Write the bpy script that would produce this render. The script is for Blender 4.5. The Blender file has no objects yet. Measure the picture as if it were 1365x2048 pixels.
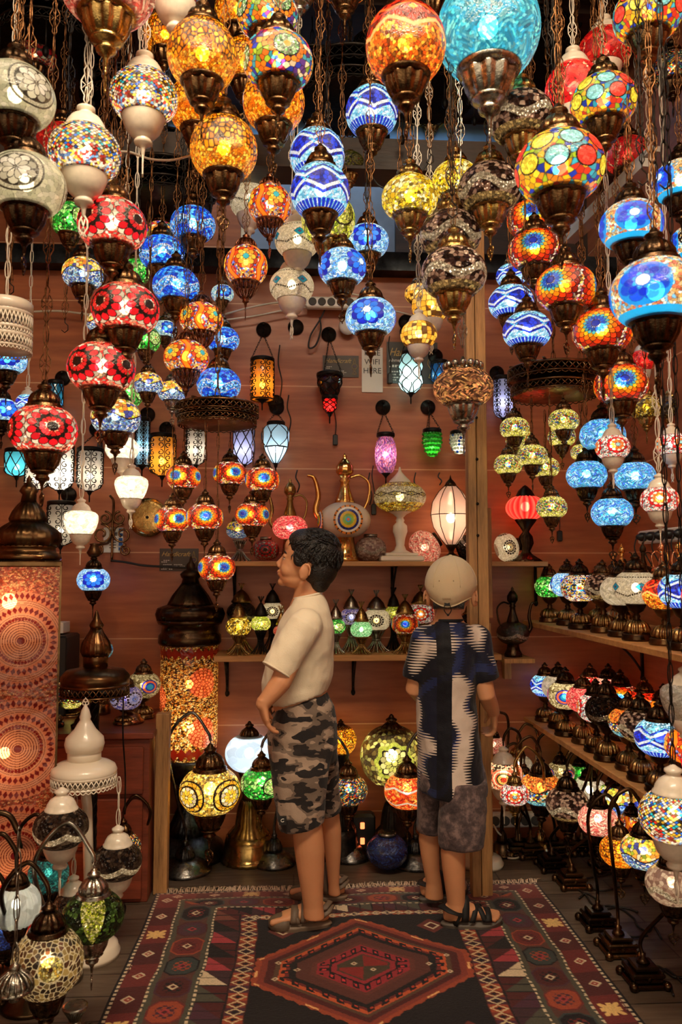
import bpy, bmesh, math, random
import numpy as np
from mathutils import Vector, Matrix
random.seed(7); np.random.seed(7)
PI = math.pi
scene = bpy.context.scene
# ---------------------------------------------------------------- camera, world, lights, exposure
F = 1593.0
CAMZ = 1.2
YAW, PITCH = math.atan(92/F), math.atan(116/F)
cam = bpy.data.objects.new('camera', bpy.data.cameras.new('camera'))
scene.collection.objects.link(cam); scene.camera = cam
cam.location = (0, 0, CAMZ); cam.rotation_euler = (PI/2+PITCH, 0, -YAW)
cam.data.sensor_fit = 'VERTICAL'; cam.data.sensor_height = 36; cam.data.sensor_width = 24
cam.data.lens = 36*F/2048; cam.data.clip_start = .05; cam.data.clip_end = 40
cam.data.dof.use_dof = True; cam.data.dof.focus_distance = 2.8; cam.data.dof.aperture_fstop = 5.0
CR = cam.rotation_euler.to_matrix()
w = bpy.data.worlds.new('world'); scene.world = w; w.use_nodes = True
# added warm fill band at eye level through the open front, dark elsewhere
wt = w.node_tree; bg = wt.nodes['Background']; tcw = wt.nodes.new('ShaderNodeTexCoord'); sxw = wt.nodes.new('ShaderNodeSeparateXYZ'); mrw = wt.nodes.new('ShaderNodeMapRange'); crw = wt.nodes.new('ShaderNodeValToRGB')
wt.links.new(tcw.outputs['Generated'], sxw.inputs[0]); wt.links.new(sxw.outputs[2], mrw.inputs[0]); mrw.inputs[1].default_value = -1; mrw.inputs[2].default_value = 1; wt.links.new(mrw.outputs[0], crw.inputs[0]); wt.links.new(crw.outputs[0], bg.inputs[0])
for k, (p_, c_) in enumerate(((0, .04), (.40, .08), (.48, 1.0), (.60, 1.0), (.72, .08))):
    e_ = crw.color_ramp.elements[k] if k < 2 else crw.color_ramp.elements.new(p_)
    e_.position = p_; e_.color = (c_, c_*.80, c_*.56, 1)
bg.inputs[1].default_value = .60
def area(name, loc, rot, sx, sy, power, col):
    l = bpy.data.lights.new(name, 'AREA'); l.shape = 'RECTANGLE'; l.size = sx; l.size_y = sy; l.energy = power; l.color = col
    o = bpy.data.objects.new(name, l); scene.collection.objects.link(o); o.location = loc; o.rotation_euler = rot
    return o
area('overhead_fill_light', (.1, .7, 3.38), (math.radians(24), 0, 0), 1.6, .5, 48, (1, .80, .56))  # unseen overhead fill, added to brighten the boys from the front
area('skylight', (.1, 3.55, 3.40), (0, 0, 0), 1.6, .22, 3.0, (.55, .75, 1.0))
vs = scene.view_settings
vs.view_transform = 'Standard'; vs.look = 'None'; vs.gamma = 1; vs.use_curve_mapping = False; vs.exposure = 1.22
cy = scene.cycles
cy.use_denoising = True; cy.max_bounces = 6; cy.diffuse_bounces = 2; cy.glossy_bounces = 3
cy.transmission_bounces = 4; cy.transparent_max_bounces = 14; cy.sample_clamp_indirect = 3.0; cy.sample_clamp_direct = 0
cy.caustics_reflective = False; cy.caustics_refractive = False; cy.use_light_tree = True; cy.blur_glossy = 1.0

def ray(px, py):
    return CR @ Vector(((px-682.5)/F, -(py-1024)/F, -1))
def atd(px, py, d):            # a point seen at a pixel, d metres from the camera plane
    return Vector((0, 0, CAMZ)) + ray(px, py)*d
def aty(px, py, Y):            # ... on the plane y = Y
    r = ray(px, py); return Vector((0, 0, CAMZ)) + r*(Y/r.y)
def atz(px, py, Z=0.0):        # ... on the plane z = Z
    r = ray(px, py); return Vector((0, 0, CAMZ)) + r*((Z-CAMZ)/r.z)

# ---------------------------------------------------------------- colours and materials
def lin(c):
    c = np.asarray(c, float)
    return np.where(c <= .04045, c/12.92, ((c+.055)/1.055)**2.4)
def C(r, g, b): return tuple(float(x) for x in lin(np.array([r, g, b])/255.0))
class NT:
    def __init__(s, name):
        s.m = bpy.data.materials.new(name); s.m.use_nodes = True
        s.t = s.m.node_tree; s.t.nodes.clear(); s.out = s.t.nodes.new('ShaderNodeOutputMaterial')
    def n(s, typ, ins={}, **kw):
        nd = s.t.nodes.new(typ)
        for k, v in kw.items(): setattr(nd, k, v)
        for k, v in ins.items():
            if hasattr(v, 'is_output') or hasattr(v, 'links'): s.t.links.new(v, nd.inputs[k])
            else: nd.inputs[k].default_value = v
        return nd
    def math(s, op, a, b=0.0, c=0.0):
        return s.n('ShaderNodeMath', {0: a, 1: b, 2: c}, operation=op).outputs[0]
    def mix(s, f, a, b, bt='MIX'):
        nd = s.t.nodes.new('ShaderNodeMix'); nd.data_type = 'RGBA'; nd.blend_type = bt
        for k, v in ((0, f), (6, a), (7, b)):
            if hasattr(v, 'is_output'): s.t.links.new(v, nd.inputs[k])
            else: nd.inputs[k].default_value = v if k == 0 else (tuple(v)+(1,) if len(v) == 3 else v)
        return nd.outputs[2]
    def ramp(s, f, stops, interp='LINEAR'):
        nd = s.n('ShaderNodeValToRGB', {0: f}); cr = nd.color_ramp; cr.interpolation = interp
        while len(cr.elements) > 1: cr.elements.remove(cr.elements[-1])
        cr.elements[0].position = stops[0][0]; cr.elements[0].color = tuple(stops[0][1])+(1,)
        for p, c in stops[1:]:
            e = cr.elements.new(p); e.color = tuple(c)+(1,)
        return nd.outputs[0]
    def coord(s, kind='Object', scale=(1, 1, 1)):
        tc = s.n('ShaderNodeTexCoord').outputs[kind]
        return s.n('ShaderNodeMapping', {0: tc, 3: scale}).outputs[0]
    def noise(s, v, scale, detail=3, rough=.5):
        return s.n('ShaderNodeTexNoise', {'Vector': v, 'Scale': scale, 'Detail': detail, 'Roughness': rough}).outputs[0]
    def bump(s, h, strength=.3, dist=.01):
        return s.n('ShaderNodeBump', {'Height': h, 'Strength': strength, 'Distance': dist}).outputs[0]
    def finish(s, sh): s.t.links.new(sh, s.out.inputs[0]); return s.m
    def pbsdf(s, **k):
        return s.n('ShaderNodeBsdfPrincipled', {kk.replace('_', ' '): (v+(1,) if isinstance(v, tuple) and len(v) == 3 else v) for kk, v in k.items()}).outputs[0]

def metal(name, dark, light, rough=.38, scale=14, metallic=1.0):
    t = NT(name); v = t.coord()
    f = t.noise(v, scale, 4, .65)
    col = t.ramp(f, [(.36, dark), (.64, light)])
    r = t.ramp(f, [(.3, (rough+.14,)*3), (.7, (rough-.08,)*3)])
    return t.finish(t.pbsdf(Base_Color=col, Metallic=metallic, Roughness=r, Normal=t.bump(t.noise(v, scale*5, 2), .12, .01)))
def plain(name, col, rough=.55, bumpscale=0, bs=.2, spec=.5, vary=.12, scale=6, coat=0):
    t = NT(name); v = t.coord()
    c2 = tuple(x*(1-vary*2) for x in col); c1 = tuple(min(1, x*(1+vary)) for x in col)
    c = t.ramp(t.noise(v, scale, 4), [(.3, c2), (.7, c1)])
    kw = {}
    if bumpscale: kw['Normal'] = t.bump(t.noise(v, bumpscale, 3), bs, .01)
    return t.finish(t.pbsdf(Base_Color=c, Roughness=rough, Specular_IOR_Level=spec, Coat_Weight=coat, **kw))
def wood(name, a, b, scale=(1, 1, 1), rough=.5, ring=7, bs=.15, coat=0):
    t = NT(name); v = t.coord('Object', scale)
    n1 = t.noise(v, ring, 5, .6)
    n2 = t.noise(v, ring*6, 3, .6)
    f = t.math('MULTIPLY_ADD', n2, .35, t.math('MULTIPLY', n1, .75))
    col = t.ramp(f, [(.32, a), (.5, tuple((x+y)/2 for x, y in zip(a, b))), (.72, b)])
    return t.finish(t.pbsdf(Base_Color=col, Roughness=rough, Coat_Weight=coat, Normal=t.bump(n2, bs, .004)))

BRONZE = metal('antique_bronze', C(50, 35, 23), C(134, 100, 66), .27, 5)
COPPER = metal('antique_copper', C(84, 48, 32), C(186, 120, 86), .28, 6)
BRASS = metal('aged_brass', C(104, 78, 40), C(200, 164, 100), .24, 6)
GOLD = metal('polished_gold', C(190, 120, 50), C(255, 205, 120), .14, 8)
ROSEGOLD = metal('polished_rose_gold', C(190, 110, 66), C(255, 190, 140), .14, 8)
SILVER = metal('old_silver', C(84, 78, 68), C(200, 192, 176), .24, 6)
BLACKM = metal('black_iron', C(12, 11, 10), C(46, 38, 32), .42, 20, .8)
DARKBR = metal('dark_bronze', C(30, 22, 17), C(88, 66, 46), .28, 6)
PEWTER = metal('pewter', C(50, 48, 48), C(140, 136, 132), .28)
WHITEP = plain('cream_enamel', C(232, 218, 196), .32, vary=.05, coat=.3)
WHITED = plain('white_plastic', C(226, 220, 208), .4, vary=.04)
BLACKP = plain('black_plastic', C(20, 19, 18), .4, vary=.1)
RUBBER = plain('black_cable', C(24, 20, 17), .55)
BRCABLE = plain('brown_cable', C(70, 50, 34), .6)
WCABLE = plain('white_cable', C(214, 204, 186), .5)
SHELFW = wood('pine_shelf', C(150, 98, 50), C(206, 150, 90), (1, 12, 12), .55, 3)
POSTW = wood('weathered_post', C(112, 76, 44), C(206, 154, 96), (14, 14, 1), .6, 3, .4)
CABW = wood('cabinet_wood', C(84, 36, 22), C(140, 66, 42), (1.2, 6, 10), .42, 3)

def wall_mat():
    t = NT('brown_panelling'); tc = t.n('ShaderNodeTexCoord').outputs['Object']
    sx = t.n('ShaderNodeSeparateXYZ', {0: tc}); z = sx.outputs[2]
    v = t.n('ShaderNodeMapping', {0: tc, 3: (1.0, 1.0, 9)}).outputs[0]
    n1 = t.noise(v, 3.2, 5, .6)
    col = t.ramp(n1, [(.3, C(146, 78, 44)), (.5, C(166, 92, 52)), (.7, C(184, 106, 62))])
    blot = t.noise(t.coord('Object', (1, 1, 1)), 2.2, 3)
    col = t.mix(t.ramp(blot, [(.35, (0, 0, 0)), (.7, (.32,)*3)]), col, C(120, 58, 34))
    zz = t.math('FRACT', t.math('DIVIDE', t.math('ADD', z, .2315), .3765))
    joint = t.math('LESS_THAN', zz, .013)
    col = t.mix(joint, col, C(206, 150, 108))
    bh = t.math('SUBTRACT', t.math('MULTIPLY', n1, .2), joint)
    return t.finish(t.pbsdf(Base_Color=col, Roughness=t.ramp(n1, [(.3, (.5,)*3), (.7, (.34,)*3)]), Specular_IOR_Level=.5, Normal=t.bump(bh, .25, .006)))
WALLM = wall_mat()
def floor_mat():
    t = NT('floor_boards'); tc = t.n('ShaderNodeTexCoord').outputs['Object']
    br = t.n('ShaderNodeTexBrick', {'Vector': tc, 'Color1': C(84, 70, 58)+(1,), 'Color2': C(108, 92, 76)+(1,), 'Mortar': C(36, 28, 22)+(1,), 'Scale': 1.0, 'Mortar Size': .003, 'Brick Width': .8, 'Row Height': .125})
    v = t.n('ShaderNodeMapping', {0: tc, 3: (1.2, 9, 1)}).outputs[0]
    n = t.noise(v, 5, 5, .65)
    col = t.mix(t.ramp(n, [(.3, (0, 0, 0)), (.7, (.6,)*3)]), br.outputs[0], C(66, 48, 34))
    return t.finish(t.pbsdf(Base_Color=col, Roughness=t.ramp(n, [(.3, (.36,)*3), (.7, (.58,)*3)]), Normal=t.bump(br.outputs[1], -.2, .003)))
FLOORM = floor_mat()

# ---------------------------------------------------------------- mesh building
class MB:
    def __init__(s): s.v = []; s.f = []; s.m = []; s.sm = []
    def add(s, vs, fs, mi=0, smooth=True):
        b = len(s.v); s.v += [tuple(x) for x in vs]
        s.f += [tuple(b+i for i in f) for f in fs]; s.m += [mi]*len(fs); s.sm += [smooth]*len(fs)
        return s
    def box(s, c, d, mi=0, R=None, bev=0):
        x, y, z = (q/2 for q in d)
        if bev:
            e = bev; vs = []; 
            for sz in (-1, 1):
                for (ex, ez) in (((e, 0) if sz < 0 else (0, e)), ((0, e) if sz < 0 else (e, 0))):
                    pass
            # chamfered box: three nested rectangles per side
            rings = [(-z, e), (-z+e, 0), (z-e, 0), (z, e)]
            for (zz, i) in rings:
                X, Y = x-i, y-i; k = e*.6
                for (a, b2) in ((-X+k, -Y), (X-k, -Y), (X, -Y+k), (X, Y-k), (X-k, Y), (-X+k, Y), (-X, Y-k), (-X, -Y+k)):
                    vs.append(Vector((a, b2, zz)))
            fs = []
            for r in range(3):
                for i in range(8): fs.append((r*8+i, r*8+(i+1) % 8, r*8+8+(i+1) % 8, r*8+8+i))
            fs.append(tuple(range(7, -1, -1))); fs.append(tuple(range(24, 32)))
        else:
            vs = [Vector((sx*x, sy*y, sz*z)) for sz in (-1, 1) for sy in (-1, 1) for sx in (-1, 1)]
            fs = [(0, 2, 3, 1), (4, 5, 7, 6), (0, 1, 5, 4), (2, 6, 7, 3), (0, 4, 6, 2), (1, 3, 7, 5)]
        if R is not None: vs = [R @ v for v in vs]
        return s.add([v+Vector(c) for v in vs], fs, mi, False)
    def lathe(s, prof, seg=24, c=(0, 0, 0), mi=0, flute=0, famp=0, fz=None, R=None, smooth=True, sx=1, sy=1):
        vs = []; n = len(prof); c = Vector(c)
        for (r, z) in prof:
            for i in range(seg):
                a = 2*PI*i/seg; rr = r
                if flute and (fz is None or fz[0] <= z <= fz[1]): rr = r*(1-famp*(abs(math.sin(a*flute/2))**3 if famp > 0 else 0))
                p = Vector((rr*math.cos(a)*sx, rr*math.sin(a)*sy, z))
                if R is not None: p = R @ p
                vs.append(p+c)
        fs = []
        for j in range(n-1):
            for i in range(seg):
                i2 = (i+1) % seg; fs.append((j*seg+i, j*seg+i2, (j+1)*seg+i2, (j+1)*seg+i))
        if prof[0][0] > 1e-6: fs.append(tuple(range(seg-1, -1, -1)))
        if prof[-1][0] > 1e-6: fs.append(tuple((n-1)*seg+i for i in range(seg)))
        return s.add(vs, fs, mi, smooth)
    def tube(s, pts, r, seg=6, closed=False, mi=0, cap=True, flat=1.0, up=None):
        pts = [Vector(p) for p in pts]; n = len(pts)
        rs = r if hasattr(r, '__len__') else [r]*n
        vs = []; prev = None
        for k in range(n):
            if closed: t = pts[(k+1) % n]-pts[k-1]
            else: t = pts[min(k+1, n-1)]-pts[max(k-1, 0)]
            if t.length < 1e-9: t = Vector((0, 0, 1))
            t.normalize()
            if up is not None: nrm = Vector(up)-t*t.dot(Vector(up))
            elif prev is None: nrm = t.orthogonal()
            else: nrm = prev-t*t.dot(prev)
            if nrm.length < 1e-6: nrm = t.orthogonal()
            nrm.normalize(); prev = nrm; b = t.cross(nrm)
            for i in range(seg):
                a = 2*PI*i/seg; vs.append(pts[k]+(nrm*math.cos(a)*flat+b*math.sin(a))*rs[k])
        fs = []
        for k in range(n if closed else n-1):
            k2 = (k+1) % n
            for i in range(seg):
                i2 = (i+1) % seg; fs.append((k*seg+i, k*seg+i2, k2*seg+i2, k2*seg+i))
        if cap and not closed: fs.append(tuple(range(seg-1, -1, -1))); fs.append(tuple((n-1)*seg+i for i in range(seg)))
        return s.add(vs, fs, mi)
    def ball(s, c, r, seg=12, rings=8, mi=0, R=None):
        rx, ry, rz = (r, r, r) if not hasattr(r, '__len__') else r
        prof = [(max(0, math.sin(PI*j/rings)), -math.cos(PI*j/rings)) for j in range(rings+1)]
        vs = []; c = Vector(c)
        for (q, z) in prof:
            for i in range(seg):
                p = Vector((q*math.cos(2*PI*i/seg)*rx, q*math.sin(2*PI*i/seg)*ry, z*rz))
                if R is not None: p = R @ p
                vs.append(p+c)
        fs = [(j*seg+i, j*seg+(i+1) % seg, (j+1)*seg+(i+1) % seg, (j+1)*seg+i) for j in range(rings) for i in range(seg)]
        return s.add(vs, fs, mi)
    def loft(s, rings, seg=24, mi=0, power=2.0):
        vs = []
        for (c, A, B) in rings:
            c, A, B = Vector(c), Vector(A), Vector(B)
            for i in range(seg):
                a = 2*PI*i/seg; ca, sa = math.cos(a), math.sin(a)
                vs.append(c+A*math.copysign(abs(ca)**(2/power), ca)+B*math.copysign(abs(sa)**(2/power), sa))
        n = len(rings); fs = [(j*seg+i, j*seg+(i+1) % seg, (j+1)*seg+(i+1) % seg, (j+1)*seg+i) for j in range(n-1) for i in range(seg)]
        fs.append(tuple(range(seg-1, -1, -1))); fs.append(tuple((n-1)*seg+i for i in range(seg)))
        return s.add(vs, fs, mi)
    def mesh(s, name, mats):
        me = bpy.data.meshes.new(name); me.from_pydata(s.v, [], s.f)
        for m in (mats if isinstance(mats, (list, tuple)) else [mats]): me.materials.append(m)
        me.polygons.foreach_set('material_index', s.m); me.polygons.foreach_set('use_smooth', s.sm)
        me.update(); return me
def link(name, data, parent=None, loc=None, rot=None, scale=None):
    o = bpy.data.objects.new(name, data); scene.collection.objects.link(o)
    if parent is not None: o.parent = parent
    if loc is not None: o.location = loc
    if rot is not None: o.rotation_euler = rot
    if scale is not None: o.scale = scale if hasattr(scale, '__len__') else (scale,)*3
    return o
def part(name, mb, mats, parent=None, **k): return link(name, mb.mesh(name, mats), parent, **k)
def tag(o, label, cat, group=None):
    o['label'] = label; o['category'] = cat
    if group: o['group'] = group
    return o
def thing(name, label, cat, loc=(0, 0, 0), rz=0, scale=1, group=None):
    o = link(name, None, None, loc, (0, 0, rz), scale); o.empty_display_size = .05
    return tag(o, label, cat, group)
def struct(name, mb, mats):
    o = part(name, mb, mats); o['kind'] = 'structure'; return o
def bez(ps, n=12):                       # smooth curve through points (Catmull-Rom)
    P = [Vector(p) for p in ps]; P = [P[0]*2-P[1]]+P+[P[-1]*2-P[-2]]; out = []
    for k in range(1, len(P)-2):
        for i in range(n):
            t = i/n; a, b, c, d = P[k-1:k+3]
            out.append(.5*((2*b)+(c-a)*t+(2*a-5*b+4*c-d)*t*t+(3*b-a-3*c+d)*t**3))
    out.append(P[-2]); return out

# ---------------------------------------------------------------- the room
YB, XL, XR, ZC = 3.56, -1.95, 1.47, 3.46
struct('floor', MB().box((-.2, 1.6, -.05), (3.7, 4.4, .1)), FLOORM)
struct('wall_back', MB().box((-.25, YB+.03, 1.28), (3.6, .06, 2.56)), WALLM)
DARKW = wood('dark_boards', C(30, 20, 15), C(66, 44, 30), (1, 8, 8), .6, 3)
DARKBEAM = wood('dark_beam', C(22, 15, 11), C(62, 42, 28), (1, 6, 6), .5, 3)
UPM = plain('grey_blue_paint', C(128, 140, 152), .7, vary=.15)
DUSK = plain('daylight_gap_blue', C(110, 160, 205), .7, vary=.1)  # daylight in the gap above the beam, put in as flat blue
struct('wall_back_upper', MB().box((.12, 3.90, 2.95), (.75, .05, .9)), UPM)
struct('wall_back_upper_left', MB().box((-1.15, 3.86, 2.98), (1.75, .05, .96)), WALLM)
struct('wall_back_upper_right', MB().box((1.02, 3.86, 2.98), (1.05, .05, .96)), DARKW)
struct('trim_1', MB().box((.1, 3.84, 3.36), (1.9, .03, .17)), DUSK)
struct('wall_left', MB().box((XL-.03, 1.8, 1.72), (.06, 4.2, 3.46)), WALLM)
struct('wall_right', MB().box((XR+.03, 1.8, 1.72), (.06, 4.2, 3.46)), WALLM)
struct('ceiling', MB().box((-.22, 1.8, ZC+.03), (3.6, 4.3, .06)), DARKW)
struct('trim_2', MB().box((-.25, 3.53, 2.585), (3.5, .12, .085)), metal('steel_beam', C(26, 26, 28), C(62, 66, 70), .4, 6))
struct('trim_3', MB().box((-.35, 3.0, 2.79), (3.2, .12, .135), 0).box((-.35, 2.93, 2.728), (3.2, .03, .012)), DARKBEAM)
for k in range(5): struct('trim_%d' % (5+k), MB().box((-.22, .75+.55*k, 3.42), (3.4, .05, .07)), DARKBEAM)
# sloping white rail under the roof, right
a, b = atd(1140, 480, 3.3), atd(1300, 325, 2.7)
mb = MB(); d = (b-a); L = d.length; R = d.to_track_quat('X', 'Z').to_matrix()
mb.box((a+b)/2, (L, .05, .03), 0, R); mb.box((a+b)/2+Vector((.02, 0, .05)), (L, .04, .02), 0, R)
struct('trim_4', mb, plain('white_rail', C(190, 186, 176), .5))
# wooden post
mb = MB(); p0 = atz(964, 1792)
for dx, wd, dy, top in ((-.022, .032, 0, 2.5), (.018, .04, .006, 2.52)):
    mb.box((p0.x+dx, p0.y+dy, top/2), (wd, .05, top), 0, None, .003)
for z in (.45, .9, 1.33, 1.45, 1.62, 1.78): mb.ball((p0.x-.004, p0.y-.03, z), (.006, .004, .006), 8, 5, 1)
post = tag(part('wooden_post', mb, [POSTW, BLACKM]), 'rough upright timber post beside the boy in the cream cap', 'post')
mb = MB(); q = atz(985, 1735)
for z0, z1, dx in ((.0, .42, .0), (.36, .62, .006), (.6, .98, .004), (1.0, 1.46, .012)): mb.box((q.x+dx-.005, q.y+.03, (z0+z1)/2), (.028, .03, z1-z0), 0, None, .003)
tag(part('wooden_batten', mb, wood('light_batten', C(120, 78, 40), C(196, 142, 84), (14, 14, 1), .55, 3)), 'narrow pale batten nailed up just behind the rough post', 'batten')
# ---------------------------------------------------------------- mosaic glass: tile patterns worked out per vertex
def H(*a):
    x = np.zeros_like(np.asarray(a[0], float))
    for i, q in enumerate(a): x = x+np.asarray(q, float)*(12.9898+37.719*i)
    return np.mod(np.sin(x)*43758.5453, 1.0)
def wrap(a): return (a+PI) % (2*PI)-PI
def voro(lon, lat, n, seed=0, jit=.9):
    s = 2*PI/n; u = lon/s; v = lat/s; iu = np.floor(u); iv = np.floor(v)
    f1 = np.full(u.shape, 9.); f2 = np.full(u.shape, 9.); idv = np.zeros(u.shape); cu = np.zeros(u.shape); cv = np.zeros(u.shape)
    for du in (-1, 0, 1):
        for dv in (-1, 0, 1):
            a = iu+du; b = iv+dv; am = np.mod(a, n)
            h1 = H(am, b, seed+.1); h2 = H(am, b, seed+5.3)
            x = a+.5+(h1-.5)*jit; y = b+.5+(h2-.5)*jit
            d = np.hypot((u-x)*np.maximum(np.cos(lat), .5), v-y)
            near = d < f1
            f2 = np.where(near, f1, np.minimum(f2, d)); f1 = np.where(near, d, f1)
            idv = np.where(near, H(am, b, seed+9.7), idv); cu = np.where(near, x*s, cu); cv = np.where(near, y*s, cv)
    return idv, (f2-f1), cu, cv
def pal(cols, h):
    P = np.array(cols, float)/255.; i = np.minimum((h*len(cols)).astype(int), len(cols)-1); return P[i]
def shade(img, h, amt=.35):
    return img*(1-amt+2*amt*np.mod(h*7.31, 1))[..., None]
def grout(img, e, th, col=(14, 10, 8)):
    k = np.clip(e/th, 0, 1)[..., None]; return img*k+np.array(col)/255.*(1-k)
def put(img, m, col):
    return np.where(m[..., None], col if hasattr(col, 'ndim') and getattr(col, 'ndim', 1) > 1 else np.array(col, float)/255., img)
def beads(lon, lat, cols, n=64, th=.3, seed=0, amt=.5, g=(14, 10, 8)):
    i, e, cu, cv = voro(lon, lat, n, seed); return grout(shade(pal(cols, i), i, amt), e, th, g)
def petals(img, lon, lat, l0, t0, rings, ns, core=None, dark=(12, 8, 6)):
    """painted from the outer ring inward; rings = [(radius, half length, colour)]"""
    dx = wrap(lon-l0)*np.cos(lat); dy = lat-t0; r = np.hypot(dx, dy); th = np.arctan2(dy, dx)
    for k, (rc, hl, col) in enumerate(rings):
        off = .5*(k % 2); fs = np.mod(th*ns/(2*PI)+off, 1)-.5; hw = .5
        q = np.abs((r-rc)/hl)**1.6+np.abs(fs/hw)**1.9
        ids = H(np.floor(th*ns/(2*PI)+off), k+.3)
        img = put(img, q < 1.12, dark)
        c = shade(np.broadcast_to(np.array(col, float)/255., img.shape), ids, .16)
        img = np.where((q < .84)[..., None], c, img)
    if core:
        img = put(img, r < core[0]*1.15, dark); img = put(img, r < core[0], core[1])
    return img, r
def tri(x): return 2*np.abs(2*(x-np.floor(x+.5)))-1
def style(name):
    W0, B0 = (245, 238, 225), (12, 9, 8)
    MULTI = [(245, 235, 215), (235, 190, 40), (30, 90, 210), (20, 165, 200), (200, 40, 30), (240, 240, 230), (60, 50, 30), (240, 205, 70)]
    def fn(lon, lat):
        if name in ('sunflower', 'smallflower'):
            img = beads(lon, lat, [(250, 240, 220), (225, 120, 50), (190, 45, 25), (120, 70, 140), (245, 200, 90), (235, 225, 215), (90, 30, 20)], 70, .1, 2)
            N = 3 if name == 'sunflower' else 4; R = 1.0 if N == 3 else .82
            rg = [(.84, .15, (150, 24, 12)), (.71, .16, (206, 60, 16)), (.57, .16, (238, 124, 18)), (.45, .13, (250, 190, 40)), (.34, .11, (70, 175, 200)), (.24, .11, (24, 80, 205))]
            for k in range(N): img, r = petals(img, lon, lat, 2*PI*k/N, .05, [(a*R, b*R, c) for a, b, c in rg], 16 if N == 3 else 13, (.13*R, (12, 40, 175)))
            return img
        if name == 'redflower':
            img = beads(lon, lat, [(235, 110, 90), (215, 60, 50), (250, 225, 200), (240, 150, 120), (200, 40, 40)], 66, .1, 3)
            for k in range(4):
                l0 = PI/2*k
                img, r = petals(img, lon, lat, l0, 0, [(.70, .1, (210, 205, 190)), (.58, .15, (206, 22, 38)), (.40, .1, (12, 6, 6)), (.30, .11, (214, 28, 34))], 13, (.15, (14, 6, 6)))
                img = put(img, (r > .36) & (r < .45), (16, 6, 6))
            return img
        if name == 'amber':
            i, e, cu, cv = voro(lon*1.0, lat*.8, 44, 4); a = grout(shade(pal([(245, 150, 15), (250, 170, 30), (225, 120, 10), (255, 185, 60)], i), i, .3), e, .36, (30, 10, 2))
            b = beads(lon, lat, [(245, 160, 20), (250, 190, 70), (215, 115, 10)], 74, .14, 6, .3, (50, 20, 2))
            return np.where((lat < -.25+.2*np.cos(4*lon))[..., None], b, a)
        if name in ('yellow', 'gold', 'lime', 'green', 'darkgreen'):
            cs = {'yellow': [(214, 190, 30), (235, 215, 70), (180, 150, 20), (250, 240, 170)], 'gold': [(190, 160, 40), (150, 120, 20), (230, 210, 120), (90, 70, 15)],
                  'lime': [(190, 205, 70), (150, 180, 50), (225, 230, 150)], 'green': [(30, 165, 50), (60, 190, 60), (20, 120, 40), (150, 220, 130)], 'darkgreen': [(46, 66, 28), (70, 96, 40), (30, 40, 18), (24, 26, 14)]}[name]
            img = beads(lon, lat, cs, 60, .13, 8)
            i, e, cu, cv = voro(lon, lat, 34, 9); m = np.cos(3*lon)*.45 > lat+.1
            big = grout(shade(pal(cs, i), i, .2), e, .14)
            img = np.where(m[..., None], img, big)
            if name in ('green', 'lime'):
                for k in range(3):
                    l0 = 2*PI*k/3+.4; dx = wrap(lon-l0)*np.cos(lat); r = np.hypot(dx, lat)
                    fine = beads(lon, lat, [(170, 215, 120), (120, 190, 90), (210, 235, 170)] if name == 'green' else [(226, 236, 120), (200, 214, 80)], 96, .16, 4)
                    img = np.where((r < .5)[..., None], fine, img); img = put(img, np.abs(r-.5) < .03, B0)
                    img = put(img, r < .06, (215, 60, 40))
            if name == 'darkgreen':
                fine = beads(lon, lat, [(214, 226, 90), (240, 240, 150), (150, 170, 40)], 96, .2, 4)
                img = np.where((np.abs(wrap(lon)) < .28+.32*lat)[..., None], fine, img)
            return img
        if name in ('zigblue', 'zigwhite', 'zigtable'):
            N = 5; z = .16*tri(N*lon/(2*PI)); up = lat+.10
            if name == 'zigwhite':
                img = beads(lon, lat, [(238, 234, 218), (225, 222, 205), (248, 246, 236)], 80, .1, 5, .12, (120, 116, 104))
                img = put(img, (np.abs(lat+.34+.8*z) < .045) & (np.sin(lon*60) > -.5), (40, 36, 30))
                img = put(img, (np.abs(lat-.62) < .03) & (np.sin(lon*46) > -.4), (40, 36, 30))
                u = np.mod(N*lon/(2*PI)+.5, 1)-.5
                for s, c in ((.25, (24, 20, 20)), (.225, (20, 150, 200)), (.08, (20, 60, 130)), (.035, (170, 40, 40))):
                    img = put(img, np.abs(u)*1.15+np.abs(lat-.06) < s, c)
                return img
            img = beads(lon, lat, [(150, 220, 235), (200, 238, 240), (110, 200, 225), (235, 245, 240)], 80, .1, 5, .2, (60, 110, 130))
            i, e, cu, cv = voro(lon, lat, 44, 3); bl = grout(pal([(20, 40, 170), (30, 60, 205), (20, 30, 130)], i), e, .12)
            i2, e2, _, _ = voro(lon, lat, 90, 3); wh = grout(pal([(240, 236, 222), (226, 224, 214)], i2), e2, .12, (120, 116, 110))
            b0 = up-z
            img = np.where(((b0 > -.22) & (b0 < -.10))[..., None], bl, img)
            img = np.where(((b0 > -.10) & (b0 < .02))[..., None], wh, img)
            u = np.mod(N*lon/(2*PI), 1)-.5; b1 = up+z
            img = np.where(((b0 >= .02) & (up < .62))[..., None], bl, img)
            q = np.abs(u)*1.25+np.abs(up-.24)*1.0
            img = put(img, (q < .2) & (np.mod(np.floor(u*14)+np.floor(up*14), 2) > .5), (60, 190, 215)); img = put(img, q < .05, (90, 30, 120))
            img = np.where(((np.abs(up-.42+z) < .055) & (b0 > .02))[..., None], wh, img)
            img = np.where(((up-.48+z) > 0)[..., None], np.where((np.abs(up-.57+z) < .05)[..., None], bl, beads(lon, lat, [(120, 205, 228), (170, 225, 235)], 70, .1, 5)), img)
            img = put(img, (lat < -.62) & (np.sin(lon*34) > -.6), (24, 50, 180))
            return img
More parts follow.
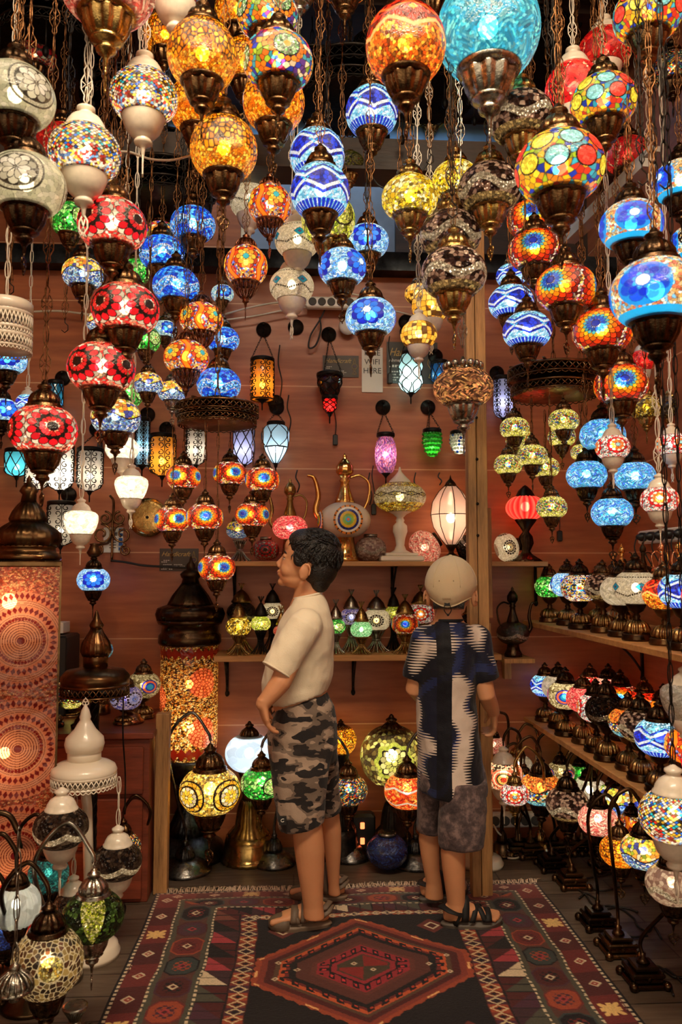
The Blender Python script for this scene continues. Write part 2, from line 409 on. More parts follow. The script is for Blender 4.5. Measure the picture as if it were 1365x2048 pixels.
        if name in ('skyflower', 'tealflower', 'bluestar'):
            bg = [(180, 224, 234), (140, 206, 228), (215, 238, 238), (90, 150, 220)]
            if name == 'bluestar': bg = [(240, 160, 80), (250, 205, 140), (235, 110, 70), (250, 230, 190), (120, 180, 200), (240, 180, 100)]
            img = beads(lon, lat, bg, 74, .1, 7, .25)
            N = 3 if name != 'bluestar' else 4; R = 1.0 if name != 'bluestar' else .9
            for k in range(N):
                l0 = 2*PI*k/N; 
                if name == 'bluestar':
                    dx = wrap(lon-l0)*np.cos(lat); r0 = np.hypot(dx, lat)
                    img = put(img, r0 < .62, (30, 150, 215)); rg = [(.46, .17, (20, 80, 215)), (.30, .2, (14, 50, 190)), (.16, .13, (40, 160, 225))]
                else: rg = [(.56, .15, (22, 40, 176)), (.36, .2, (40, 120, 222))]
                img, r = petals(img, lon, lat, l0, .05, [(a*R, b*R, c) for a, b, c in rg], 8, (.15, (235, 246, 250)), (20, 40, 120) if name != 'bluestar' else (24, 90, 190))
            if name == 'bluestar': img = put(img, (lat < -.66), (30, 170, 215))
            return img
        if name == 'bluemosaic':
            i, e, cu, cv = voro(lon, lat, 46, 11); z = .18*np.cos(4*cu)
            img = grout(shade(pal([(20, 80, 210), (40, 130, 230), (16, 50, 170), (90, 180, 235)], i), i, .2), e, .12, (14, 16, 40))
            fine = beads(lon, lat, [(80, 170, 225), (190, 225, 240), (40, 110, 210)], 90, .12, 4)
            zz = .18*np.cos(4*lon)
            img = np.where((np.abs(lat+.3+zz) < .2)[..., None], fine, img)
            img = put(img, (np.abs(lat+.08+zz) < .035) & (np.sin(lon*70) > -.3), (225, 205, 170)); img = put(img, (np.abs(lat+.52+zz) < .03) & (np.sin(lon*70) > -.3), (205, 175, 140))
            return img
        if name == 'orangeflower':
            img = beads(lon, lat, [(245, 235, 215), (235, 130, 60), (200, 50, 40), (90, 100, 190), (240, 190, 80)], 64, .1, 12)
            for k in range(4):
                l0 = PI/2*k; dx = wrap(lon-l0-PI/4)*np.cos(lat)
                w1 = np.abs(dx-.1*np.sin(5*lat)); img = put(img, w1 < .16, (190, 48, 20)); img = put(img, w1 < .1, (240, 140, 30))
                img, r = petals(img, lon, lat, l0, .12, [(.46, .13, (214, 70, 24)), (.32, .14, (246, 176, 50)), (.19, .1, (250, 206, 90))], 8, (.13, (60, 180, 205)))
            return img
        if name == 'medallion':
            i, e, cu, cv = voro(lon, lat, 26, 3); img = beads(lon, lat, [(222, 226, 206), (206, 212, 190), (238, 240, 226)], 40, .05, 3, .1, (120, 124, 108))
            for k in range(3):
                l0 = 2*PI*k/3; dx = wrap(lon-l0)*np.cos(lat); r = np.hypot(dx, lat); th = np.arctan2(lat, dx)
                fine = beads(lon, lat, [(236, 236, 222), (214, 216, 200)], 90, .12, 6, .1, (130, 130, 116))
                img = np.where(((r < .66))[..., None], fine, img)
                img = put(img, (np.abs(r-.66) < .025) | (np.abs(r-.52) < .02), (60, 58, 50))
                img = put(img, r < .50, (52, 50, 42)); img, _ = petals(img, lon, lat, l0, 0, [(.37, .14, (232, 234, 222)), (.2, .16, (240, 240, 230))], 9, (.05, (80, 80, 70)), (40, 38, 32))
            return img
        if name in ('diamonds', 'greenmulti', 'darkmulti'):
            n = 44; s = 2*PI/n; u = lon/s; v = lat/s*1.15; a = np.floor(u+v); b = np.floor(u-v)
            h = H(np.mod(a+b, 2*n), a-b, .3); fa = np.mod(u+v, 1); fb = np.mod(u-v, 1); e = np.minimum(np.minimum(fa, 1-fa), np.minimum(fb, 1-fb))
            cs = {'diamonds': MULTI+[(250, 240, 225), (245, 225, 200)], 'greenmulti': [(200, 205, 90), (225, 225, 150), (30, 140, 70), (40, 90, 200), (240, 205, 60), (190, 60, 40), (235, 235, 200), (150, 190, 80)],
                  'darkmulti': [(40, 60, 150), (200, 150, 50), (60, 40, 30), (190, 70, 40), (30, 120, 120), (30, 24, 20), (220, 200, 150)]}[name]
            img = grout(shade(pal(cs, h), h, .25), e, .2)
            if name == 'greenmulti':
                f = beads(lon, lat, [(205, 205, 100), (230, 225, 160), (170, 180, 70)], 70, .1, 3); img = np.where(((lat < -.35) | (lat > .6))[..., None], f, img)
            if name == 'diamonds':
                f = beads(lon, lat, [(245, 235, 215), (240, 200, 80), (190, 60, 50), (250, 245, 235), (90, 130, 200)], 70, .1, 3); img = np.where((lat < -.42)[..., None], f, img)
            return img
        if name == 'dots':
            i, e, cu, cv = voro(lon, lat, 38, 21); img = grout(shade(pal([(240, 185, 30), (225, 60, 40), (30, 60, 190), (240, 150, 40), (245, 215, 60), (50, 170, 210), (150, 190, 40)], i), i, .15), e, .14, (60, 56, 60))
            cs = [(110, 195, 215), (225, 60, 50), (215, 205, 60)]
            for row, (t0, ph) in enumerate(((.34, 0), (-.20, .5))):
                for k in range(9):
                    l0 = 2*PI*(k+ph)/9; dx = wrap(lon-l0)*np.cos(lat); r = np.hypot(dx, lat-t0)
                    c = cs[(k+row) % 3]; f = beads(lon, lat, [c, tuple(min(255, int(q*1.12+16)) for q in c)], 80, .08, k, .12, tuple(int(q*.5) for q in c))
                    img = put(img, r < .285, (20, 16, 20)); img = np.where((r < .245)[..., None], f, img)
            return img
        if name in ('brown', 'browndark', 'clearbrown'):
            i, e, cu, cv = voro(lon, lat, 38, 31); h = np.mod(i*3.7, 1)
            base = pal([(70, 48, 44), (178, 146, 132), (40, 26, 22), (205, 178, 160), (90, 62, 54)] if name != 'browndark' else [(30, 22, 18), (46, 34, 28), (60, 46, 38), (24, 18, 16), (90, 76, 64)], h)
            if name == 'clearbrown': base = pal([(190, 160, 150), (225, 205, 190), (150, 120, 112), (240, 225, 210)], h)
            img = grout(base, e, .13, (24, 14, 12) if name != 'clearbrown' else (150, 110, 96))
            z = .2*np.cos(4*lon) if name != 'browndark' else .3*np.abs(np.sin(2*lon))-.1
            f = beads(lon, lat, [(214, 206, 186), (168, 158, 140), (240, 232, 214)], 96, .16, 6, .2, (70, 62, 52))
            img = np.where((np.abs(lat+.2+z) < .15)[..., None], f, img)
            if name == 'brown': img = np.where((lat < -.6)[..., None], beads(lon, lat, [(150, 130, 90), (190, 170, 120)], 60, .1, 2), img)
            return img
        if name in ('bluecrackle', 'skycrackle', 'redcrackle', 'clearcrackle', 'pinkcrackle', 'ambercrackle', 'pink', 'purple', 'cobalt', 'tealcrackle', 'milk', 'orangecrackle', 'lightgreen'):
            cs = {'bluecrackle': [(50, 170, 215), (70, 190, 225), (35, 150, 200), (110, 205, 230)], 'skycrackle': [(90, 150, 215), (60, 110, 205), (120, 200, 225), (170, 215, 235), (60, 175, 200)],
                  'redcrackle': [(214, 30, 34), (190, 20, 30), (235, 60, 50)], 'clearcrackle': [(238, 236, 224), (250, 248, 240), (220, 218, 204)], 'pinkcrackle': [(230, 160, 150), (205, 90, 90), (245, 205, 190)],
                  'ambercrackle': [(150, 116, 92), (96, 70, 58), (210, 180, 130), (190, 140, 110), (70, 52, 46)], 'pink': [(225, 80, 90), (240, 150, 140), (205, 50, 66)], 'purple': [(150, 90, 170), (120, 60, 150), (200, 150, 205), (230, 120, 160)],
                  'cobalt': [(24, 50, 130), (16, 34, 100), (50, 84, 170)], 'tealcrackle': [(30, 120, 130), (60, 160, 165), (20, 90, 105)], 'milk': [(222, 236, 244), (214, 230, 240)],
                  'orangecrackle': [(245, 130, 50), (230, 80, 30), (250, 180, 90), (200, 50, 30)], 'lightgreen': [(130, 200, 150), (170, 225, 185), (90, 180, 120)]}[name]
            n = {'bluecrackle': 96, 'clearcrackle': 34, 'redcrackle': 30, 'milk': 12}.get(name, 76)
            i, e, cu, cv = voro(lon+.12*np.sin(9*lat), lat+.06*np.sin(11*lon), n, 5)
            g = {'clearcrackle': (150, 144, 130), 'milk': (214, 230, 240), 'bluecrackle': (20, 120, 170), 'pinkcrackle': (110, 40, 44), 'redcrackle': (60, 6, 8)}.get(name, (26, 16, 16))
            img = grout(shade(pal(cs, i), i, .12 if n < 60 else .3), e, .08, g)
            if name == 'redcrackle':
                f = beads(lon, lat, [(235, 70, 60), (250, 180, 150), (200, 30, 36)], 80, .12, 3)
                for k in range(4): img = np.where((np.abs(np.abs(wrap(lon-PI/2*k)*np.cos(lat))-.25-.2*np.cos(3*lat)) < .06)[..., None], f, img)
            if name == 'orangecrackle':
                z = .12*tri(5*lon/(2*PI)); img = put(img, np.abs(lat-.28-z) < .045, (190, 200, 205)); img = put(img, np.abs(lat+.45+z) < .04, (190, 200, 205))
                u = np.mod(5*lon/(2*PI), 1)-.5; q = np.abs(u)*1.2+np.abs(lat+.1); img = put(img, q < .26, (190, 44, 20)); img = put(img, q < .12, (245, 150, 60))
            return img
        if name in ('redzig', 'limeflower', 'goldflower', 'multigreenflower', 'multibow'):
            cs = {'redzig': [(240, 130, 30), (225, 90, 20), (250, 170, 60)], 'limeflower': [(150, 150, 80), (60, 50, 24), (190, 190, 120), (110, 96, 50)], 'goldflower': [(225, 180, 70), (200, 160, 60), (240, 215, 130)],
                  'multigreenflower': MULTI, 'multibow': MULTI}[name]
            img = beads(lon, lat, cs, 70 if name != 'limeflower' else 40, .14, 5)
            if name == 'redzig':
                z = .14*tri(5*lon/(2*PI)); img = put(img, (lat-.1-z > 0), (176, 30, 16)); u = np.mod(5*lon/(2*PI)+.5, 1)-.5
                f = beads(lon, lat, [(176, 28, 14), (200, 44, 20)], 50, .12, 2); img = np.where(((lat-.1-z) > 0)[..., None], f, img)
                img = put(img, np.abs(u)*1.2+np.abs(lat-.42) < .13, (245, 170, 40)); img = put(img, np.abs(lat-.02-z) < .05, (238, 200, 130)); img = put(img, np.abs(lat-.52+z) < .05, (236, 120, 50))
                return img
            if name == 'limeflower':
                for k in range(3):
                    l0 = 2*PI*k/3; dx = wrap(lon-l0)*np.cos(lat); r = np.hypot(dx, lat); th = np.arctan2(lat, dx); R = .62+.05*np.cos(8*th)
                    img = put(img, r < R, (20, 16, 10)); f = beads(lon, lat, [(188, 204, 90), (170, 190, 76)], 60, .04, 2, .08); img = np.where(((r < R) & (r > R-.15))[..., None], f, img)
                    img, _ = petals(img, lon, lat, l0, 0, [(.36, .11, (214, 214, 150)), (.2, .12, (190, 200, 110))], 12, (.08, (240, 235, 140)))
                return img
            if name == 'goldflower':
                for k in range(4):
                    l0 = PI/2*k; dx = wrap(lon-l0)*np.cos(lat); r = np.hypot(dx, lat)
                    i, e, cu, cv = voro(lon, lat, 34, 9); big = grout(pal([(236, 186, 40), (220, 160, 40), (245, 205, 90)], i), e, .16)
                    img = np.where(((r < .62) & (r > .42))[..., None], big, img); img = put(img, np.abs(r-.42) < .03, B0); img = put(img, np.abs(r-.62) < .03, B0)
                    img, _ = petals(img, lon, lat, l0, 0, [(.3, .1, (226, 214, 190)), (.17, .12, (240, 200, 60))], 10, (.05, (240, 230, 190)))
                return img
            if name == 'multigreenflower':
                i, e, cu, cv = voro(lon, lat, 36, 21); img = grout(shade(pal([(240, 120, 30), (40, 60, 190), (245, 225, 190), (60, 170, 200), (190, 40, 90), (150, 190, 50), (90, 50, 140), (245, 160, 60)], i), i, .15), e, .14)
                for k in range(4):
                    l0 = PI/2*k; dx = wrap(lon-l0)*np.cos(lat); r = np.hypot(dx, lat+.08)
                    img, _ = petals(img, lon, lat, l0, -.08, [(.46, .085, (240, 140, 40))], 15); f = beads(lon, lat, [(90, 160, 90), (150, 205, 150), (200, 230, 190)], 90, .16, 3)
                    img = np.where((r < .37)[..., None], f, img); img = put(img, r < .1, (245, 150, 40)); img = put(img, np.abs(r-.37) < .02, B0)
                return img
            z = .22*np.cos(5*lon)
            img = np.where(((lat+.0-z*.5) > .12)[..., None], beads(lon, lat, [(240, 120, 40), (225, 90, 30), (250, 160, 70)] if name == 'multibow' else cs, 74, .12, 3), img)
            img = put(img, np.abs(lat-.12-z*.5) < .035, B0)
            return np.where((lat < -.5)[..., None], beads(lon, lat, [(70, 150, 215), (120, 190, 225)], 70, .1, 3), img)
        if name == 'yellowblue':
            z = .14*np.cos(4*lon); i, e, cu, cv = voro(lon, lat, 34, 17)
            top = grout(shade(pal([(240, 200, 60), (245, 235, 200), (60, 70, 160), (235, 150, 60), (160, 190, 60), (250, 220, 120)], i), i, .2), e, .12)
            low = beads(lon, lat, [(90, 140, 220), (140, 185, 235), (200, 220, 240), (60, 90, 200)], 76, .1, 5)
            img = np.where((lat+.1+z > 0)[..., None], top, low); return put(img, np.abs(lat+.1+z) < .035, (30, 20, 14))
        if name in ('starhoney',):
            n = 22; i, e, cu, cv = voro(lon, lat, n, 41, .35); c = pal([(90, 56, 10), (235, 190, 70), (245, 215, 120), (225, 170, 50)], np.mod(i*5.3, 1))
            return grout(c, e, .14, (60, 34, 6))
        if name == 'tilesun':
            i, e, cu, cv = voro(lon, lat, 38, 13); k = np.clip(e/.2, 0, 1); c = shade(pal([(74, 54, 34), (120, 96, 58), (46, 34, 24), (150, 130, 80), (96, 60, 36)], i), i, .25)
            img = np.where((e < .13)[..., None], np.array((232, 220, 186))/255., c)
            for k in range(3):
                l0 = 2*PI*k/3; dx = wrap(lon-l0)*np.cos(lat); r = np.hypot(dx, lat-.22); f = beads(lon, lat, [(226, 206, 110), (240, 226, 150), (190, 160, 70)], 90, .2, 3)
                img = put(img, r < .36, (232, 220, 186)); img = np.where((r < .33)[..., None], f, img); img = put(img, r < .06, (70, 30, 20))
            return img
        if name == 'pedestalglass':
            img = beads(lon, lat, [(226, 218, 180), (240, 234, 206), (206, 196, 150)], 76, .2, 3, .15); z = .13*tri(5*lon/(2*PI))
            img = put(img, np.abs(lat-.12-z) < .03, (60, 56, 44)); img = put(img, np.abs(lat-.12+z) < .03, (60, 56, 44))
            u = np.mod(5*lon/(2*PI)+.25, .5)-.25; q = np.abs(u)*1.3+np.abs(lat-.12)
            for s, c in ((.1, (200, 190, 60)), (.05, (50, 70, 150))): img = put(img, q < s, c)
            f = beads(lon, lat, [(236, 200, 60), (214, 170, 40), (245, 224, 120)], 60, .2, 4); return np.where(((lat < -.4) | (lat > .62))[..., None], f, img)
        if name == 'melon':
            c = .5+.5*np.cos(18*lon); return (c[..., None]*np.array((255, 110, 110))+(1-c[..., None])*np.array((206, 24, 36)))/255.
        if name in ('redwhiteflower',):
            img = beads(lon, lat, [(240, 235, 225), (210, 60, 60), (150, 190, 210), (190, 180, 200)], 70, .1, 3)
            for k in range(4): img, r = petals(img, lon, lat, PI/2*k, .05, [(.52, .12, (190, 26, 34)), (.38, .1, (235, 225, 215)), (.26, .13, (240, 120, 40))], 9, (.12, (130, 190, 210)))
            return img
        if name in ('whiteflower', 'bluewhiteflower', 'orangerings', 'peacock'):
            bg = {'whiteflower': [(232, 226, 205), (245, 240, 225)], 'bluewhiteflower': [(150, 140, 210), (210, 200, 235), (90, 90, 200)], 'orangerings': [(240, 225, 195), (235, 120, 90), (60, 50, 40)], 'peacock': [(226, 220, 180), (120, 110, 70), (170, 160, 120)]}[name]
            img = beads(lon, lat, bg, 60, .08, 3, .1)
            for k in range(4):
                l0 = PI/2*k
                if name == 'whiteflower': img, r = petals(img, lon, lat, l0, 0, [(.46, .09, (30, 24, 20)), (.30, .1, (60, 46, 30)), (.16, .1, (200, 180, 120))], 14, (.06, (40, 30, 20)), (232, 226, 205))
                elif name == 'bluewhiteflower': img, r = petals(img, lon, lat, l0, 0, [(.48, .09, (24, 20, 40)), (.3, .12, (150, 160, 225)), (.15, .1, (90, 120, 220))], 13, (.05, (30, 30, 60)), (200, 190, 235))
                elif name == 'orangerings':
                    dx = wrap(lon-l0)*np.cos(lat); r = np.hypot(dx, lat)
                    for q, c in ((.62, (240, 120, 90)), (.54, (236, 228, 205)), (.46, (226, 90, 60)), (.38, (40, 60, 40)), (.3, (240, 200, 110)), (.16, (200, 70, 50))): img = put(img, r < q, c)
                    i, e, cu, cv = voro(lon, lat, 60, 3); img = grout(img, e, .12)
                else:
                    dx = wrap(lon-l0)*np.cos(lat); r = np.hypot(dx, lat)
                    for q, c in ((.5, (30, 40, 160)), (.42, (235, 110, 60)), (.3, (20, 60, 190)), (.2, (40, 160, 220))): img = put(img, r < q, c)
            return img
        raise KeyError(name)
    return fn

def glass_mat(name, trans=.2, rough=.12, lit=True, dark=1.0):
    t = NT(name); a = t.n('ShaderNodeAttribute', attribute_name='Col').outputs[0]
    v = t.coord('Object'); nb = t.bump(t.noise(v, 26, 2), .35, .02)
    tl = t.n('ShaderNodeBsdfTranslucent', {0: a}).outputs[0]
    df = t.n('ShaderNodeBsdfDiffuse', {0: a}).outputs[0]
    tp = t.n('ShaderNodeBsdfTransparent', {0: a}).outputs[0]
    s1 = t.n('ShaderNodeMixShader', {0: .16 if lit else .45, 1: tl, 2: df}).outputs[0]
    s2 = t.n('ShaderNodeMixShader', {0: trans, 1: s1, 2: tp}).outputs[0]
    gl = t.n('ShaderNodeBsdfGlossy', {'Color': (1, .97, .92, 1), 'Roughness': rough, 'Normal': nb}).outputs[0]
    fr = t.n('ShaderNodeLayerWeight', {0: .28, 1: nb}).outputs[1]
    f2 = t.math('MULTIPLY_ADD', fr, .42, .03)
    return t.finish(t.n('ShaderNodeMixShader', {0: f2, 1: s2, 2: gl}).outputs[0])
GLASS = glass_mat('mosaic_glass', .2)
GLASSC = glass_mat('clear_crackle_glass', .62)
GLASSU = glass_mat('mosaic_glass_unlit', .10, .10, False)
def mirror_mat():
    t = NT('mirror_mosaic_glass'); a = t.n('ShaderNodeAttribute', attribute_name='Col').outputs[0]
    v = t.coord('Object'); vo = t.n('ShaderNodeTexVoronoi', {'Vector': v, 'Scale': 9.0})
    nb = t.n('ShaderNodeBump', {'Height': vo.outputs[0], 'Strength': .5, 'Distance': .05}).outputs[0]
    p = t.pbsdf(Base_Color=a, Metallic=.55, Roughness=.16, Normal=nb)
    tl = t.n('ShaderNodeBsdfTranslucent', {0: a}).outputs[0]
    return t.finish(t.n('ShaderNodeMixShader', {0: .45, 1: p, 2: tl}).outputs[0])
MIRROR = mirror_mat()
def bulb_mat(name, col, strength):
    t = NT(name); return t.finish(t.n('ShaderNodeEmission', {0: col+(1,), 1: strength}).outputs[0])
BULBW = bulb_mat('warm_bulb', (1, .80, .56), 21.0)
BULBC = bulb_mat('cool_bulb', (.88, .94, 1), 20.0)
BULBD = bulb_mat('dim_bulb', (1, .78, .5), 8.0)
BULBH = bulb_mat('bright_bulb', (1, .84, .62), 60.0)
BULBO = bulb_mat('orange_bulb', (1, .62, .3), 22.0)

GL_CACHE = {}
def globe_profile(shape):
    if shape == 'round': t0, b, k = 1.15, .80, 1.0
    elif shape == 'flat': t0, b, k = 1.12, .70, 1.0
    elif shape == 'ball': t0, b, k = 1.2, .97, 1.0
    elif shape == 'pot': return [(1.0*f, z) for f, z in ((.62, -.78), (.74, -.6), (.86, -.38), (.95, -.1), (1, .15), (.98, .38), (.88, .52), (.7, .62), (.52, .68))]
    elif shape == 'tall': return [(f, z) for f, z in ((.5, -1.55), (.72, -1.35), (.92, -.8), (1, -.2), (.98, .5), (.84, 1.1), (.66, 1.4), (.6, 1.5))]
    elif shape == 'cyl': return [(f, z) for f, z in ((.96, -1.62), (1, -1.6), (1, -.5), (1, .5), (1, 1.6), (.96, 1.62))]
    n = 40; out = []
    for i in range(n+1):
        t = -t0+2*t0*i/n; out.append((math.copysign(abs(math.cos(t))**.92, 1), b*math.sin(t)))
    return out
def resample(pr, n):
    P = [Vector((r, z)) for r, z in pr]; L = [0]
    for a, b in zip(P, P[1:]): L.append(L[-1]+(b-a).length)
    out = []; j = 0
    for i in range(n+1):
        s = L[-1]*i/n
        while j < len(L)-2 and L[j+1] < s: j += 1
        q = (s-L[j])/(L[j+1]-L[j]); p = P[j].lerp(P[j+1], q); out.append((p.x, p.y))
    return out
def globe_mesh(sty, shape='round', res=1, mat=None, ribs=0, key=None):
    k = (sty, shape, res, mat.name, ribs)
    if k in GL_CACHE: return GL_CACHE[k]
    W, Hh = (260, 100) if res == 1 else ((400, 150) if res == 2 else (170, 64))
    pr = resample(globe_profile(shape), Hh)
    lon = np.arange(W)*2*PI/W; R = np.array([p[0] for p in pr]); Z = np.array([p[1] for p in pr])
    zm = max(abs(Z)); lat = np.linspace(-1.1, 1.1, Hh+1) if shape in ('tall', 'cyl', 'pot') else np.arcsin(np.clip(Z/({'round': .8, 'flat': .7, 'ball': .97}[shape]), -1, 1))
    if shape in ('tall', 'cyl'): lat = Z*1.0
    LON, LAT = np.meshgrid(lon, lat)
    col = style(sty)(LON, LAT if shape not in ('tall', 'cyl') else LAT*.55)
    rgb = lin(np.clip(col, 0, 1))
    rr = R[:, None]*(1+(.05*np.cos(ribs*LON) if ribs else 0))
    X = rr*np.cos(LON); Y = rr*np.sin(LON); ZZ = np.broadcast_to(Z[:, None], X.shape)
    vs = np.stack([X, Y, ZZ], -1).reshape(-1, 3)
    j, i = np.meshgrid(np.arange(Hh), np.arange(W), indexing='ij'); i2 = (i+1) % W
    fs = np.stack([j*W+i, j*W+i2, (j+1)*W+i2, (j+1)*W+i], -1).reshape(-1, 4)
    me = bpy.data.meshes.new('glass_globe'); me.vertices.add(len(vs)); me.vertices.foreach_set('co', vs.ravel())
    me.loops.add(fs.size); me.loops.foreach_set('vertex_index', fs.ravel().astype(np.int32))
    me.polygons.add(len(fs)); me.polygons.foreach_set('loop_start', np.arange(0, fs.size, 4, dtype=np.int32))
    me.update(calc_edges=True); me.polygons.foreach_set('use_smooth', [True]*len(fs))
    at = me.color_attributes.new('Col', 'FLOAT_COLOR', 'POINT')
    at.data.foreach_set('color', np.concatenate([rgb.reshape(-1, 3), np.ones((len(vs), 1))], 1).astype(np.float32).ravel())
    me.materials.append(mat); me.validate(); GL_CACHE[k] = me
    return me

# ---------------------------------------------------------------- lamp fittings (unit = globe radius, origin = globe centre)
FT = {}
def cached(key, fn):
    if key not in FT: FT[key] = fn()
    return FT[key]
def cap_mesh(kind, mat, z0=.66):
    def f():
        m = MB()
        if kind == 'white': m.lathe([(.57, z0-.08), (.61, z0-.02), (.60, z0+.04), (.55, z0+.08), (.52, z0+.2), (.42, z0+.36), (.27, z0+.46), (.21, z0+.5), (.2, z0+.56), (.26, z0+.6), (.25, z0+.68), (.14, z0+.74), (.06, z0+.8), (0, z0+.81)], 28)
        elif kind == 'filigree':
            m.lathe([(.50, z0-.03), (.53, z0+.02), (.49, z0+.06)], 28)
            for k in range(16):
                a = 2*PI*k/16; m.tube([(math.cos(a)*r, math.sin(a)*r, z) for r, z in ((.5, z0), (.47, z0+.2), (.36, z0+.36), (.2, z0+.46), (.1, z0+.5))], .035, 5)
            m.lathe([(.44, z0), (.42, z0+.18), (.3, z0+.34), (.16, z0+.44), (.14, z0+.56), (.17, z0+.6), (.08, z0+.68), (0, z0+.74)], 20)
        elif kind == 'crown':
            m.lathe([(.5, z0-.05), (.56, z0), (.52, z0+.08), (.5, z0+.12), (.2, z0+.16), (.1, z0+.2), (.05, z0+.5), (0, z0+.52)], 28)
            for k in range(14):
                a = 2*PI*k/14; m.ball((math.cos(a)*.58, math.sin(a)*.58, z0+.16), (.12, .12, .14), 8, 6)
        else:
            m.lathe([(.50, z0-.06), (.56, z0-.02), (.58, z0+.03), (.53, z0+.06), (.55, z0+.1), (.49, z0+.13)], 36)
            m.lathe([(.49, z0+.12), (.47, z0+.28), (.38, z0+.44), (.25, z0+.54), (.2, z0+.58)], 60, flute=12, famp=.11)
            m.lathe([(.2, z0+.57), (.17, z0+.62), (.22, z0+.66), (.2, z0+.71), (.11, z0+.76), (.09, z0+.82), (.04, z0+.88), (0, z0+.89)], 20)
        m.lathe([(.0, z0-.3), (.14, z0-.3), (.15, z0+.02), (.0, z0+.02)], 12)
        return m.mesh('cap', mat)
    return cached(('cap', kind, mat.name, z0), f)
def cup_mesh(kind, mat, z0=-.60):
    def f():
        m = MB()
        if kind == 'white': m.lathe([(0, z0-1.24), (.05, z0-1.2), (.07, z0-1.0), (.12, z0-.9), (.24, z0-.86), (.27, z0-.78), (.22, z0-.7), (.24, z0-.66), (.36, z0-.6), (.5, z0-.44), (.6, z0-.2), (.64, z0-.02), (.63, z0+.04), (.58, z0+.06), (.5, z0+.04)], 32)
        elif kind == 'filigree':
            m.lathe([(.55, z0-.06), (.63, z0-.03), (.64, z0+.04), (.58, z0+.07)], 36)
            for k in range(18):
                a = 2*PI*k/18
                for s in (-.06, .06): m.tube([(math.cos(a+s*q)*r, math.sin(a+s*q)*r, z) for r, z, q in ((.6, z0, 0), (.59, z0-.18, 1), (.5, z0-.36, 1), (.36, z0-.56, 0), (.2, z0-.72, 0))], .024, 4)
            m.lathe([(0, z0-1.18), (.05, z0-1.1), (.07, z0-.95), (.16, z0-.88), (.13, z0-.8), (.2, z0-.72), (.24, z0-.66)], 16)
        else:
            m.lathe([(.30, z0-.62), (.40, z0-.5), (.49, z0-.32), (.54, z0-.14), (.55, z0-.08)], 60, flute=10, famp=.13)
            m.lathe([(.54, z0-.10), (.60, z0-.06), (.62, z0), (.60, z0+.05), (.52, z0+.07), (.4, z0+.03)], 40)
            m.lathe([(0, z0-1.22), (.035, z0-1.18), (.05, z0-1.02), (.1, z0-.92), (.2, z0-.86), (.22, z0-.8), (.16, z0-.74), (.2, z0-.7), (.3, z0-.66), (.36, z0-.61)], 24)
        return m.mesh('bottom_cup', mat)
    return cached(('cup', kind, mat.name, z0), f)
def finial_mesh(kind, mat, z0=-1.80):
    def f():
        m = MB(); r = .028
        if kind == 'white':
            for s in (-1, 1):
                m.tube([(0, 0, z0+.05), (s*.12, 0, z0-.15), (s*.13, 0, z0-.35), (s*.03, 0, z0-.5), (s*.1, 0, z0-.62)], r, 5)
                m.tube([(s*.05, 0, z0-.1), (0, 0, z0-.3), (s*.05, 0, z0-.45)], r*.8, 4)
        else:
            m.tube([(0, 0, z0+.05), (0, 0, z0-.1)], r, 5)
            for a in (-PI/2, PI/6, 5*PI/6):
                c = (math.cos(a)*.11, z0-.26+math.sin(a)*.11)
                m.tube([(c[0]+.095*math.cos(t), 0, c[1]+.095*math.sin(t)) for t in np.linspace(0, 2*PI, 11)[:-1]], r, 5, True)
            m.tube([(.16*math.cos(t), 0, z0-.26+.2*math.sin(t)) for t in np.linspace(0, 2*PI, 13)[:-1]], r*.8, 5, True)
            m.ball((0, 0, z0-.5), (.03, .03, .06), 6, 5)
        return m.mesh('finial', mat)
    return cached(('fin', kind, mat.name, z0), f)
BULBM = {}
def bulb_mesh(mat, r=.2):
    return cached(('bulb', mat.name, r), lambda: MB().ball((0, 0, 0), (r, r, r*1.1), 10, 7).mesh('bulb', mat))
def chain_mesh(n, mat, kind='link'):
    """n links of 5 cm going up from z = 0, with the flex woven through"""
    def f():
        m = MB(); p = .05
        for k in range(n):
            z = p*k+p/2
            if kind == 'ornate' and k % 3 != 2:
                if k % 3 == 0:
                    zc = p*(k+1); h = .047
                    for s in (-1, 1):
                        m.tube([(s*.001, 0, zc-h), (s*.006, 0, zc-h*.8), (s*.0045, 0, zc-h*.55), (s*.0125, 0, zc-h*.22), (s*.0125, 0, zc+h*.22), (s*.0045, 0, zc+h*.55), (s*.006, 0, zc+h*.8), (s*.001, 0, zc+h)], .0017, 4)
                        m.tube([(s*.0115, 0, zc-h*.2), (s*.002, 0, zc), (s*.0115, 0, zc+h*.2)], .0013, 4)
                        m.tube([(s*.004, 0, zc-h*.5), (s*.001, 0, zc-h*.1)], .0012, 4); m.tube([(s*.004, 0, zc+h*.5), (s*.001, 0, zc+h*.1)], .0012, 4)
            else:
                pts = [((.0065 if kind != 'fine' else .0045)*math.cos(t), 0, z+.029*math.sin(t)) for t in np.linspace(0, 2*PI, 11)[:-1]]
                if k % 2: pts = [(0, x, zz) for x, y, zz in pts]
                m.tube(pts, .0017 if kind != 'fine' else .0012, 4, True)
        m.tube([(.0022*math.sin(z*21), .0022*math.cos(z*17), z) for z in np.arange(0, p*n+.001, .02)], .0015, 4)
        return m.mesh('chain', mat)
    return cached(('chain', n, mat.name, kind), f)
FIT = {'b': ('bronze', BRONZE), 'c': ('filigree', COPPER), 'w': ('white', WHITEP), 's': ('bronze', SILVER), 'r': ('bronze', BRASS), 'd': ('bronze', DARKBR)}
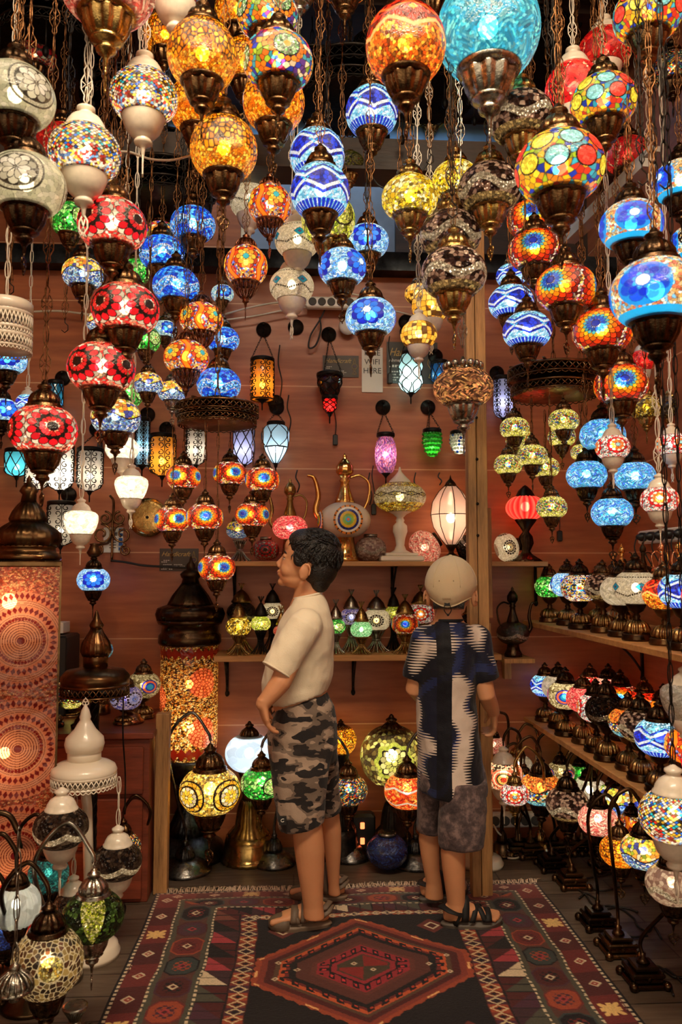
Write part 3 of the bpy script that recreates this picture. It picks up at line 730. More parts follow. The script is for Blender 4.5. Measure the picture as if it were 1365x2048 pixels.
def add_globe(root, sty, fit='b', shape='round', res=1, lit='w', ribs=0, a=1.0, top=True, bottom=True, fin=True, at=(0, 0, 0), rz=0, zs=None):
    """globe, cap, cup, finial and bulb as parts of root; a = radius in root units"""
    kind, mat = FIT[fit]
    zt = {'flat': .56, 'ball': .84, 'pot': .62, 'tall': 1.42}.get(shape, .66); zb = {'flat': -.52, 'ball': -.78, 'pot': -.70, 'tall': -1.45}.get(shape, -.60)
    gm = GLASS if lit else GLASSU
    if sty in ('brown', 'browndark', 'ambercrackle', 'darkgreen'): gm = MIRROR
    if sty == 'clearcrackle' and lit: gm = GLASSC
    k = dict(loc=at, rot=(0, 0, rz), scale=a)
    g = link('glass_globe', globe_mesh(sty, shape, res, gm, ribs), root, **k)
    if top: link('cap', cap_mesh(kind if top is True else top, mat, zt), root, **k)
    if bottom: cupo = link('bottom_cup', cup_mesh(kind, mat, zb), root, **k)
    if bottom and fin: link('finial', finial_mesh(kind, mat, zb-1.2), cupo)
    if lit:
        bm = {'h': BULBH, 'w': BULBW, 'c': BULBC, 'd': BULBD, 'o': BULBO}[lit]
        link('bulb', bulb_mesh(bm), root, loc=Vector(at)+Vector((0, 0, .08*a)), scale=a)
    return zt, zb
LOOK = {
 'sunflower': 'orange and red mosaic globe with blue-centred sunflowers', 'smallflower': 'small red and yellow mosaic globe with blue-centred flowers', 'redflower': 'crimson mosaic globe with black-ringed red rosettes',
 'amber': 'glowing amber mosaic globe', 'yellow': 'yellow mosaic globe', 'gold': 'dark gold mosaic globe', 'lime': 'lime green mosaic globe', 'green': 'bright green mosaic globe', 'darkgreen': 'dark green mirror mosaic globe',
 'zigblue': 'blue and white zigzag mosaic globe', 'zigwhite': 'white mosaic globe with turquoise diamonds', 'skyflower': 'pale blue mosaic globe with dark blue star flowers', 'tealflower': 'light blue mosaic globe with a small bright flower',
 'bluestar': 'peach mosaic globe with big royal blue stars', 'bluemosaic': 'deep blue mosaic globe', 'orangeflower': 'orange and cream mosaic globe with turquoise-centred flowers', 'medallion': 'cream mosaic globe with round star medallions',
 'diamonds': 'white mosaic globe scattered with coloured diamond tiles', 'greenmulti': 'small yellow-green mosaic globe with coloured tiles', 'darkmulti': 'dark multicoloured mosaic globe', 'dots': 'mosaic globe with red, yellow and turquoise crackled discs',
 'brown': 'brown and silver mirror mosaic globe', 'browndark': 'black and silver mirror mosaic globe', 'clearbrown': 'mauve and clear tile mosaic globe', 'bluecrackle': 'large turquoise crackle glass globe', 'skycrackle': 'sky blue crackle glass globe',
 'redcrackle': 'red mosaic globe with beaded petals', 'clearcrackle': 'clear crackle glass shade', 'pinkcrackle': 'pink crackle glass globe', 'ambercrackle': 'smoky gold crackle glass globe', 'orangecrackle': 'orange mosaic globe with silver zigzags',
 'redzig': 'orange mosaic globe with a red zigzag crown', 'multigreenflower': 'multicoloured mosaic globe with green rosettes', 'multibow': 'mosaic globe with orange top and scalloped coloured tiles', 'yellowblue': 'yellow over blue mosaic globe',
 'starhoney': 'honey yellow geometric mosaic globe', 'redwhiteflower': 'white mosaic globe with red flowers', 'orangerings': 'mosaic globe with orange and white rings', 'cobalt': 'cobalt blue crackle globe', 'tealcrackle': 'teal ribbed crackle globe',
 'goldflower': 'gold mosaic globe with round flowers', 'limeflower': 'lime and brown mosaic globe with scalloped flowers', 'milk': 'milk glass globe', 'pink': 'pink crackle globe', 'purple': 'purple crackle globe', 'peacock': 'mosaic globe with blue and orange eye', 'whiteflower': 'cream mosaic globe with dark flowers'}
FITW = {'b': 'bronze fittings', 'c': 'copper filigree fittings', 'w': 'cream enamel fittings', 's': 'silvery fittings', 'r': 'brass fittings', 'd': 'dark bronze fittings'}
ORD = ['topmost']+[q+' highest' for q in 'second third fourth fifth sixth seventh eighth ninth tenth eleventh twelfth'.split()]
NUM = ['no', 'one', 'two', 'three', 'four', 'five', 'six', 'seven', 'eight', 'nine', 'ten', 'eleven', 'twelve', 'thirteen']
def hang(root, z_from, top_z, mat, kind='ornate'):
    """chain in world units from z_from (world) up to top_z as a part of root"""
    s = root.scale[0]; L = top_z-z_from; n = max(2, round(L/.05))
    return link('chain', chain_mesh(n, mat, kind), root, loc=(0, 0, (z_from-root.location[2])/s), scale=(1/s, 1/s, L/(n*.05)/s))
# ---------------------------------------------------------------- hanging lamps: (pattern, photo x, photo y, photo width, fitting, lit, true diameter, shape, turn, side of the shop)
CHAINB = metal('brown_chain', C(60, 38, 22), C(150, 104, 66), .45, 60)
D0 = .165
HL = [
 # near the ceiling, left
 ('medallion', 30, 195, 156, 'd', 'd', .17, 'round', .5), ('medallion', 52, 372, 156, 'd', 'd', .17, 'round', -.25),
 ('redflower', 68, 107, 90, 'b', 'd', D0, 'round', .2), ('redcrackle', 125, 290, 100, 'b', 'd', D0, 'round', .4),
 ('pinkcrackle', 215, -28, 190, 'r', 'd', .22, 'round', 0), ('diamonds', 288, 195, 134, 'w', 'w', D0, 'round', 0), ('diamonds', 170, 308, 142, 'w', 'w', D0, 'round', 1.1),
 ('diamonds', 352, -30, 132, 'w', 'w', D0, 'round', 2.1),
 ('amber', 405, 112, 140, 'b', 'w', D0, 'ball', 0), ('amber', 398, 214, 120, 'b', 'o', D0, 'ball', 1), ('amber', 448, 300, 134, 'b', 'w', D0, 'ball', 2), ('amber', 330, 72, 84, 'b', 'o', .15, 'ball', 2),
 ('amber', 548, 205, 124, 'b', 'o', .17, 'ball', .6), ('amber', 490, 128, 100, 'b', 'o', D0, 'ball', 1.6), ('amber', 478, 22, 96, 'b', 'o', D0, 'ball', 2.6),
 ('multigreenflower', 557, 125, 140, 'b', 'w', D0, 'round', .25), ('multigreenflower', 535, 30, 122, 'b', 'w', D0, 'round', .5),
 ('clearcrackle', 600, -58, 120, 's', None, .17, 'round', 0), ('orangecrackle', 690, -44, 112, 'b', 'd', D0, 'round', 0),
 ('redzig', 812, 92, 160, 'b', 'w', .18, 'ball', .2), ('sunflower', 866, -22, 96, 'b', 'w', D0, 'round', 0), ('bluecrackle', 977, 62, 206, 's', 'w', .25, 'ball', 0),
 ('zigblue', 744, 225, 105, 'b', 'c', D0, 'ball', .1), ('zigblue', 635, 312, 110, 'b', 'c', D0, 'ball', .5), ('zigblue', 641, 385, 118, 'b', 'c', D0, 'ball', .1),
 ('brown', 1043, 238, 130, 'r', 'd', D0, 'round', .1), ('brown', 980, 378, 126, 'r', 'd', D0, 'round', .5), ('brown', 902, 470, 122, 'r', 'd', D0, 'round', .9), ('brown', 908, 548, 132, 'r', 'd', D0, 'round', .2),
 ('dots', 1208, 205, 130, 'b', 'w', .17, 'round', .1), ('dots', 1120, 337, 176, 'b', 'w', .20, 'round', .3), ('dots', 1296, 30, 134, 'b', 'w', .17, 'round', .8),
 ('redcrackle', 1210, 102, 104, 'w', 'd', D0, 'round', .3), ('redcrackle', 1148, 180, 112, 'w', 'w', D0, 'ball', .1), ('redcrackle', 1256, 312, 90, 'b', 'd', D0, 'round', .8),
 ('darkmulti', 1345, 140, 84, 'd', 'd', .15, 'round', .2), ('darkmulti', 1340, 262, 70, 'd', 'd', .15, 'round', .7),
 ('bluestar', 1263, 452, 124, 'd', 'c', .155, 'round', .12), ('bluestar', 1312, 588, 178, 'd', 'c', .19, 'round', -.25), ('bluestar', 1362, 365, 108, 'd', 'c', .16, 'round', .75), ('bluestar', 1392, 488, 100, 'd', 'c', .155, 'round', .3),
 ('sunflower', 1062, 440, 94, 'b', 'w', D0, 'round', .05), ('sunflower', 1070, 502, 104, 'b', 'w', D0, 'round', -.05), ('sunflower', 1132, 577, 119, 'b', 'w', D0, 'round', -.5), ('sunflower', 1205, 664, 118, 'b', 'w', D0, 'round', -.2), ('sunflower', 1243, 770, 106, 'b', 'w', D0, 'round', .15),
 ('zigtable', 1023, 552, 60, 'b', 'c', .13, 'round', .1), ('zigtable', 1023, 606, 90, 'b', 'c', .15, 'round', .4), ('zigtable', 1055, 662, 97, 'b', 'c', .15, 'round', .1),
 # middle
 ('zigwhite', 500, 400, 82, 'w', 'd', D0, 'ball', .4), ('zigwhite', 595, 482, 90, 'w', 'd', .15, 'round', .1), ('zigwhite', 584, 573, 89, 'w', 'd', .15, 'round', .5),
 ('orangeflower', 540, 411, 86, 'c', 'w', .15, 'ball', .3), ('orangeflower', 492, 533, 87, 'c', 'w', .15, 'ball', 0), ('orangeflower', 403, 640, 87, 'c', 'w', .15, 'round', .7), ('orangeflower', 373, 716, 90, 'c', 'w', .15, 'round', .78),
 ('lime', 657, 440, 108, 'r', 'w', .17, 'ball', .2), ('lime', 700, 330, 62, 'r', 'd', .12, 'round', .2),
 ('skyflower', 735, 484, 87, 'b', 'c', .15, 'round', 0), ('skyflower', 685, 536, 97, 'b', 'c', .15, 'round', .9), ('skyflower', 742, 636, 102, 'b', 'c', .15, 'round', -.15),
 ('yellow', 820, 397, 113, 'r', 'w', D0, 'round', .2), ('yellow', 912, 362, 96, 'r', 'w', D0, 'round', .9), ('yellow', 862, 232, 60, 'r', 'd', .15, 'round', .9), ('yellow', 828, 335, 62, 'r', 'd', .15, 'round', 1.9),
 ('starhoney', 838, 670, 73, 'w', 'w', .115, 'round', .2), ('starhoney', 862, 612, 76, 'w', 'w', .13, 'ball', .9), ('starhoney', 836, 588, 52, 'b', 'w', .11, 'round', .5),
 # left
 ('green', 140, 441, 74, 'b', 'w', .14, 'ball', .2), ('green', 272, 545, 56, 'b', 'w', .11, 'ball', .9), ('green', 292, 680, 58, 'b', 'w', .11, 'ball', .3), ('green', 256, 788, 60, 'b', 'w', .122, 'ball', .6),
 ('redflower', 225, 452, 136, 'b', 'w', D0, 'round', .8), ('redflower', 251, 620, 134, 'b', 'w', D0, 'round', .75), ('redflower', 203, 737, 133, 'b', 'w', D0, 'round', .8), ('redflower', 87, 862, 134, 'b', 'w', D0, 'round', .25),
 ('bluemosaic', 386, 450, 90, 'b', 'c', D0, 'round', .2), ('bluemosaic', 324, 508, 90, 'b', 'c', D0, 'round', .9), ('bluemosaic', 352, 572, 93, 'b', 'c', .16, 'round', .5), ('bluemosaic', 446, 680, 66, 'b', 'c', .13, 'round', .1), ('bluemosaic', 438, 770, 88, 'b', 'c', .15, 'round', .1),
 ('yellowblue', 166, 548, 82, 'b', 'w', .14, 'round', .2), ('yellowblue', 205, 645, 62, 'b', 'w', .13, 'round', .7), ('yellowblue', 296, 768, 60, 'b', 'w', .102, 'round', .1), ('yellowblue', 232, 835, 98, 'b', 'w', .15, 'round', .5), ('yellowblue', 345, 784, 58, 's', 'w', .11, 'round', .9),
 ('tealflower', 445, 588, 46, 'b', 'w', .10, 'round', .2), ('tealflower', 330, 660, 48, 'b', 'w', .10, 'round', .4), ('multigreenflower', 322, 470, 66, 'b', 'w', .13, 'round', .1),
 ('skyflower', 14, 720, 78, 'd', 'c', .14, 'round', 0), ('skyflower', 4, 822, 66, 'd', 'c', .14, 'round', .4), ('zigtable', 55, 806, 46, 'w', 'c', .09, 'round', .2),
 ('clearcrackle', 162, 1044, 68, 'w', 'h', .105, 'pot', 0), ('clearcrackle', 263, 974, 66, 'w', 'h', .105, 'pot', .7), ('clearcrackle', 244, 898, 66, 'w', 'h', .11, 'round', 1.4),
 # right, lower
 ('skycrackle', 1206, 872, 90, 'd', 'c', .146, 'round', .1), ('skycrackle', 1174, 951, 80, 'd', 'c', .13, 'round', .7), ('skycrackle', 1271, 954, 81, 'd', 'c', .13, 'round', 1.4), ('skycrackle', 1225, 1026, 82, 'd', 'c', .13, 'round', 2),
 ('redwhiteflower', 1226, 895, 68, 'w', 'w', .098, 'round', .3), ('redwhiteflower', 1344, 890, 62, 'w', 'w', .10, 'round', .6), ('redwhiteflower', 1320, 1000, 74, 'w', 'w', .10, 'round', 0),
 ('gold', 1293, 816, 62, 'r', 'd', .11, 'round', .2), ('gold', 1346, 816, 62, 'r', 'd', .122, 'round', .9), ('redcrackle', 1288, 724, 62, 'w', 'd', .13, 'round', 0),
 ('diamonds', 1350, 1632, 138, 'w', 'w', .17, 'round', .4), ('clearcrackle', 1372, 1400, 96, 'w', None, .13, 'pot', 0),
 ('ambercrackle', 927, 776, 120, 's', 'o', .17, 'flat', 0), ('greenmulti', 1164, 905, 44, 'b', 'w', .09, 'round', .5),
]
def finish_labels(items, what, where=''):
    """items: (object, family, py) -> labels that single each one out by its height among its own kind"""
    fam = {}
    for o, f, py, g in items: fam.setdefault(f, []).append((py, o, g))
    for f, L in fam.items():
        L.sort(key=lambda t: t[0]); n = len(L)
        for k, (py, o, g) in enumerate(L):
            if n == 1: o['label'] = f
            elif k == n-1: o['label'] = f+', lowest of %s' % NUM[n]
            else: o['label'] = f+', '+ORD[k]+' of %s' % NUM[n]
            if n > 1: o['group'] = g
rnd = random.Random(5); HITEMS = []
def face_rz(loc, turn):                 # turn a pattern towards the shop front
    return math.atan2(-loc[1], -loc[0])+turn
for row in HL:
    sty, px, py, wd, fit, lit, D, shp, turn = row
    d = F*D/wd; loc = atd(px, py, d)
    root = thing('hanging_lamp', 'x', 'lamp', loc, scale=D/2)
    res = 2 if wd > 115 else 1
    zt, zb = add_globe(root, sty, fit, shp, res, lit, rz=face_rz(loc, turn), top=('crown' if sty == 'ambercrackle' else True))
    zt = zt+.78 if fit != 'c' else zt+.68
    hang(root, loc.z+zt*D/2, ZC, WHITEP if fit == 'w' else (SILVER if fit == 's' else CHAINB), 'ornate' if wd > 70 else 'link') if px < 1347 or py < 1300 else hang(root, loc.z+zt*D/2, ZC, BLACKM, 'link')
    size = 'big ' if D > .19 and 'large' not in LOOK.get(sty, '') else ''
    look = 'small blue and white zigzag mosaic globe' if sty == 'zigtable' else LOOK[sty]
    HITEMS.append((root, 'hanging lamp, '+size+look, py, look+'s'))
finish_labels(HITEMS, 'like it')

# ---------------------------------------------------------------- pierced ring chandeliers with little globes
def ring_mesh(r, h, mat, teeth=40):
    m = MB()
    m.lathe([(r*.96, h*.5), (r, h*.5), (r*1.02, h*.4), (r, h*.3), (r*.97, h*.28)], 48)
    m.lathe([(r*.98, -h*.2), (r*1.01, -h*.25), (r*1.02, -h*.32), (r*.98, -h*.36)], 48)
    n = teeth
    for k in range(n):
        a = 2*PI*k/n; b = 2*PI*(k+1)/n
        m.tube([(r*math.cos(a), r*math.sin(a), h*.3), (r*math.cos((a+b)/2), r*math.sin((a+b)/2), h*.03), (r*math.cos(a), r*math.sin(a), -h*.22)], .0022, 4)
        m.tube([(r*math.cos(b), r*math.sin(b), h*.3), (r*math.cos((a+b)/2), r*math.sin((a+b)/2), h*.03), (r*math.cos(b), r*math.sin(b), -h*.22)], .0022, 4)
        pts = [(r*math.cos(a+(b-a)*q), r*math.sin(a+(b-a)*q), -h*.36-h*.16*math.sin(PI*q)) for q in (0, .25, .5, .75, 1)]
        m.tube(pts, .002, 4)
    return m.mesh('pierced_ring', mat)
def ring_chandelier(name, label, px, py, d, r, h, mat, tiers, group=None, hood=True, cm=None):
    c = atd(px, py, d); t = thing(name, label, 'chandelier', c, group=group)
    z = 0
    for (rr, hh, dz) in tiers: link('pierced_ring', ring_mesh(rr, hh, mat), t, loc=(0, 0, dz))
    if hood:
        m = MB().lathe([(r*.96, h*.5), (r*.9, h*.62), (r*.66, h*.78), (r*.55, h*1.0), (r*.5, h*1.2), (r*.3, h*1.5), (.02, h*1.8), (.012, h*2.2)], 40)
        part('hood', m, mat, t)
    else:
        m = MB()
        for k in range(3): m.box((0, 0, h*.42), (2*r, .008, .004), 0, Matrix.Rotation(PI*k/3, 3, 'Z'))
        part('cross_bars', m, mat, t)
    L = ZC-c.z-h*(2.2 if hood else .5); n = max(2, round(L/.05))
    link('chain', chain_mesh(n, cm or CHAINB), t, loc=(0, 0, h*(2.2 if hood else .5)), scale=(1.2, 1.2, L/(n*.05)))
    return t, c
CIT = []
def drop_lamp(sty, px, py, wd, fit, D, ringz, ringc, rr, label, group, lit='w', turn=0, ang=None):
    """a small globe hung from a ring: placed on the ring's circle so its chain meets the rim"""
    r0 = ray(px, py); o = Vector((0, 0, CAMZ)); best = None
    d = F*D/wd; loc = o+r0*d
    v = Vector((loc.x-ringc.x, loc.y-ringc.y)); v = v/max(v.length, 1e-4)*rr
    # keep the seen direction, move along it until on the circle (nearest point)
    bestd = min(np.linspace(ringc.y-rr*1.05, ringc.y+rr*1.05, 61), key=lambda Y: abs(math.hypot(aty(px, py, Y).x-ringc.x, Y-ringc.y)-rr)+.15*abs(Y-loc.y))
    loc = aty(px, py, bestd)
    root = thing('hanging_lamp', label, 'lamp', loc, scale=D/2)
    zt, zb = add_globe(root, sty, fit, 'round', 1 if wd > 65 else 0, lit, rz=face_rz(loc, turn), fin=True)
    hang(root, loc.z+(zt+.78)*D/2, ringz, CHAINB, 'fine')
    CIT.append((root, label, py, group)); return root
rc, cc = ring_chandelier('ring_chandelier', 'pierced bronze ring holding small red sunflower globes, left of the middle', 435, 822, 2.62, .135, .055, BRONZE, [(.135, .038, 0), (.128, .03, -.035)], hood=False)
for (x, y, wd, tn) in ((367, 955, 70, -.5), (460, 948, 70, .35), (525, 960, 62, .1), (345, 1040, 62, .4), (410, 1035, 72, .05), (505, 1031, 70, -.6), (434, 1136, 88, .4)):
    drop_lamp('smallflower', x, y, wd, 'b', .115, cc.z-.05, cc, .125, 'red and yellow mosaic globe with blue-centred flowers on the left ring', 'small globes under the left bronze ring', turn=tn)
rc2, cc2 = ring_chandelier('ring_chandelier', 'pierced dark bronze ring holding small green mosaic globes, right of the post', 1108, 752, 2.75, .155, .07, BRONZE, [(.155, .045, 0), (.146, .04, -.055)], hood=False)
for (x, y, wd, tn) in ((1030, 857, 60, 0), (1128, 842, 62, .4), (1124, 874, 54, .8), (1040, 880, 50, .7), (1065, 912, 62, .2), (1017, 930, 54, .9), (1092, 936, 46, .4), (1104, 1015, 61, .7)):
    drop_lamp('greenmulti', x, y, wd, 'b', .10, cc2.z-.09, cc2, .145, 'yellow-green mosaic globe hung from the right ring', 'small globes under the right bronze ring', turn=tn)
finish_labels(CIT, 'there')
WR, wc = ring_chandelier('ring_chandelier', 'cream enamel pierced ring chandelier at the left edge', 12, 648, 2.3, .072, .07, WHITEP, [(.072, .07, .0), (.072, .05, -.06)], hood=False, cm=WHITEP)
part('drum', MB().lathe([(.068, .03), (.073, .03), (.073, .06), (.066, .066), (.02, .07)], 40), WHITEP, WR)
# dark unlit rings close under the roof
DR = [(700, 175, 3.0, .22, .06), (625, 150, 3.25, .16, .05), (330, 372, 3.1, .2, .06), (335, 296, 3.42, .13, .05), (1040, 95, 3.1, .22, .06), (1075, 40, 3.3, .18, .06), (100, 60, 2.9, .2, .06), (250, 190, 3.1, .17, .05), (860, 170, 3.25, .2, .05), (760, 105, 3.2, .12, .05)]
for k, (x, y, d, r, h) in enumerate(DR):
    where = ['in front of the blue strip, widest of the dark ones', 'close left of the wide ring above the beam', 'below the left end of the upper beam', 'just above another dark ring at the left', 'right of the turquoise globe', 'highest at the upper right', 'in the top left corner behind the cream globes', 'behind the diamond mosaic globes', 'behind the red-crowned orange globe', 'smallest, up between the orange and the multicoloured globes'][k]
    t, c = ring_chandelier('ring_chandelier', 'unlit black pierced ring chandelier '+where, x, y, d, r, h, BLACKM, [(r, h, 0), (r*.9, h*.8, -h)], group='dark rings under the roof', hood=(k in (0, 2, 6)), cm=BLACKM)
    for j in range(6):
        a = 2*PI*j/6+k; 
        m = cached(('stub', j % 2), lambda: MB().tube([(0, 0, 0), (0, 0, -.10)], .003, 5).ball((0, 0, -.12), (.012, .012, .02), 8, 6).mesh('lamp_holder', BLACKM))
        link('lamp_holder', m, t, loc=(r*.9*math.cos(a), r*.9*math.sin(a), -h*1.3))
# loose dark chains hanging among the lamps, each with its end hook
LC = [(40, 40, 2.2, 210), (135, 0, 2.0, 300), (205, 160, 2.3, 260), (655, 250, 2.4, 300), (700, 240, 3.1, 300), (905, 200, 1.9, 395), (800, 330, 2.5, 350), (1110, 0, 2.0, 210), (860, 150, 2.6, 300), (1330, 80, 1.6, 330), (130, 560, 3.1, 640), (365, 420, 2.8, 560), (395, 300, 2.8, 500), (275, 300, 2.7, 480), (215, 100, 2.6, 240), (735, 330, 2.5, 520), (1165, 380, 2.7, 540), (1285, 200, 1.9, 330), (20, 430, 2.6, 560), (1095, 20, 2.3, 100)]
for k, (x, y0, d, y1) in enumerate(LC):
    p = atd(x, y1, d); n = max(3, round((ZC-p.z)/.05))
    o = thing('loose_chain', 'x', 'chain', p)
    link('chain', chain_mesh(n, BLACKM if k % 2 else CHAINB, 'ornate' if k % 3 else 'link'), o, scale=(1, 1, (ZC-p.z)/(n*.05)))
    m = cached('hook', lambda: MB().tube([(0, 0, .004), (.0, 0, -.01), (.012, 0, -.022), (.012, 0, -.04), (0, 0, -.05), (-.012, 0, -.04)], .002, 5).mesh('hook', BLACKM))
    link('hook', m, o)
    LC[k] = (o, 'dark empty chain dangling among the lamps' if k % 2 else 'brown empty chain dangling among the lamps', x, 'empty chains from the roof')
for nm in set(t[1] for t in LC):
    L = sorted([t for t in LC if t[1] == nm], key=lambda t: t[2])
    for k, t in enumerate(L): t[0]['label'] = nm+', '+(('%s from the left' % ['first', 'second', 'third', 'fourth', 'fifth', 'sixth', 'seventh', 'eighth', 'ninth', 'tenth'][k])); t[0]['group'] = t[3]
# ---------------------------------------------------------------- wall lanterns
TG = {}
def tint(name, col, trans=.3, rough=.08):
    if name in TG: return TG[name]
    t = NT(name); v = t.coord('Object'); nb = t.bump(t.noise(v, 60, 2), .3, .004)
    c = col+(1,)
    tl = t.n('ShaderNodeBsdfTranslucent', {0: c}).outputs[0]; df = t.n('ShaderNodeBsdfDiffuse', {0: c}).outputs[0]
    tp = t.n('ShaderNodeBsdfTransparent', {0: c}).outputs[0]
    s = t.n('ShaderNodeMixShader', {0: trans, 1: t.n('ShaderNodeMixShader', {0: .2, 1: tl, 2: df}).outputs[0], 2: tp}).outputs[0]
    gl = t.n('ShaderNodeBsdfGlossy', {'Roughness': rough, 'Normal': nb}).outputs[0]
    f = t.math('MULTIPLY_ADD', t.n('ShaderNodeLayerWeight', {0: .3}).outputs[1], .5, .04)
    TG[name] = t.finish(t.n('ShaderNodeMixShader', {0: f, 1: s, 2: gl}).outputs[0]); return TG[name]
def prof_r(pr, z):
    for (r0, z0), (r1, z1) in zip(pr, pr[1:]):
        if z0 <= z <= z1: return r0+(r1-r0)*(z-z0)/max(z1-z0, 1e-6)
    return pr[0][0] if z < pr[0][1] else pr[-1][0]
def cage(pr, kind, wr=.0023):
    m = MB(); z0, z1 = pr[0][1], pr[-1][1]; h = z1-z0
    P = lambda u, z: (prof_r(pr, z)*1.03*math.cos(u), prof_r(pr, z)*1.03*math.sin(u), z)
    R = max(p[0] for p in pr)
    for z in ((z0, z1) if kind != 'band' else (z0, z0+h*.42, z1)):
        m.tube([P(u, z) for u in np.linspace(0, 2*PI, 25)[:-1]], wr*1.3, 5, True)
    if kind == 'scroll':
        n = 5; rows = max(2, round(h/(R*1.15)))
        for k in range(n):
            u0 = 2*PI*k/n
            m.tube([P(u0, z) for z in np.linspace(z0, z1, 8)], wr, 4)
            for q in range(rows):
                zc = z0+h*(q+.5)/rows; hh = h/rows*.46; uu = PI/n*.9
                for s in (-1, 1):
                    for e in (-1, 1):
                        pts = []
                        for t in np.linspace(0, 1, 13):
                            a = PI*.5+t*PI*1.9; rr = (1-t*.72)
                            pts.append(P(u0+s*uu*(.52+.46*rr*math.cos(a)*1.0), zc+e*hh*(.45+.5*rr*math.sin(a))))
                        m.tube(pts, wr, 4)
    elif kind in ('lattice',):
        n = 7; t1 = 3.2*h/(R*6)
        for k in range(n):
            for s in (-1, 1): m.tube([P(2*PI*k/n+s*t*t1, z0+h*t) for t in np.linspace(0, 1, 18)], wr, 4)
    elif kind == 'drops':
        n = 6; rows = 3
        for k in range(n):
            for s in (-1, 1): m.tube([P(2*PI*k/n+s*PI/n*.9*math.sin(t*rows*PI)**1, z0+h*t) for t in np.linspace(0, 1, 25)], wr, 4)
    elif kind == 'band':
        for k in range(8): m.tube([P(2*PI*k/8, z) for z in np.linspace(z0, z0+h*.42, 6)], wr, 4)
        for k in range(5):
            for s in (-1, 1): m.tube([P(2*PI*k/5+s*PI/5*math.sin(t*PI), z0+h*(.42+.58*t)) for t in np.linspace(0, 1, 9)], wr, 4)
    elif kind == 'meridian':
        for k in range(8): m.tube([P(2*PI*k/8, z) for z in np.linspace(z0, z1, 18)], wr, 4)
        m.tube([P(u, (z0+z1)/2) for u in np.linspace(0, 2*PI, 25)[:-1]], wr, 4, True)
    return m
def wall_plate(parent, dz, dy):
    m = MB().lathe([(.034, 0), (.034, .008), (.028, .014), (.012, .02), (.006, .03), (0, .032)], 24, R=Matrix.Rotation(PI/2, 3, 'X')); m.ball((0, -.022, .022), .008, 8, 6)
    m.tube([(0, -.03, 0), (0, -.03, -.015), (0, dy*-.0-.045, -.03), (0, -.06, -.02)], .0035, 6)
    return part('wall_plate', m, BLACKM, parent, loc=(0, dy, dz))
def lantern(label, px, ytop, ybot, wpx, pr, glass, ckind, lit='w', plate=None, Y=3.45, cmat=BLACKM, group=None, tail=True, name='wall_lantern', chains=2):
    """pr: profile in units of half width / full height, z from 0 (bottom) to 1 (top)"""
    s = F/Y; c = aty(px, (ytop+ybot)/2, Y); h = (ybot-ytop)/s; r = wpx/s/2
    t = thing(name, label, 'lantern', (c.x, c.y, c.z), group=group)
    P = [(q*r, (z-.5)*h) for q, z in pr]
    part('glass', MB().lathe(P, 28), glass, t)
    if ckind: part('cage', cage(P, ckind), cmat, t)
    part('rim', MB().lathe([(P[-1][0]*1.02, h*.5-.004), (P[-1][0]*1.1, h*.5), (P[-1][0]*1.1, h*.5+.012), (P[-1][0]*.98, h*.5+.016)], 28), cmat, t)
    if tail: part('finial', MB().lathe([(0, -h*.5-.05), (.003, -h*.5-.045), (.003, -h*.5-.02), (.008, -h*.5-.012), (P[0][0]*.6+.004, -h*.5+.002)], 12), cmat, t)
    if lit:
        bm = {'h': BULBH, 'w': BULBW, 'c': BULBC, 'd': BULBD, 'o': BULBO}[lit]
        link('bulb', bulb_mesh(bm), t, loc=(0, 0, -.12*h), scale=max(.05, min(.085, r*1.2)))
    if plate:
        zp = aty(px, plate, Y).z-c.z; dy = YB-.002-Y
        wp = wall_plate(t, zp, dy); top = Vector((0, dy-.045, zp-.03)); m = MB()
        for k in range(chains):
            a = 2*PI*k/chains; e = Vector((P[-1][0]*math.cos(a), P[-1][0]*math.sin(a), h*.5+.012)); n = max(3, int((top-e).length/.014)); d = (top-e)/n
            for i in range(n):
                q = e+d*(i+.5); o = d.orthogonal().normalized()*.0035
                if i % 2: o = d.normalized().cross(o)
                m.tube([q+d*.75*math.cos(x)+o*math.sin(x) for x in np.linspace(0, 2*PI, 9)[:-1]], .001, 4, True)
        part('chain', m, cmat, t)
    return t
CYL = [(.94, 0), (1, .03), (1, .97), (.95, 1)]
CYLB = [(.3, 0), (.8, .08), (1, .2), (1, .95), (.95, 1)]
AMBG = tint('amber_glass', C(255, 176, 60)); CLG = tint('frosted_glass', C(226, 228, 226), .25); BLG = tint('pale_blue_glass', C(160, 214, 232), .25); LAVG = tint('lavender_glass', C(206, 206, 250), .25)
REDG = tint('red_glass', C(200, 26, 34), .25); DKRED = tint('dark_red_glass', C(90, 14, 22), .2); TEALG = tint('teal_glass', C(40, 150, 180), .25); BLUEG = tint('blue_glass', C(30, 110, 200), .25); GRG = tint('green_glass', C(40, 190, 50), .25); PEARL = tint('pearl_glass', C(224, 232, 222), .2); ROSEG = tint('rose_glass', C(250, 214, 196), .45); PINKM = tint('coral_glass', C(240, 70, 70), .25)
lantern('amber glass cylinder lantern in black scrollwork below a black wall plate', 525, 722, 800, 47, CYL, AMBG, 'scroll', 'o', 645)
t = lantern('dark red jewelled tulip lantern glowing red at its tip, beside the small sign', 660, 752, 800, 52, [(.45, 0), (.62, .2), (.82, .5), (1, .8), (.95, 1)], DKRED, 'drops', None, 655, chains=3, tail=False)
lantern('small glowing red glass bowl under the dark red tulip lantern', 660, 797, 826, 30, [(.4, 0), (.85, .3), (1, 1)], REDG, 'drops', 'o')
lantern('pale blue blown glass lantern in looped black wire over the Handicraft sign', 822, 708, 788, 50, [(.3, 0), (.8, .12), (1, .25), (.86, .5), (1, .68), (.8, .95), (.7, 1)], BLG, 'drops', 'h', 650)
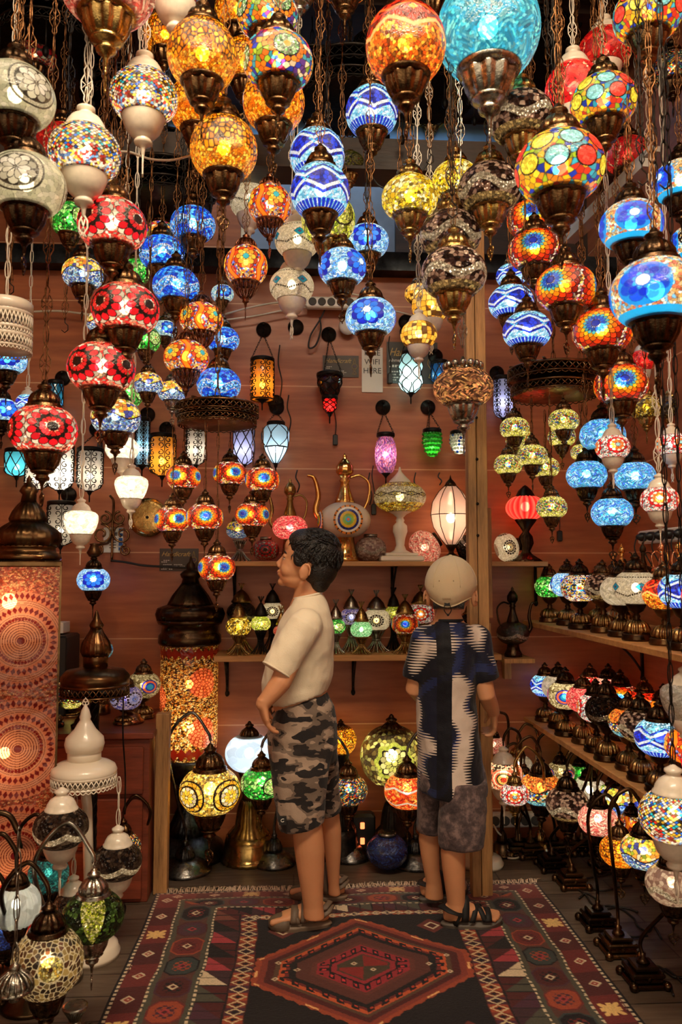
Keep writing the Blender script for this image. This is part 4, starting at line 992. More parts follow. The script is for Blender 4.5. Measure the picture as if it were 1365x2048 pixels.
lantern('blue faceted glass lantern half hidden behind the smoky gold globe', 880, 728, 766, 36, CYLB, BLUEG, 'lattice', 'd', 700)
lantern('white vase-shaped glass lantern with green wire leaves left of the shelf top', 552, 850, 928, 56, [(.16, 0), (.42, .12), (.72, .32), (.98, .6), (1, .8), (.8, .95), (.6, 1)], tint('sky_frost', C(196, 228, 236), .3), 'band', 'c', 805)
lantern('lavender glass cylinder in diamond wire lattice', 488, 857, 930, 42, CYLB, LAVG, 'lattice', 'c', 830)
lantern('white glass cylinder in twig scrollwork behind the left sunflower globes', 392, 855, 930, 40, CYLB, CLG, 'scroll', 'w', 835)
lantern('amber barrel lantern in black scrollwork left of the bronze ring', 325, 875, 952, 52, CYLB, AMBG, 'scroll', 'w', 850)
lantern('narrow pale blue panel lantern left of the amber barrel', 285, 842, 932, 28, CYL, BLG, 'scroll', 'c', 820)
G3 = 'white scrollwork cylinders on the left wall'
lantern('white scrollwork cylinder lantern, rightmost of the upper three', 180, 903, 982, 50, CYLB, CLG, 'scroll', 'w', 850, group=G3)
lantern('white scrollwork cylinder lantern, middle of the upper three', 120, 896, 980, 52, CYLB, CLG, 'scroll', 'h', 850, group=G3)
lantern('white scrollwork cylinder lantern, leftmost of the upper three', 73, 930, 978, 44, CYLB, CLG, 'scroll', 'w', 880, group=G3)
lantern('white scrollwork cylinder lantern hung lowest, behind the clear globe', 122, 1010, 1090, 52, CYLB, CLG, 'scroll', 'd', 985, group=G3)
lantern('teal glass cylinder lantern high on the left wall', 110, 768, 842, 30, CYL, TEALG, 'lattice', 'c', 745)
lantern('turquoise netted glass lantern at the left edge behind the blue globe', 34, 905, 952, 46, CYLB, tint('turquoise_glass', C(90, 205, 210), .25), 'lattice', 'c', 880)
lantern('lavender blue scrollwork lantern just right of the post', 1007, 758, 838, 38, CYLB, LAVG, 'scroll', 'c', 735)
def bead_lantern(label, px, yt, yb, w, col, plate, lit, dots=None):
    t = lantern(label, px, yt, yb, w, [(.25, 0), (.7, .2), (1, .6), (.92, 1)], col, None, lit, plate, tail=False, chains=3)
    s = F/3.45; h = (yb-yt)/s; r = w/s/2; m = MB(); k = 0
    for j in range(6):
        z = -h*.5+h*(j+.5)/6; rr = prof_r([(.25*r, -h/2), (.7*r, -h*.3), (r, h*.1), (.92*r, h/2)], z); n = max(5, int(2*PI*rr/.013))
        for i in range(n):
            a = 2*PI*(i+.5*(j % 2))/n; m.ball((rr*math.cos(a), rr*math.sin(a), z), .0068, 8, 6, (1 if dots and (i*7+j*3) % 5 == 0 else 0))
    part('beads', m, [col, dots or col], t)
bead_lantern('green glass bead votive lantern on three chains', 865, 864, 914, 38, GRG, 805, 'w')
bead_lantern('white pearl bead votive with blue dots below the smoky gold globe', 920, 868, 908, 38, PEARL, None, 'w', BLUEG)
t = lantern('tall purple crackle glass cylinder lantern above the pedestal lamp', 772, 872, 948, 46, [(.6, 0), (.86, .15), (1, .45), (.95, .8), (.74, 1)], tint('none', C(1, 1, 1)), None, None, 805)
for c in list(t.children):
    if c.name.startswith('glass'): bpy.data.objects.remove(c)
link('glass', globe_mesh('purple', 'tall', 1, GLASS), t, scale=(.048, .048, .052), loc=(0, 0, 0)); link('bulb', bulb_mesh(BULBW), t, scale=.07)
# brass pierced disc, left wall
c = aty(296, 1035, 3.52); t = thing('pierced_disc_lamp', 'flat brass disc wall lamp pierced with stars', 'lamp', c)
R90 = Matrix.Rotation(PI/2, 3, 'X'); m = MB().lathe([(.084, -.02), (.086, 0), (.084, .008), (.06, .012), (0, .014)], 48, R=R90)
part('disc', m, BRASS, t); m = MB()
for k in range(12):
    for rr, q in ((.02, .011), (.042, .013), (.064, .012)):
        a = 2*PI*k/12+(PI/12 if q == .013 else 0); cx, cz = rr*math.cos(a), rr*math.sin(a)
        m.tube([(cx+q*math.cos(x)*(1 if i % 2 else .6), -.0145, cz+q*math.sin(x)*(1 if i % 2 else .6)) for i, x in enumerate(np.linspace(0, 2*PI, 13)[:-1])], .0009, 4, True)
part('pierced_pattern', m, GOLD, t); part('knob', MB().ball((0, -.018, 0), .007, 10, 8), BLACKM, t)
# blue flower lamp on a scrolled wall arm
c = aty(187, 1160, 3.3); t = thing('wall_arm_lamp', 'small bright blue flower globe hung from a scrolled bronze wall arm', 'lamp', c)
add_globe(t, 'skyflower', 'd', 'round', 1, 'c', a=.066, rz=face_rz(c, 0))
m = MB()
zz = .066*1.45
m.tube(bez([(0, 0, zz), (0, .0, zz+.03), (.01, .05, zz+.05), (.02, .15, zz+.06), (.02, .235, zz+.1)], 8), .006, 8)
for s in (-1, 1):
    for (r0, cz, cx) in ((.045, .13, .045), (.03, .20, .03), (.025, .06, .06)):
        m.tube([(s*(cx)+r0*(1-t*.75)*math.cos(t*9+1.5)*s+.02, .225, cz+zz-.03+r0*(1-t*.75)*math.sin(t*9+1.5)) for t in np.linspace(0, 1, 20)], .0048, 6)
m.tube(bez([(.02, .23, zz-.02), (.02, .23, zz+.15), (.025, .22, zz+.24), (.01, .21, zz+.27)], 6), .006, 6)
m.lathe([(0, 0), (.02, .004), (.03, .02), (.022, .035), (.016, .05), (.02, .056), (0, .06)], 16, (.0, 0, zz-.005))
part('scrolled_arm', m, BRONZE, t)
# ---------------------------------------------------------------- signs on the back wall
def text(body, size, mat, parent, loc, shear=0, align='LEFT', name='lettering', ext=.0006, rot=(PI/2, 0, 0), sx=1):
    cu = bpy.data.curves.new('t', 'FONT'); cu.body = body; cu.size = size; cu.shear = shear; cu.align_x = align; cu.extrude = ext
    o = bpy.data.objects.new('t', cu); scene.collection.objects.link(o); bpy.context.view_layer.update()
    me = bpy.data.meshes.new_from_object(o.evaluated_get(bpy.context.evaluated_depsgraph_get())); bpy.data.objects.remove(o)
    me.materials.clear(); me.materials.append(mat)
    return link(name, me, parent, loc=loc, rot=rot, scale=(sx, 1, 1))
GOLDP = plain('gold_print', C(196, 160, 84), .5, vary=.05); WHITEI = plain('white_print', C(232, 226, 214), .6, vary=.03); BOARD = plain('brown_sign_board', C(62, 44, 26), .45, vary=.08); DGREY = plain('dark_sign_board', C(58, 56, 54), .45, vary=.08); INK = plain('dark_print', C(70, 66, 62), .7)
def sign(label, x0, y0, x1, y1, board, extra=None):
    a = aty(x0, y0, YB-.003); b = aty(x1, y1, YB-.003); w, h = b.x-a.x, a.z-b.z
    t = thing('shop_sign', label, 'sign', ((a.x+b.x)/2, YB-.004, (a.z+b.z)/2))
    root_ = t; t = part('board', MB().box((0, 0, 0), (w, .005, h)), board, t)
    fs = h*.30; text('Handicraft', fs*.95, GOLDP, t, (-w*.46, -.003, h*.16), .45, sx=.62*w/(fs*4.6)*1.35)
    if extra: text(extra, h*.11, WHITEI, t, (-w*.46, -.003, h*.02), 0, name='small_print')
    m = MB()
    for k, (zz, ww) in enumerate(((-.03 if not extra else -.07, .22), (-.10, .16), (-.22, .6), (-.29, .62), (-.36, .55), (-.42, .3))):
        n = max(2, int(ww*22)); 
        for i in range(n):
            if (i*7+k*3) % 6: m.box((-w*.46+w*ww*(i+.5)/n, -.0032, h*zz), (w*ww/n*.7, .001, h*.028))
    part('small_print', m, WHITEI, t); m = MB(); X = w*.38
    pts = lambda rx, rz, cz: [(X+rx*math.cos(q), -.0035, cz+rz*math.sin(q)) for q in np.linspace(0, 2*PI, 25)[:-1]]
    m.tube(pts(w*.075, h*.12, h*.0), h*.008, 4, True)
    for s in (-1, 1):
        m.tube([(X+s*w*.03, -.0035, h*.11), (X+s*w*.025, -.0035, h*.22), (X, -.0035, h*.38)], h*.008, 4)
        m.tube([(X+s*w*.03, -.0035, -h*.11), (X+s*w*.012, -.0035, -h*.22), (X+s*w*.06, -.0035, -h*.36)], h*.008, 4)
    m.tube([(X-w*.06, -.0035, -h*.36), (X+w*.06, -.0035, -h*.36)], h*.008, 4)
    part('lamp_emblem', m, GOLDP, t)
    for s, c in ((-.03, C(30, 60, 150)), (.0, C(180, 50, 40)), (.03, C(30, 60, 150))):
        part('emblem_diamond', MB().box((X+w*s, -.0035, 0), (w*.018, .001, w*.018), R=Matrix.Rotation(PI/4, 3, 'Y')), plain('emblem_ink', c), t)
    return root_
sign('small brown Handicraft sign behind the dark red tulip lantern', 646, 711, 718, 755, BOARD)
sign('large dark grey Handicraft sign behind the pale blue lantern', 774, 684, 876, 768, DGREY, 'Ahmet K.')
sign('brown Handicraft sign low on the left wall above the bronze-domed lamp', 320, 1097, 397, 1142, BOARD)
a = aty(724, 695, YB-.003); b = aty(766, 785, YB-.003); t = thing('paper_notice', 'white paper notice reading free wifi here', 'notice', ((a.x+b.x)/2, YB-.005, (a.z+b.z)/2)); w_, h_ = b.x-a.x, a.z-b.z
t = part('paper', MB().box((0, 0, 0), (w_, .002, h_)), WHITEI, t)
for k, s in enumerate(('FREE', 'WIFI', 'HERE')): text(s, .036, INK, t, (0, -.0018, h_*(.32-.2*k)), 0, 'CENTER', ext=.0003)
a = aty(208, 1055, YB-.003); b = aty(246, 1105, YB-.003); t = thing('price_card', 'white card with a blue striped edge on the left wall', 'card', ((a.x+b.x)/2, YB-.005, (a.z+b.z)/2)); w_, h_ = b.x-a.x, a.z-b.z
t = part('card', MB().box((0, 0, 0), (w_, .002, h_)), WHITEI, t); m = MB()
for k in range(5): m.box((w_*.38, -.0015, h_*(.4-.19*k)), (w_*.2, .001, h_*.12))
part('blue_blocks', m, plain('blue_ink', C(30, 90, 160)), t); m = MB(); m.box((.005, -.0015, h_*.27), (w_*.3, .001, .006)); m.box((.005, -.0015, h_*.2), (w_*.3, .001, .006)); 
for k in range(4): m.box((-.002, -.0015, h_*(.02-.11*k)), (w_*.34, .001, .004))
part('small_print', m, INK, t)
# spare black wall plates and plugs
for k, (x, y, lb) in enumerate(((592, 655, 'right of the amber cylinder'), (813, 645, 'above the large sign'), (552, 806, 'above the white vase lantern'))):
    o = part('wall_plate', MB().lathe([(.036, 0), (.036, .008), (.028, .014), (.012, .02), (0, .024)], 24, R=R90), BLACKM, None, loc=aty(x, y, YB-.001)); tag(o, 'empty round black wall plate '+lb, 'bracket', 'empty wall plates')
for k, (x, y, lb) in enumerate(((671, 880, 'below the red glass bowl'), (781, 757, 'below the large sign'), (748, 1019, 'right of the gold coffee pot'), (1120, 1072, 'right of the red melon lamp'), (200, 895, 'beside the white cylinders'))):
    p = aty(x, y, YB-.02); t = thing('cable_switch', 'black in-line lamp switch on its flex '+lb, 'switch', p, group='lamp flex switches')
    part('switch', MB().box((0, 0, 0), (.022, .018, .05), 0, None, .004), BLACKP, t); part('flex', MB().tube(bez([(0, 0, .02), (.004, .008, .08), (-.006, .012, .15), (0, .015, .2)], 6), .0022, 6), RUBBER, t)
# white power strip and cables high on the wall
c = aty(672, 607, 3.5); t = thing('power_strip', 'white multi-socket power strip high under the beam', 'power strip', c)
t = part('strip_body', MB().box((0, 0, 0), (.27, .04, .05), 0, None, .006), WHITED, t); m = MB()
for k in range(6): m.lathe([(.014, 0), (.018, .0), (.018, .003), (.014, .003)], 16, (-.105+.042*k, -.021, 0), R=R90); m.ball((-.109+.042*k, -.02, 0), .0025, 6, 4); m.ball((-.101+.042*k, -.02, 0), .0025, 6, 4)
part('sockets', m, INK, t)
c = aty(696, 650, 3.5); tag(part('cable_reel_ring', MB().lathe([(.028, 0), (.036, -.01), (.04, -.02), (.036, -.03), (.02, -.03), (.016, -.02)], 28, R=R90), WHITED, None, loc=c), 'round white ring fitting below the power strip', 'fitting')
def cable(label, pts, r=.0035, mat=RUBBER, Y=None, group=None, name='cable'):
    o = part(name, MB().tube(bez([Vector(p) for p in pts], 10), r, 6), mat); return tag(o, label, 'cable', group)
cable('long white cable sagging under the power strip to the left', [aty(x, y, 3.50) for x, y in ((450, 640), (510, 632), (560, 622), (620, 612), (672, 595), (730, 610), (790, 622), (880, 645))], .004, WCABLE)
cable('lower white cable with a plug under the power strip', [aty(x, y, 3.49) for x, y in ((445, 630), (500, 615), (560, 605), (600, 612), (640, 600), (700, 588), (745, 600))], .004, WCABLE)
cable('white cable along the top of the left wall panelling', [aty(x, y, 3.51) for x, y in ((45, 625), (110, 622), (170, 628), (260, 640), (360, 632), (450, 640))], .005, WCABLE)
cable('cream cable drooping between the diamond and amber globes', [atd(x, y, 2.3) for x, y in ((235, 303), (262, 305), (300, 318), (345, 320), (385, 310))], .0035, WCABLE)
cable('black flex loop hanging beside the dark red lantern', [aty(x, y, 3.52) for x, y in ((650, 620), (640, 640), (622, 670), (618, 695), (632, 690), (642, 660), (640, 635))], .004)
cable('black flex running from the scrolled wall arm past the low sign', [aty(x, y, 3.5) for x, y in ((222, 1121), (255, 1125), (287, 1131), (340, 1134), (395, 1136))], .005)
cable('black flex snagged between the zigzag and yellow globes', [atd(x, y, 2.6) for x, y in ((740, 345), (760, 372), (800, 382), (830, 360), (850, 335), (862, 310))], .003)
for k, (x, y0, y1, lb) in enumerate(((578, 790, 865, 'left of the red bowl'), (595, 940, 985, 'above the pink coffee pot'), (740, 945, 1010, 'right of the gold coffee pot'), (832, 945, 1000, 'above the balloon lantern'), (880, 945, 970, 'left of the post'), (560, 690, 800, 'below the power strip'))):
    cable('short black flex poking from the wall '+lb, [aty(x, y0, 3.52), aty(x-3, (2*y0+y1)/3, 3.52), aty(x+4, (y0+2*y1)/3, 3.51), aty(x, y1, 3.52)], .003, group='short flexes on the back wall')

# ---------------------------------------------------------------- shelves
def shelf(label, x0, x1, y0, y1, z, th=.02):
    t = thing('wall_shelf', label, 'shelf', ((x0+x1)/2, (y0+y1)/2, z))
    part('board', MB().box((0, 0, -th/2), (x1-x0, y1-y0, th), 0, None, .002), SHELFW, t); return t
def brk(t, x, y, axis='y', L=.16):
    m = MB(); d = Vector((0, -1, 0)) if axis == 'y' else Vector((-1, 0, 0)); s = Vector((1, 0, 0)) if axis == 'y' else Vector((0, 1, 0))
    p = Vector((x, y, -.02))
    m.tube([p, p+Vector((0, 0, -L))], .008, 4); m.tube([p, p+d*L], .006, 4); m.tube(bez([p+Vector((0, 0, -L*.9)), p+d*L*.3+Vector((0, 0, -L*.5)), p+d*L*.9], 6), .005, 5); m.ball(p+Vector((0, 0, -L-.005)), (.01, .01, .014), 8, 6)
    q = part('bracket', m, BLACKM, t); q.location = Vector((0, 0, 0))
RIBM = metal('ribbed_bronze', C(92, 66, 40), C(196, 154, 98), .26, 6)
ZU, ZL = 1.236, .848
su = shelf('upper pine shelf on the back wall carrying coffee pots and lamps', -.335, 1.07, 3.32, 3.555, ZU)
sl = shelf('lower pine shelf on the back wall carrying lidded mosaic jars', -.33, .865, 3.32, 3.555, ZL, .024)
for px in (785, 1072, 470): brk(su, aty(px, 1140, 3.54).x-su.location.x, 3.545-su.location.y)
for px in (455, 707, 980): brk(sl, aty(px, 1330, 3.54).x-sl.location.x, 3.545-sl.location.y)
RS1, RS2 = .976, .55
r1 = shelf('upper pine shelf along the right wall', 1.02, 1.46, 1.92, 3.55, RS1); r2 = shelf('middle pine shelf along the right wall', 1.02, 1.46, 1.92, 3.55, RS2)
for t in (r1, r2):
    for y in (.55, -.1, -.7): brk(t, .21, y, 'x', .2)
r3 = shelf('short narrow pine ledge on the right wall carrying little coffee pots', 1.17, 1.46, 2.33, 2.94, 1.138, .012)
brk(r3, .135, .2, 'x', .1)
tag(part('wall_rail', MB().box((1.455, 2.6, .93), (.012, 1.7, .07)), plain('painted_rail', C(206, 190, 170), .5)), 'pale horizontal board on the right wall under the upper shelf', 'rail')
t = thing('power_strip', 'long white power strip on the right wall above the upper shelf', 'power strip', (1.45, 2.95, 1.335)); t = part('strip_body', MB().box((0, 0, 0), (.03, .62, .055), 0, None, .006), WHITED, t)
for k in range(7):
    part('plug', MB().lathe([(.018, 0), (.018, -.02), (.01, -.035), (.004, -.04)], 12, (-.014, -.24+.08*k, .0), R=Matrix.Rotation(PI/2, 3, 'Y')).tube(bez([(-.05, -.24+.08*k, 0), (-.06, -.24+.08*k, -.05), (-.03, -.25+.08*k, -.12)], 5), .003, 5), BLACKP, t)

# ---------------------------------------------------------------- coffee pots
def ewer(label, loc, H_, R_, metal_, body=None, zc=.2, lit=None, turn=0, flip=1, group=None, res=1):
    """H_ total height, R_ body radius, zc body centre height"""
    t = thing('coffee_pot', label, 'coffee pot', loc, group=group)
    b = R_*.72; z1 = zc+b*.85
    if body == 'enamel': part('body', MB().lathe([(R_*math.cos(x), zc+b*math.sin(x)) for x in np.linspace(-1.2, 1.2, 17)], 48), WHITEP, t)
    elif body: link('body', globe_mesh(body, 'round', res, GLASS if lit else GLASSU), t, loc=(0, 0, zc), rot=(0, 0, turn), scale=(R_, R_, R_*.9))
    else: part('body', MB().lathe([(R_*math.cos(x), zc+b*math.sin(x)) for x in np.linspace(-1.2, 1.2, 17)], 32), metal_, t)
    part('foot', MB().lathe([(R_*.55, 0), (R_*.56, .012), (R_*.5, .02), (R_*.42, zc*.3), (R_*.36, zc-b*.95), (R_*.44, zc-b*.88)], 36, flute=12, famp=.06), metal_, t)
    hn = H_-z1
    part('neck', MB().lathe([(R_*.42, z1-.004), (R_*.36, z1+hn*.08), (R_*.2, z1+hn*.3), (R_*.16, z1+hn*.42), (R_*.22, z1+hn*.46), (R_*.15, z1+hn*.5), (R_*.24, z1+hn*.56)], 36, flute=12, famp=.08), metal_, t)
    part('lid', MB().lathe([(R_*.24, z1+hn*.56), (R_*.34, z1+hn*.62), (R_*.33, z1+hn*.74), (R_*.2, z1+hn*.84), (R_*.07, z1+hn*.9), (R_*.1, z1+hn*.93), (0, z1+hn)], 32, flute=10, famp=.08), metal_, t)
    s = -flip; zn = z1+hn*.5
    part('spout', MB().tube(bez([(s*R_*.86, 0, zc-.1*b), (s*R_*1.12, 0, zc+b*.5), (s*R_*1.02, 0, z1+hn*.18), (s*R_*1.18, 0, zn), (s*R_*1.45, 0, zn+hn*.06)], 8), [R_*.14*(1-.6*i/32) for i in range(33)], 8), metal_, t)
    part('handle', MB().tube(bez([(-s*R_*.2, 0, zn+hn*.02), (-s*R_*.6, 0, zn+hn*.06), (-s*R_*.95, 0, zn-hn*.1), (-s*R_*.9, 0, z1+hn*.1), (-s*R_*.72, 0, zc+b*.55)], 8), R_*.055, 7), metal_, t)
    if lit: link('bulb', bulb_mesh({'w': BULBW, 'd': BULBD, 'o': BULBO}[lit]), t, loc=(0, 0, zc), scale=R_)
    return t
def onback(px, z, Y=3.42): return Vector((aty(px, 1100, Y).x, Y, z))
ewer('brass coffee pot lamp with a pink crackle glass body', onback(580, ZU), .36, .075, BRASS, 'pink', .145, 'w')
ewer('large polished gold coffee pot with a white flowered body', onback(690, ZU), .47, .112, GOLD, 'enamel', .178, None, -PI/2+.3, res=2)
t = bpy.data.objects['coffee_pot.001']
GL_CACHE.clear() if False else None
def flower_disc(t, loc, r, rot):      # the round mosaic panel set in the white body
    g = 24; pts = []
    m = MB(); n = 72
    rings = [(0, .10, 0), (.10, .2, 1), (.2, .38, 2), (.38, .56, 3), (.56, .72, 4), (.72, .86, 5), (.86, 1, 6)]
    for (a, b_, k) in rings:
        for i in range(n):
            t0, t1 = 2*PI*i/n, 2*PI*(i+1)/n; mi = k
            if k in (4, 6) and i % 4 == 0: mi = 7
            v = [Vector((q*r*math.cos(x), -.012*(1-(q)**2), q*r*math.sin(x))) for q, x in ((a, t0), (b_, t0), (b_, t1), (a, t1))]
            m.add(v, [(0, 1, 2, 3)], mi)
    mats = [plain('tile_%d' % k, c, .25, vary=.15, scale=60) for k, c in enumerate((C(230, 90, 40), C(60, 190, 210), C(150, 200, 60), C(250, 200, 50), C(40, 50, 140), C(250, 244, 230), C(235, 140, 50), C(60, 36, 20)))]
    part('flower_panel', m, mats, t, loc=loc, rot=rot)
flower_disc(t, (.008, -.102, .175), .062, (0, 0, .0)); flower_disc(t, (-.105, -.02, .175), .045, (0, 0, -PI/2+.2))
ewer('black coffee pot with a dark mirrored body and copper spout, right of the post', onback(1024, .83, 3.40), .30, .07, DARKBR, 'browndark', .10, None, flip=-1)
tag(part('wall_bracket', MB().box((onback(1024, 0).x, 3.43, .82), (.13, .22, .018)).box((onback(1024, 0).x, 3.53, .77), (.03, .04, .1)), POSTW), 'small wooden bracket under the black coffee pot', 'bracket')
GR = 'little coffee pots on the ledge'
for k, (y, mt, lb) in enumerate(((2.88, GOLD, 'yellow gold, leftmost on the ledge'), (2.70, DARKBR, 'dark bronze'), (2.56, ROSEGOLD, 'rose gold'), (2.44, GOLD, 'yellow gold, rightmost on the ledge'))):
    ewer('little coffee pot on the right wall ledge, '+lb, (1.205, y, 1.138), .16, .034, mt, None, .055, None, flip=1 if k % 2 else -1, group=GR)
# ---------------------------------------------------------------- things on the upper shelf
def wire_foot(h, r0, r1, mat, n=16):
    m = MB()
    for k in range(n):
        a = 2*PI*k/n; m.tube(bez([(math.cos(a)*r, math.sin(a)*r, z) for r, z in ((r1, .003), (r1*.62, h*.2), (r0*.42, h*.55), (r0, h))], 4), .0026, 4)
    m.lathe([(r0*.5, h*.5), (r0*.55, h*.54), (r0*.5, h*.58)], 16); m.lathe([(r0*.8, h-.006), (r0*1.05, h-.003), (r0*1.05, h+.004), (r0*.8, h+.004)], 20)
    m.lathe([(r0*.2, .0), (r0*.25, h*.5), (r0*.6, h)], 14)
    return m.mesh('wire_foot', mat)
c = onback(801, ZU); t = thing('pedestal_lamp', 'white pedestal lamp with a gold and clear mosaic globe', 'lamp', c)
m = MB().box((0, 0, .012), (.185, .15, .024), 0, None, .006).box((0, 0, .03), (.14, .12, .014), 0, None, .005).lathe([(.05, .036), (.026, .05), (.018, .07), (.022, .1), (.032, .13), (.03, .155), (.016, .17), (.02, .178), (.014, .19), (.03, .205), (.05, .215), (.054, .222)], 28); part('pedestal', m, WHITEP, t)
link('glass_globe', globe_mesh('pedestalglass', 'flat', 1, GLASS), t, loc=(0, 0, .278), scale=(.113, .113, .1)); link('bulb', bulb_mesh(BULBD), t, loc=(0, 0, .28), scale=.09)
part('cap', MB().lathe([(.055, .325), (.05, .335), (.045, .35), (.02, .375), (.008, .39), (.003, .41), (0, .412)], 24), WHITEP, t)
def loose_globe(label, loc, r, sty, shape='round', tilt=0, lit=None, name='mosaic_globe', cat='globe', ribs=0, rz=-PI/2, group=None):
    t = thing(name, label, cat, loc, group=group); t.rotation_euler = (0, tilt, 0)
    gm = MIRROR if sty in ('browndark', 'brown') else (GLASS if lit else GLASSU)
    link('glass_globe', globe_mesh(sty, shape, 1, gm, ribs), t, rot=(0, 0, rz), scale=r)
    z = {'round': .73, 'flat': .63, 'ball': .9}[shape]
    part('neck_ring', MB().lathe([(.42*r, z*r), (.45*r, z*r+.006), (.44*r, z*r+.014), (.40*r, z*r+.014)], 24), SILVER if not lit else DARKBR, t)
    if lit: link('bulb', bulb_mesh(BULBD), t, scale=r)
    return t
loose_globe('silver mirror mosaic globe shade standing unlit right of the gold pot', onback(742, ZU+.055, 3.44), .068, 'clearbrown')
loose_globe('pink and cream mosaic shade lying tilted right of the pedestal', onback(850, ZU+.062, 3.45), .078, 'pinkcrackle', tilt=1.0, lit='d')
loose_globe('pale silvery mosaic shade lying left of the post', onback(936, ZU+.058, 3.43), .06, 'browndark', tilt=1.2)
loose_globe('white flowered mosaic globe lying right of the post', onback(1014, ZU+.062, 3.43), .064, 'whiteflower', tilt=1.3, lit='d')
loose_globe('dark red glass jar shade with a dotted pattern', onback(532, ZU+.05, 3.45), .058, 'redflower')
c = onback(480, ZU); t = thing('table_lamp', 'small yellow mosaic lamp on a silver wire foot', 'lamp', c)
link('wire_foot', wire_foot(.09, .03, .05, SILVER), t); link('glass_globe', globe_mesh('yellowblue', 'round', 1, GLASS), t, loc=(-.01, 0, .135), scale=.05); link('bulb', bulb_mesh(BULBD), t, loc=(-.01, 0, .135), scale=.05); link('cap', cap_mesh('bronze', SILVER), t, loc=(-.01, 0, .135), scale=.05)
c = onback(903, ZU); t = thing('balloon_lantern', 'rosy glass balloon lantern in dark wire on a flared foot', 'lantern', c)
P = [(.02, .07), (.045, .1), (.075, .15), (.086, .205), (.078, .26), (.05, .305), (.02, .335)]
part('glass', MB().lathe(P, 28), ROSEG, t); part('cage', cage(P, 'meridian', .002), DARKBR, t); link('bulb', bulb_mesh(BULBW), t, loc=(0, 0, .19), scale=.1)
part('top_loop', MB().lathe([(.03, .325), (.02, .345), (.005, .36), (0, .38)], 16), DARKBR, t); link('wire_foot', wire_foot(.07, .022, .075, DARKBR, 22), t)
c = onback(1053, ZU); t = thing('melon_lamp', 'glowing red ribbed melon lamp on a dark leafy foot', 'lamp', c)
link('glass_globe', globe_mesh('melon', 'flat', 1, GLASS, 18), t, loc=(0, 0, .235), scale=.082); link('bulb', bulb_mesh(BULBO), t, loc=(0, 0, .24), scale=.1)
part('crown', MB().lathe([(.042, .275), (.046, .284), (.04, .29), (.03, .31), (.01, .33), (0, .335)], 24, flute=12, famp=.1), DARKBR, t)
part('foot', MB().lathe([(.075, 0), (.06, .012), (.03, .03), (.018, .045), (.035, .08), (.03, .11), (.014, .13), (.025, .15), (.045, .175), (.05, .185)], 36, flute=14, famp=.16), DARKBR, t)
# ---------------------------------------------------------------- lidded jars on the lower shelf
def jar(label, px, cy, wd, sty, mt, Y, lit='w', lidm=None):
    c = onback(px, ZL, Y); s = F/Y; r = wd/s/2; zc = aty(px, cy, Y).z-ZL
    t = thing('lidded_jar', label, 'jar lamp', c, group='lidded mosaic jars on the lower shelf')
    hf = zc-r*.66; link('wire_foot', wire_foot(max(hf, .03), r*.6, r*.95, mt), t)
    gm = MIRROR if sty == 'browndark' else (GLASS if lit else GLASSU)
    link('glass_globe', globe_mesh(sty, 'round', 1, gm), t, loc=(0, 0, zc), rot=(0, 0, face_rz(c, 0)), scale=r)
    lm = lidm or mt; z = zc+r*.70; m = MB().lathe([(r*.66, z), (r*.7, z+.006), (r*.6, z+.014), (r*.5, z+.03), (r*.25, z+.048), (.006, z+.056)], 32, flute=16, famp=.1)
    for k in range(9):
        a = 2*PI*k/9; m.tube([(0, 0, z+.052), (.004*math.cos(a), .004*math.sin(a), z+.066), (.013*math.cos(a), .013*math.sin(a), z+.084)], .0022, 4)
    part('lid', m, lm, t)
    if lit: link('bulb', bulb_mesh({'w': BULBW, 'd': BULBD, 'c': BULBC}[lit]), t, loc=(0, 0, zc), scale=r)
for a in (('gold glass jar with brass lid, front left on the lower shelf', 479, 1253, 50, 'gold', BRASS, 3.365, 'w'), ('lime mosaic jar with black lid left of the boy', 523, 1247, 40, 'lime', BLACKM, 3.40, 'w'), ('small pink jar beside the left boy', 563, 1262, 30, 'pink', BRASS, 3.38, 'd'),
          ('emerald green jar with silver lid just right of the left boy', 672, 1253, 40, 'green', SILVER, 3.39, 'w'), ('pale green crackle jar with a silver foot', 723, 1259, 44, 'lightgreen', BRASS, 3.37, 'w'), ('dark jar with a blue and orange sunflower', 810, 1248, 56, 'smallflower', BRASS, 3.38, 'd'),
          ('brown mirrored jar with tall brass lid at the far left', 484, 1226, 58, 'browndark', BRASS, 3.495, None), ('cream jar with black lid behind the lime one', 546, 1222, 46, 'whiteflower', BLACKM, 3.49, 'd'), ('lavender flowered jar with silver-gold lid', 703, 1234, 46, 'bluewhiteflower', SILVER, 3.48, 'd'),
          ('white jar with dark round flowers, tallest right of the left boy', 753, 1240, 58, 'whiteflower', SILVER, 3.45, 'd'), ('olive jar with black lid behind the white jar', 787, 1226, 36, 'lime', BLACKM, 3.515, 'd'), ('pink flowered jar with brass lid left of the capped boy', 841, 1228, 56, 'redwhiteflower', BRASS, 3.48, 'd'), ('dark jar between the capped boy and the post', 940, 1245, 46, 'browndark', BRASS, 3.45, None)): jar(*a)

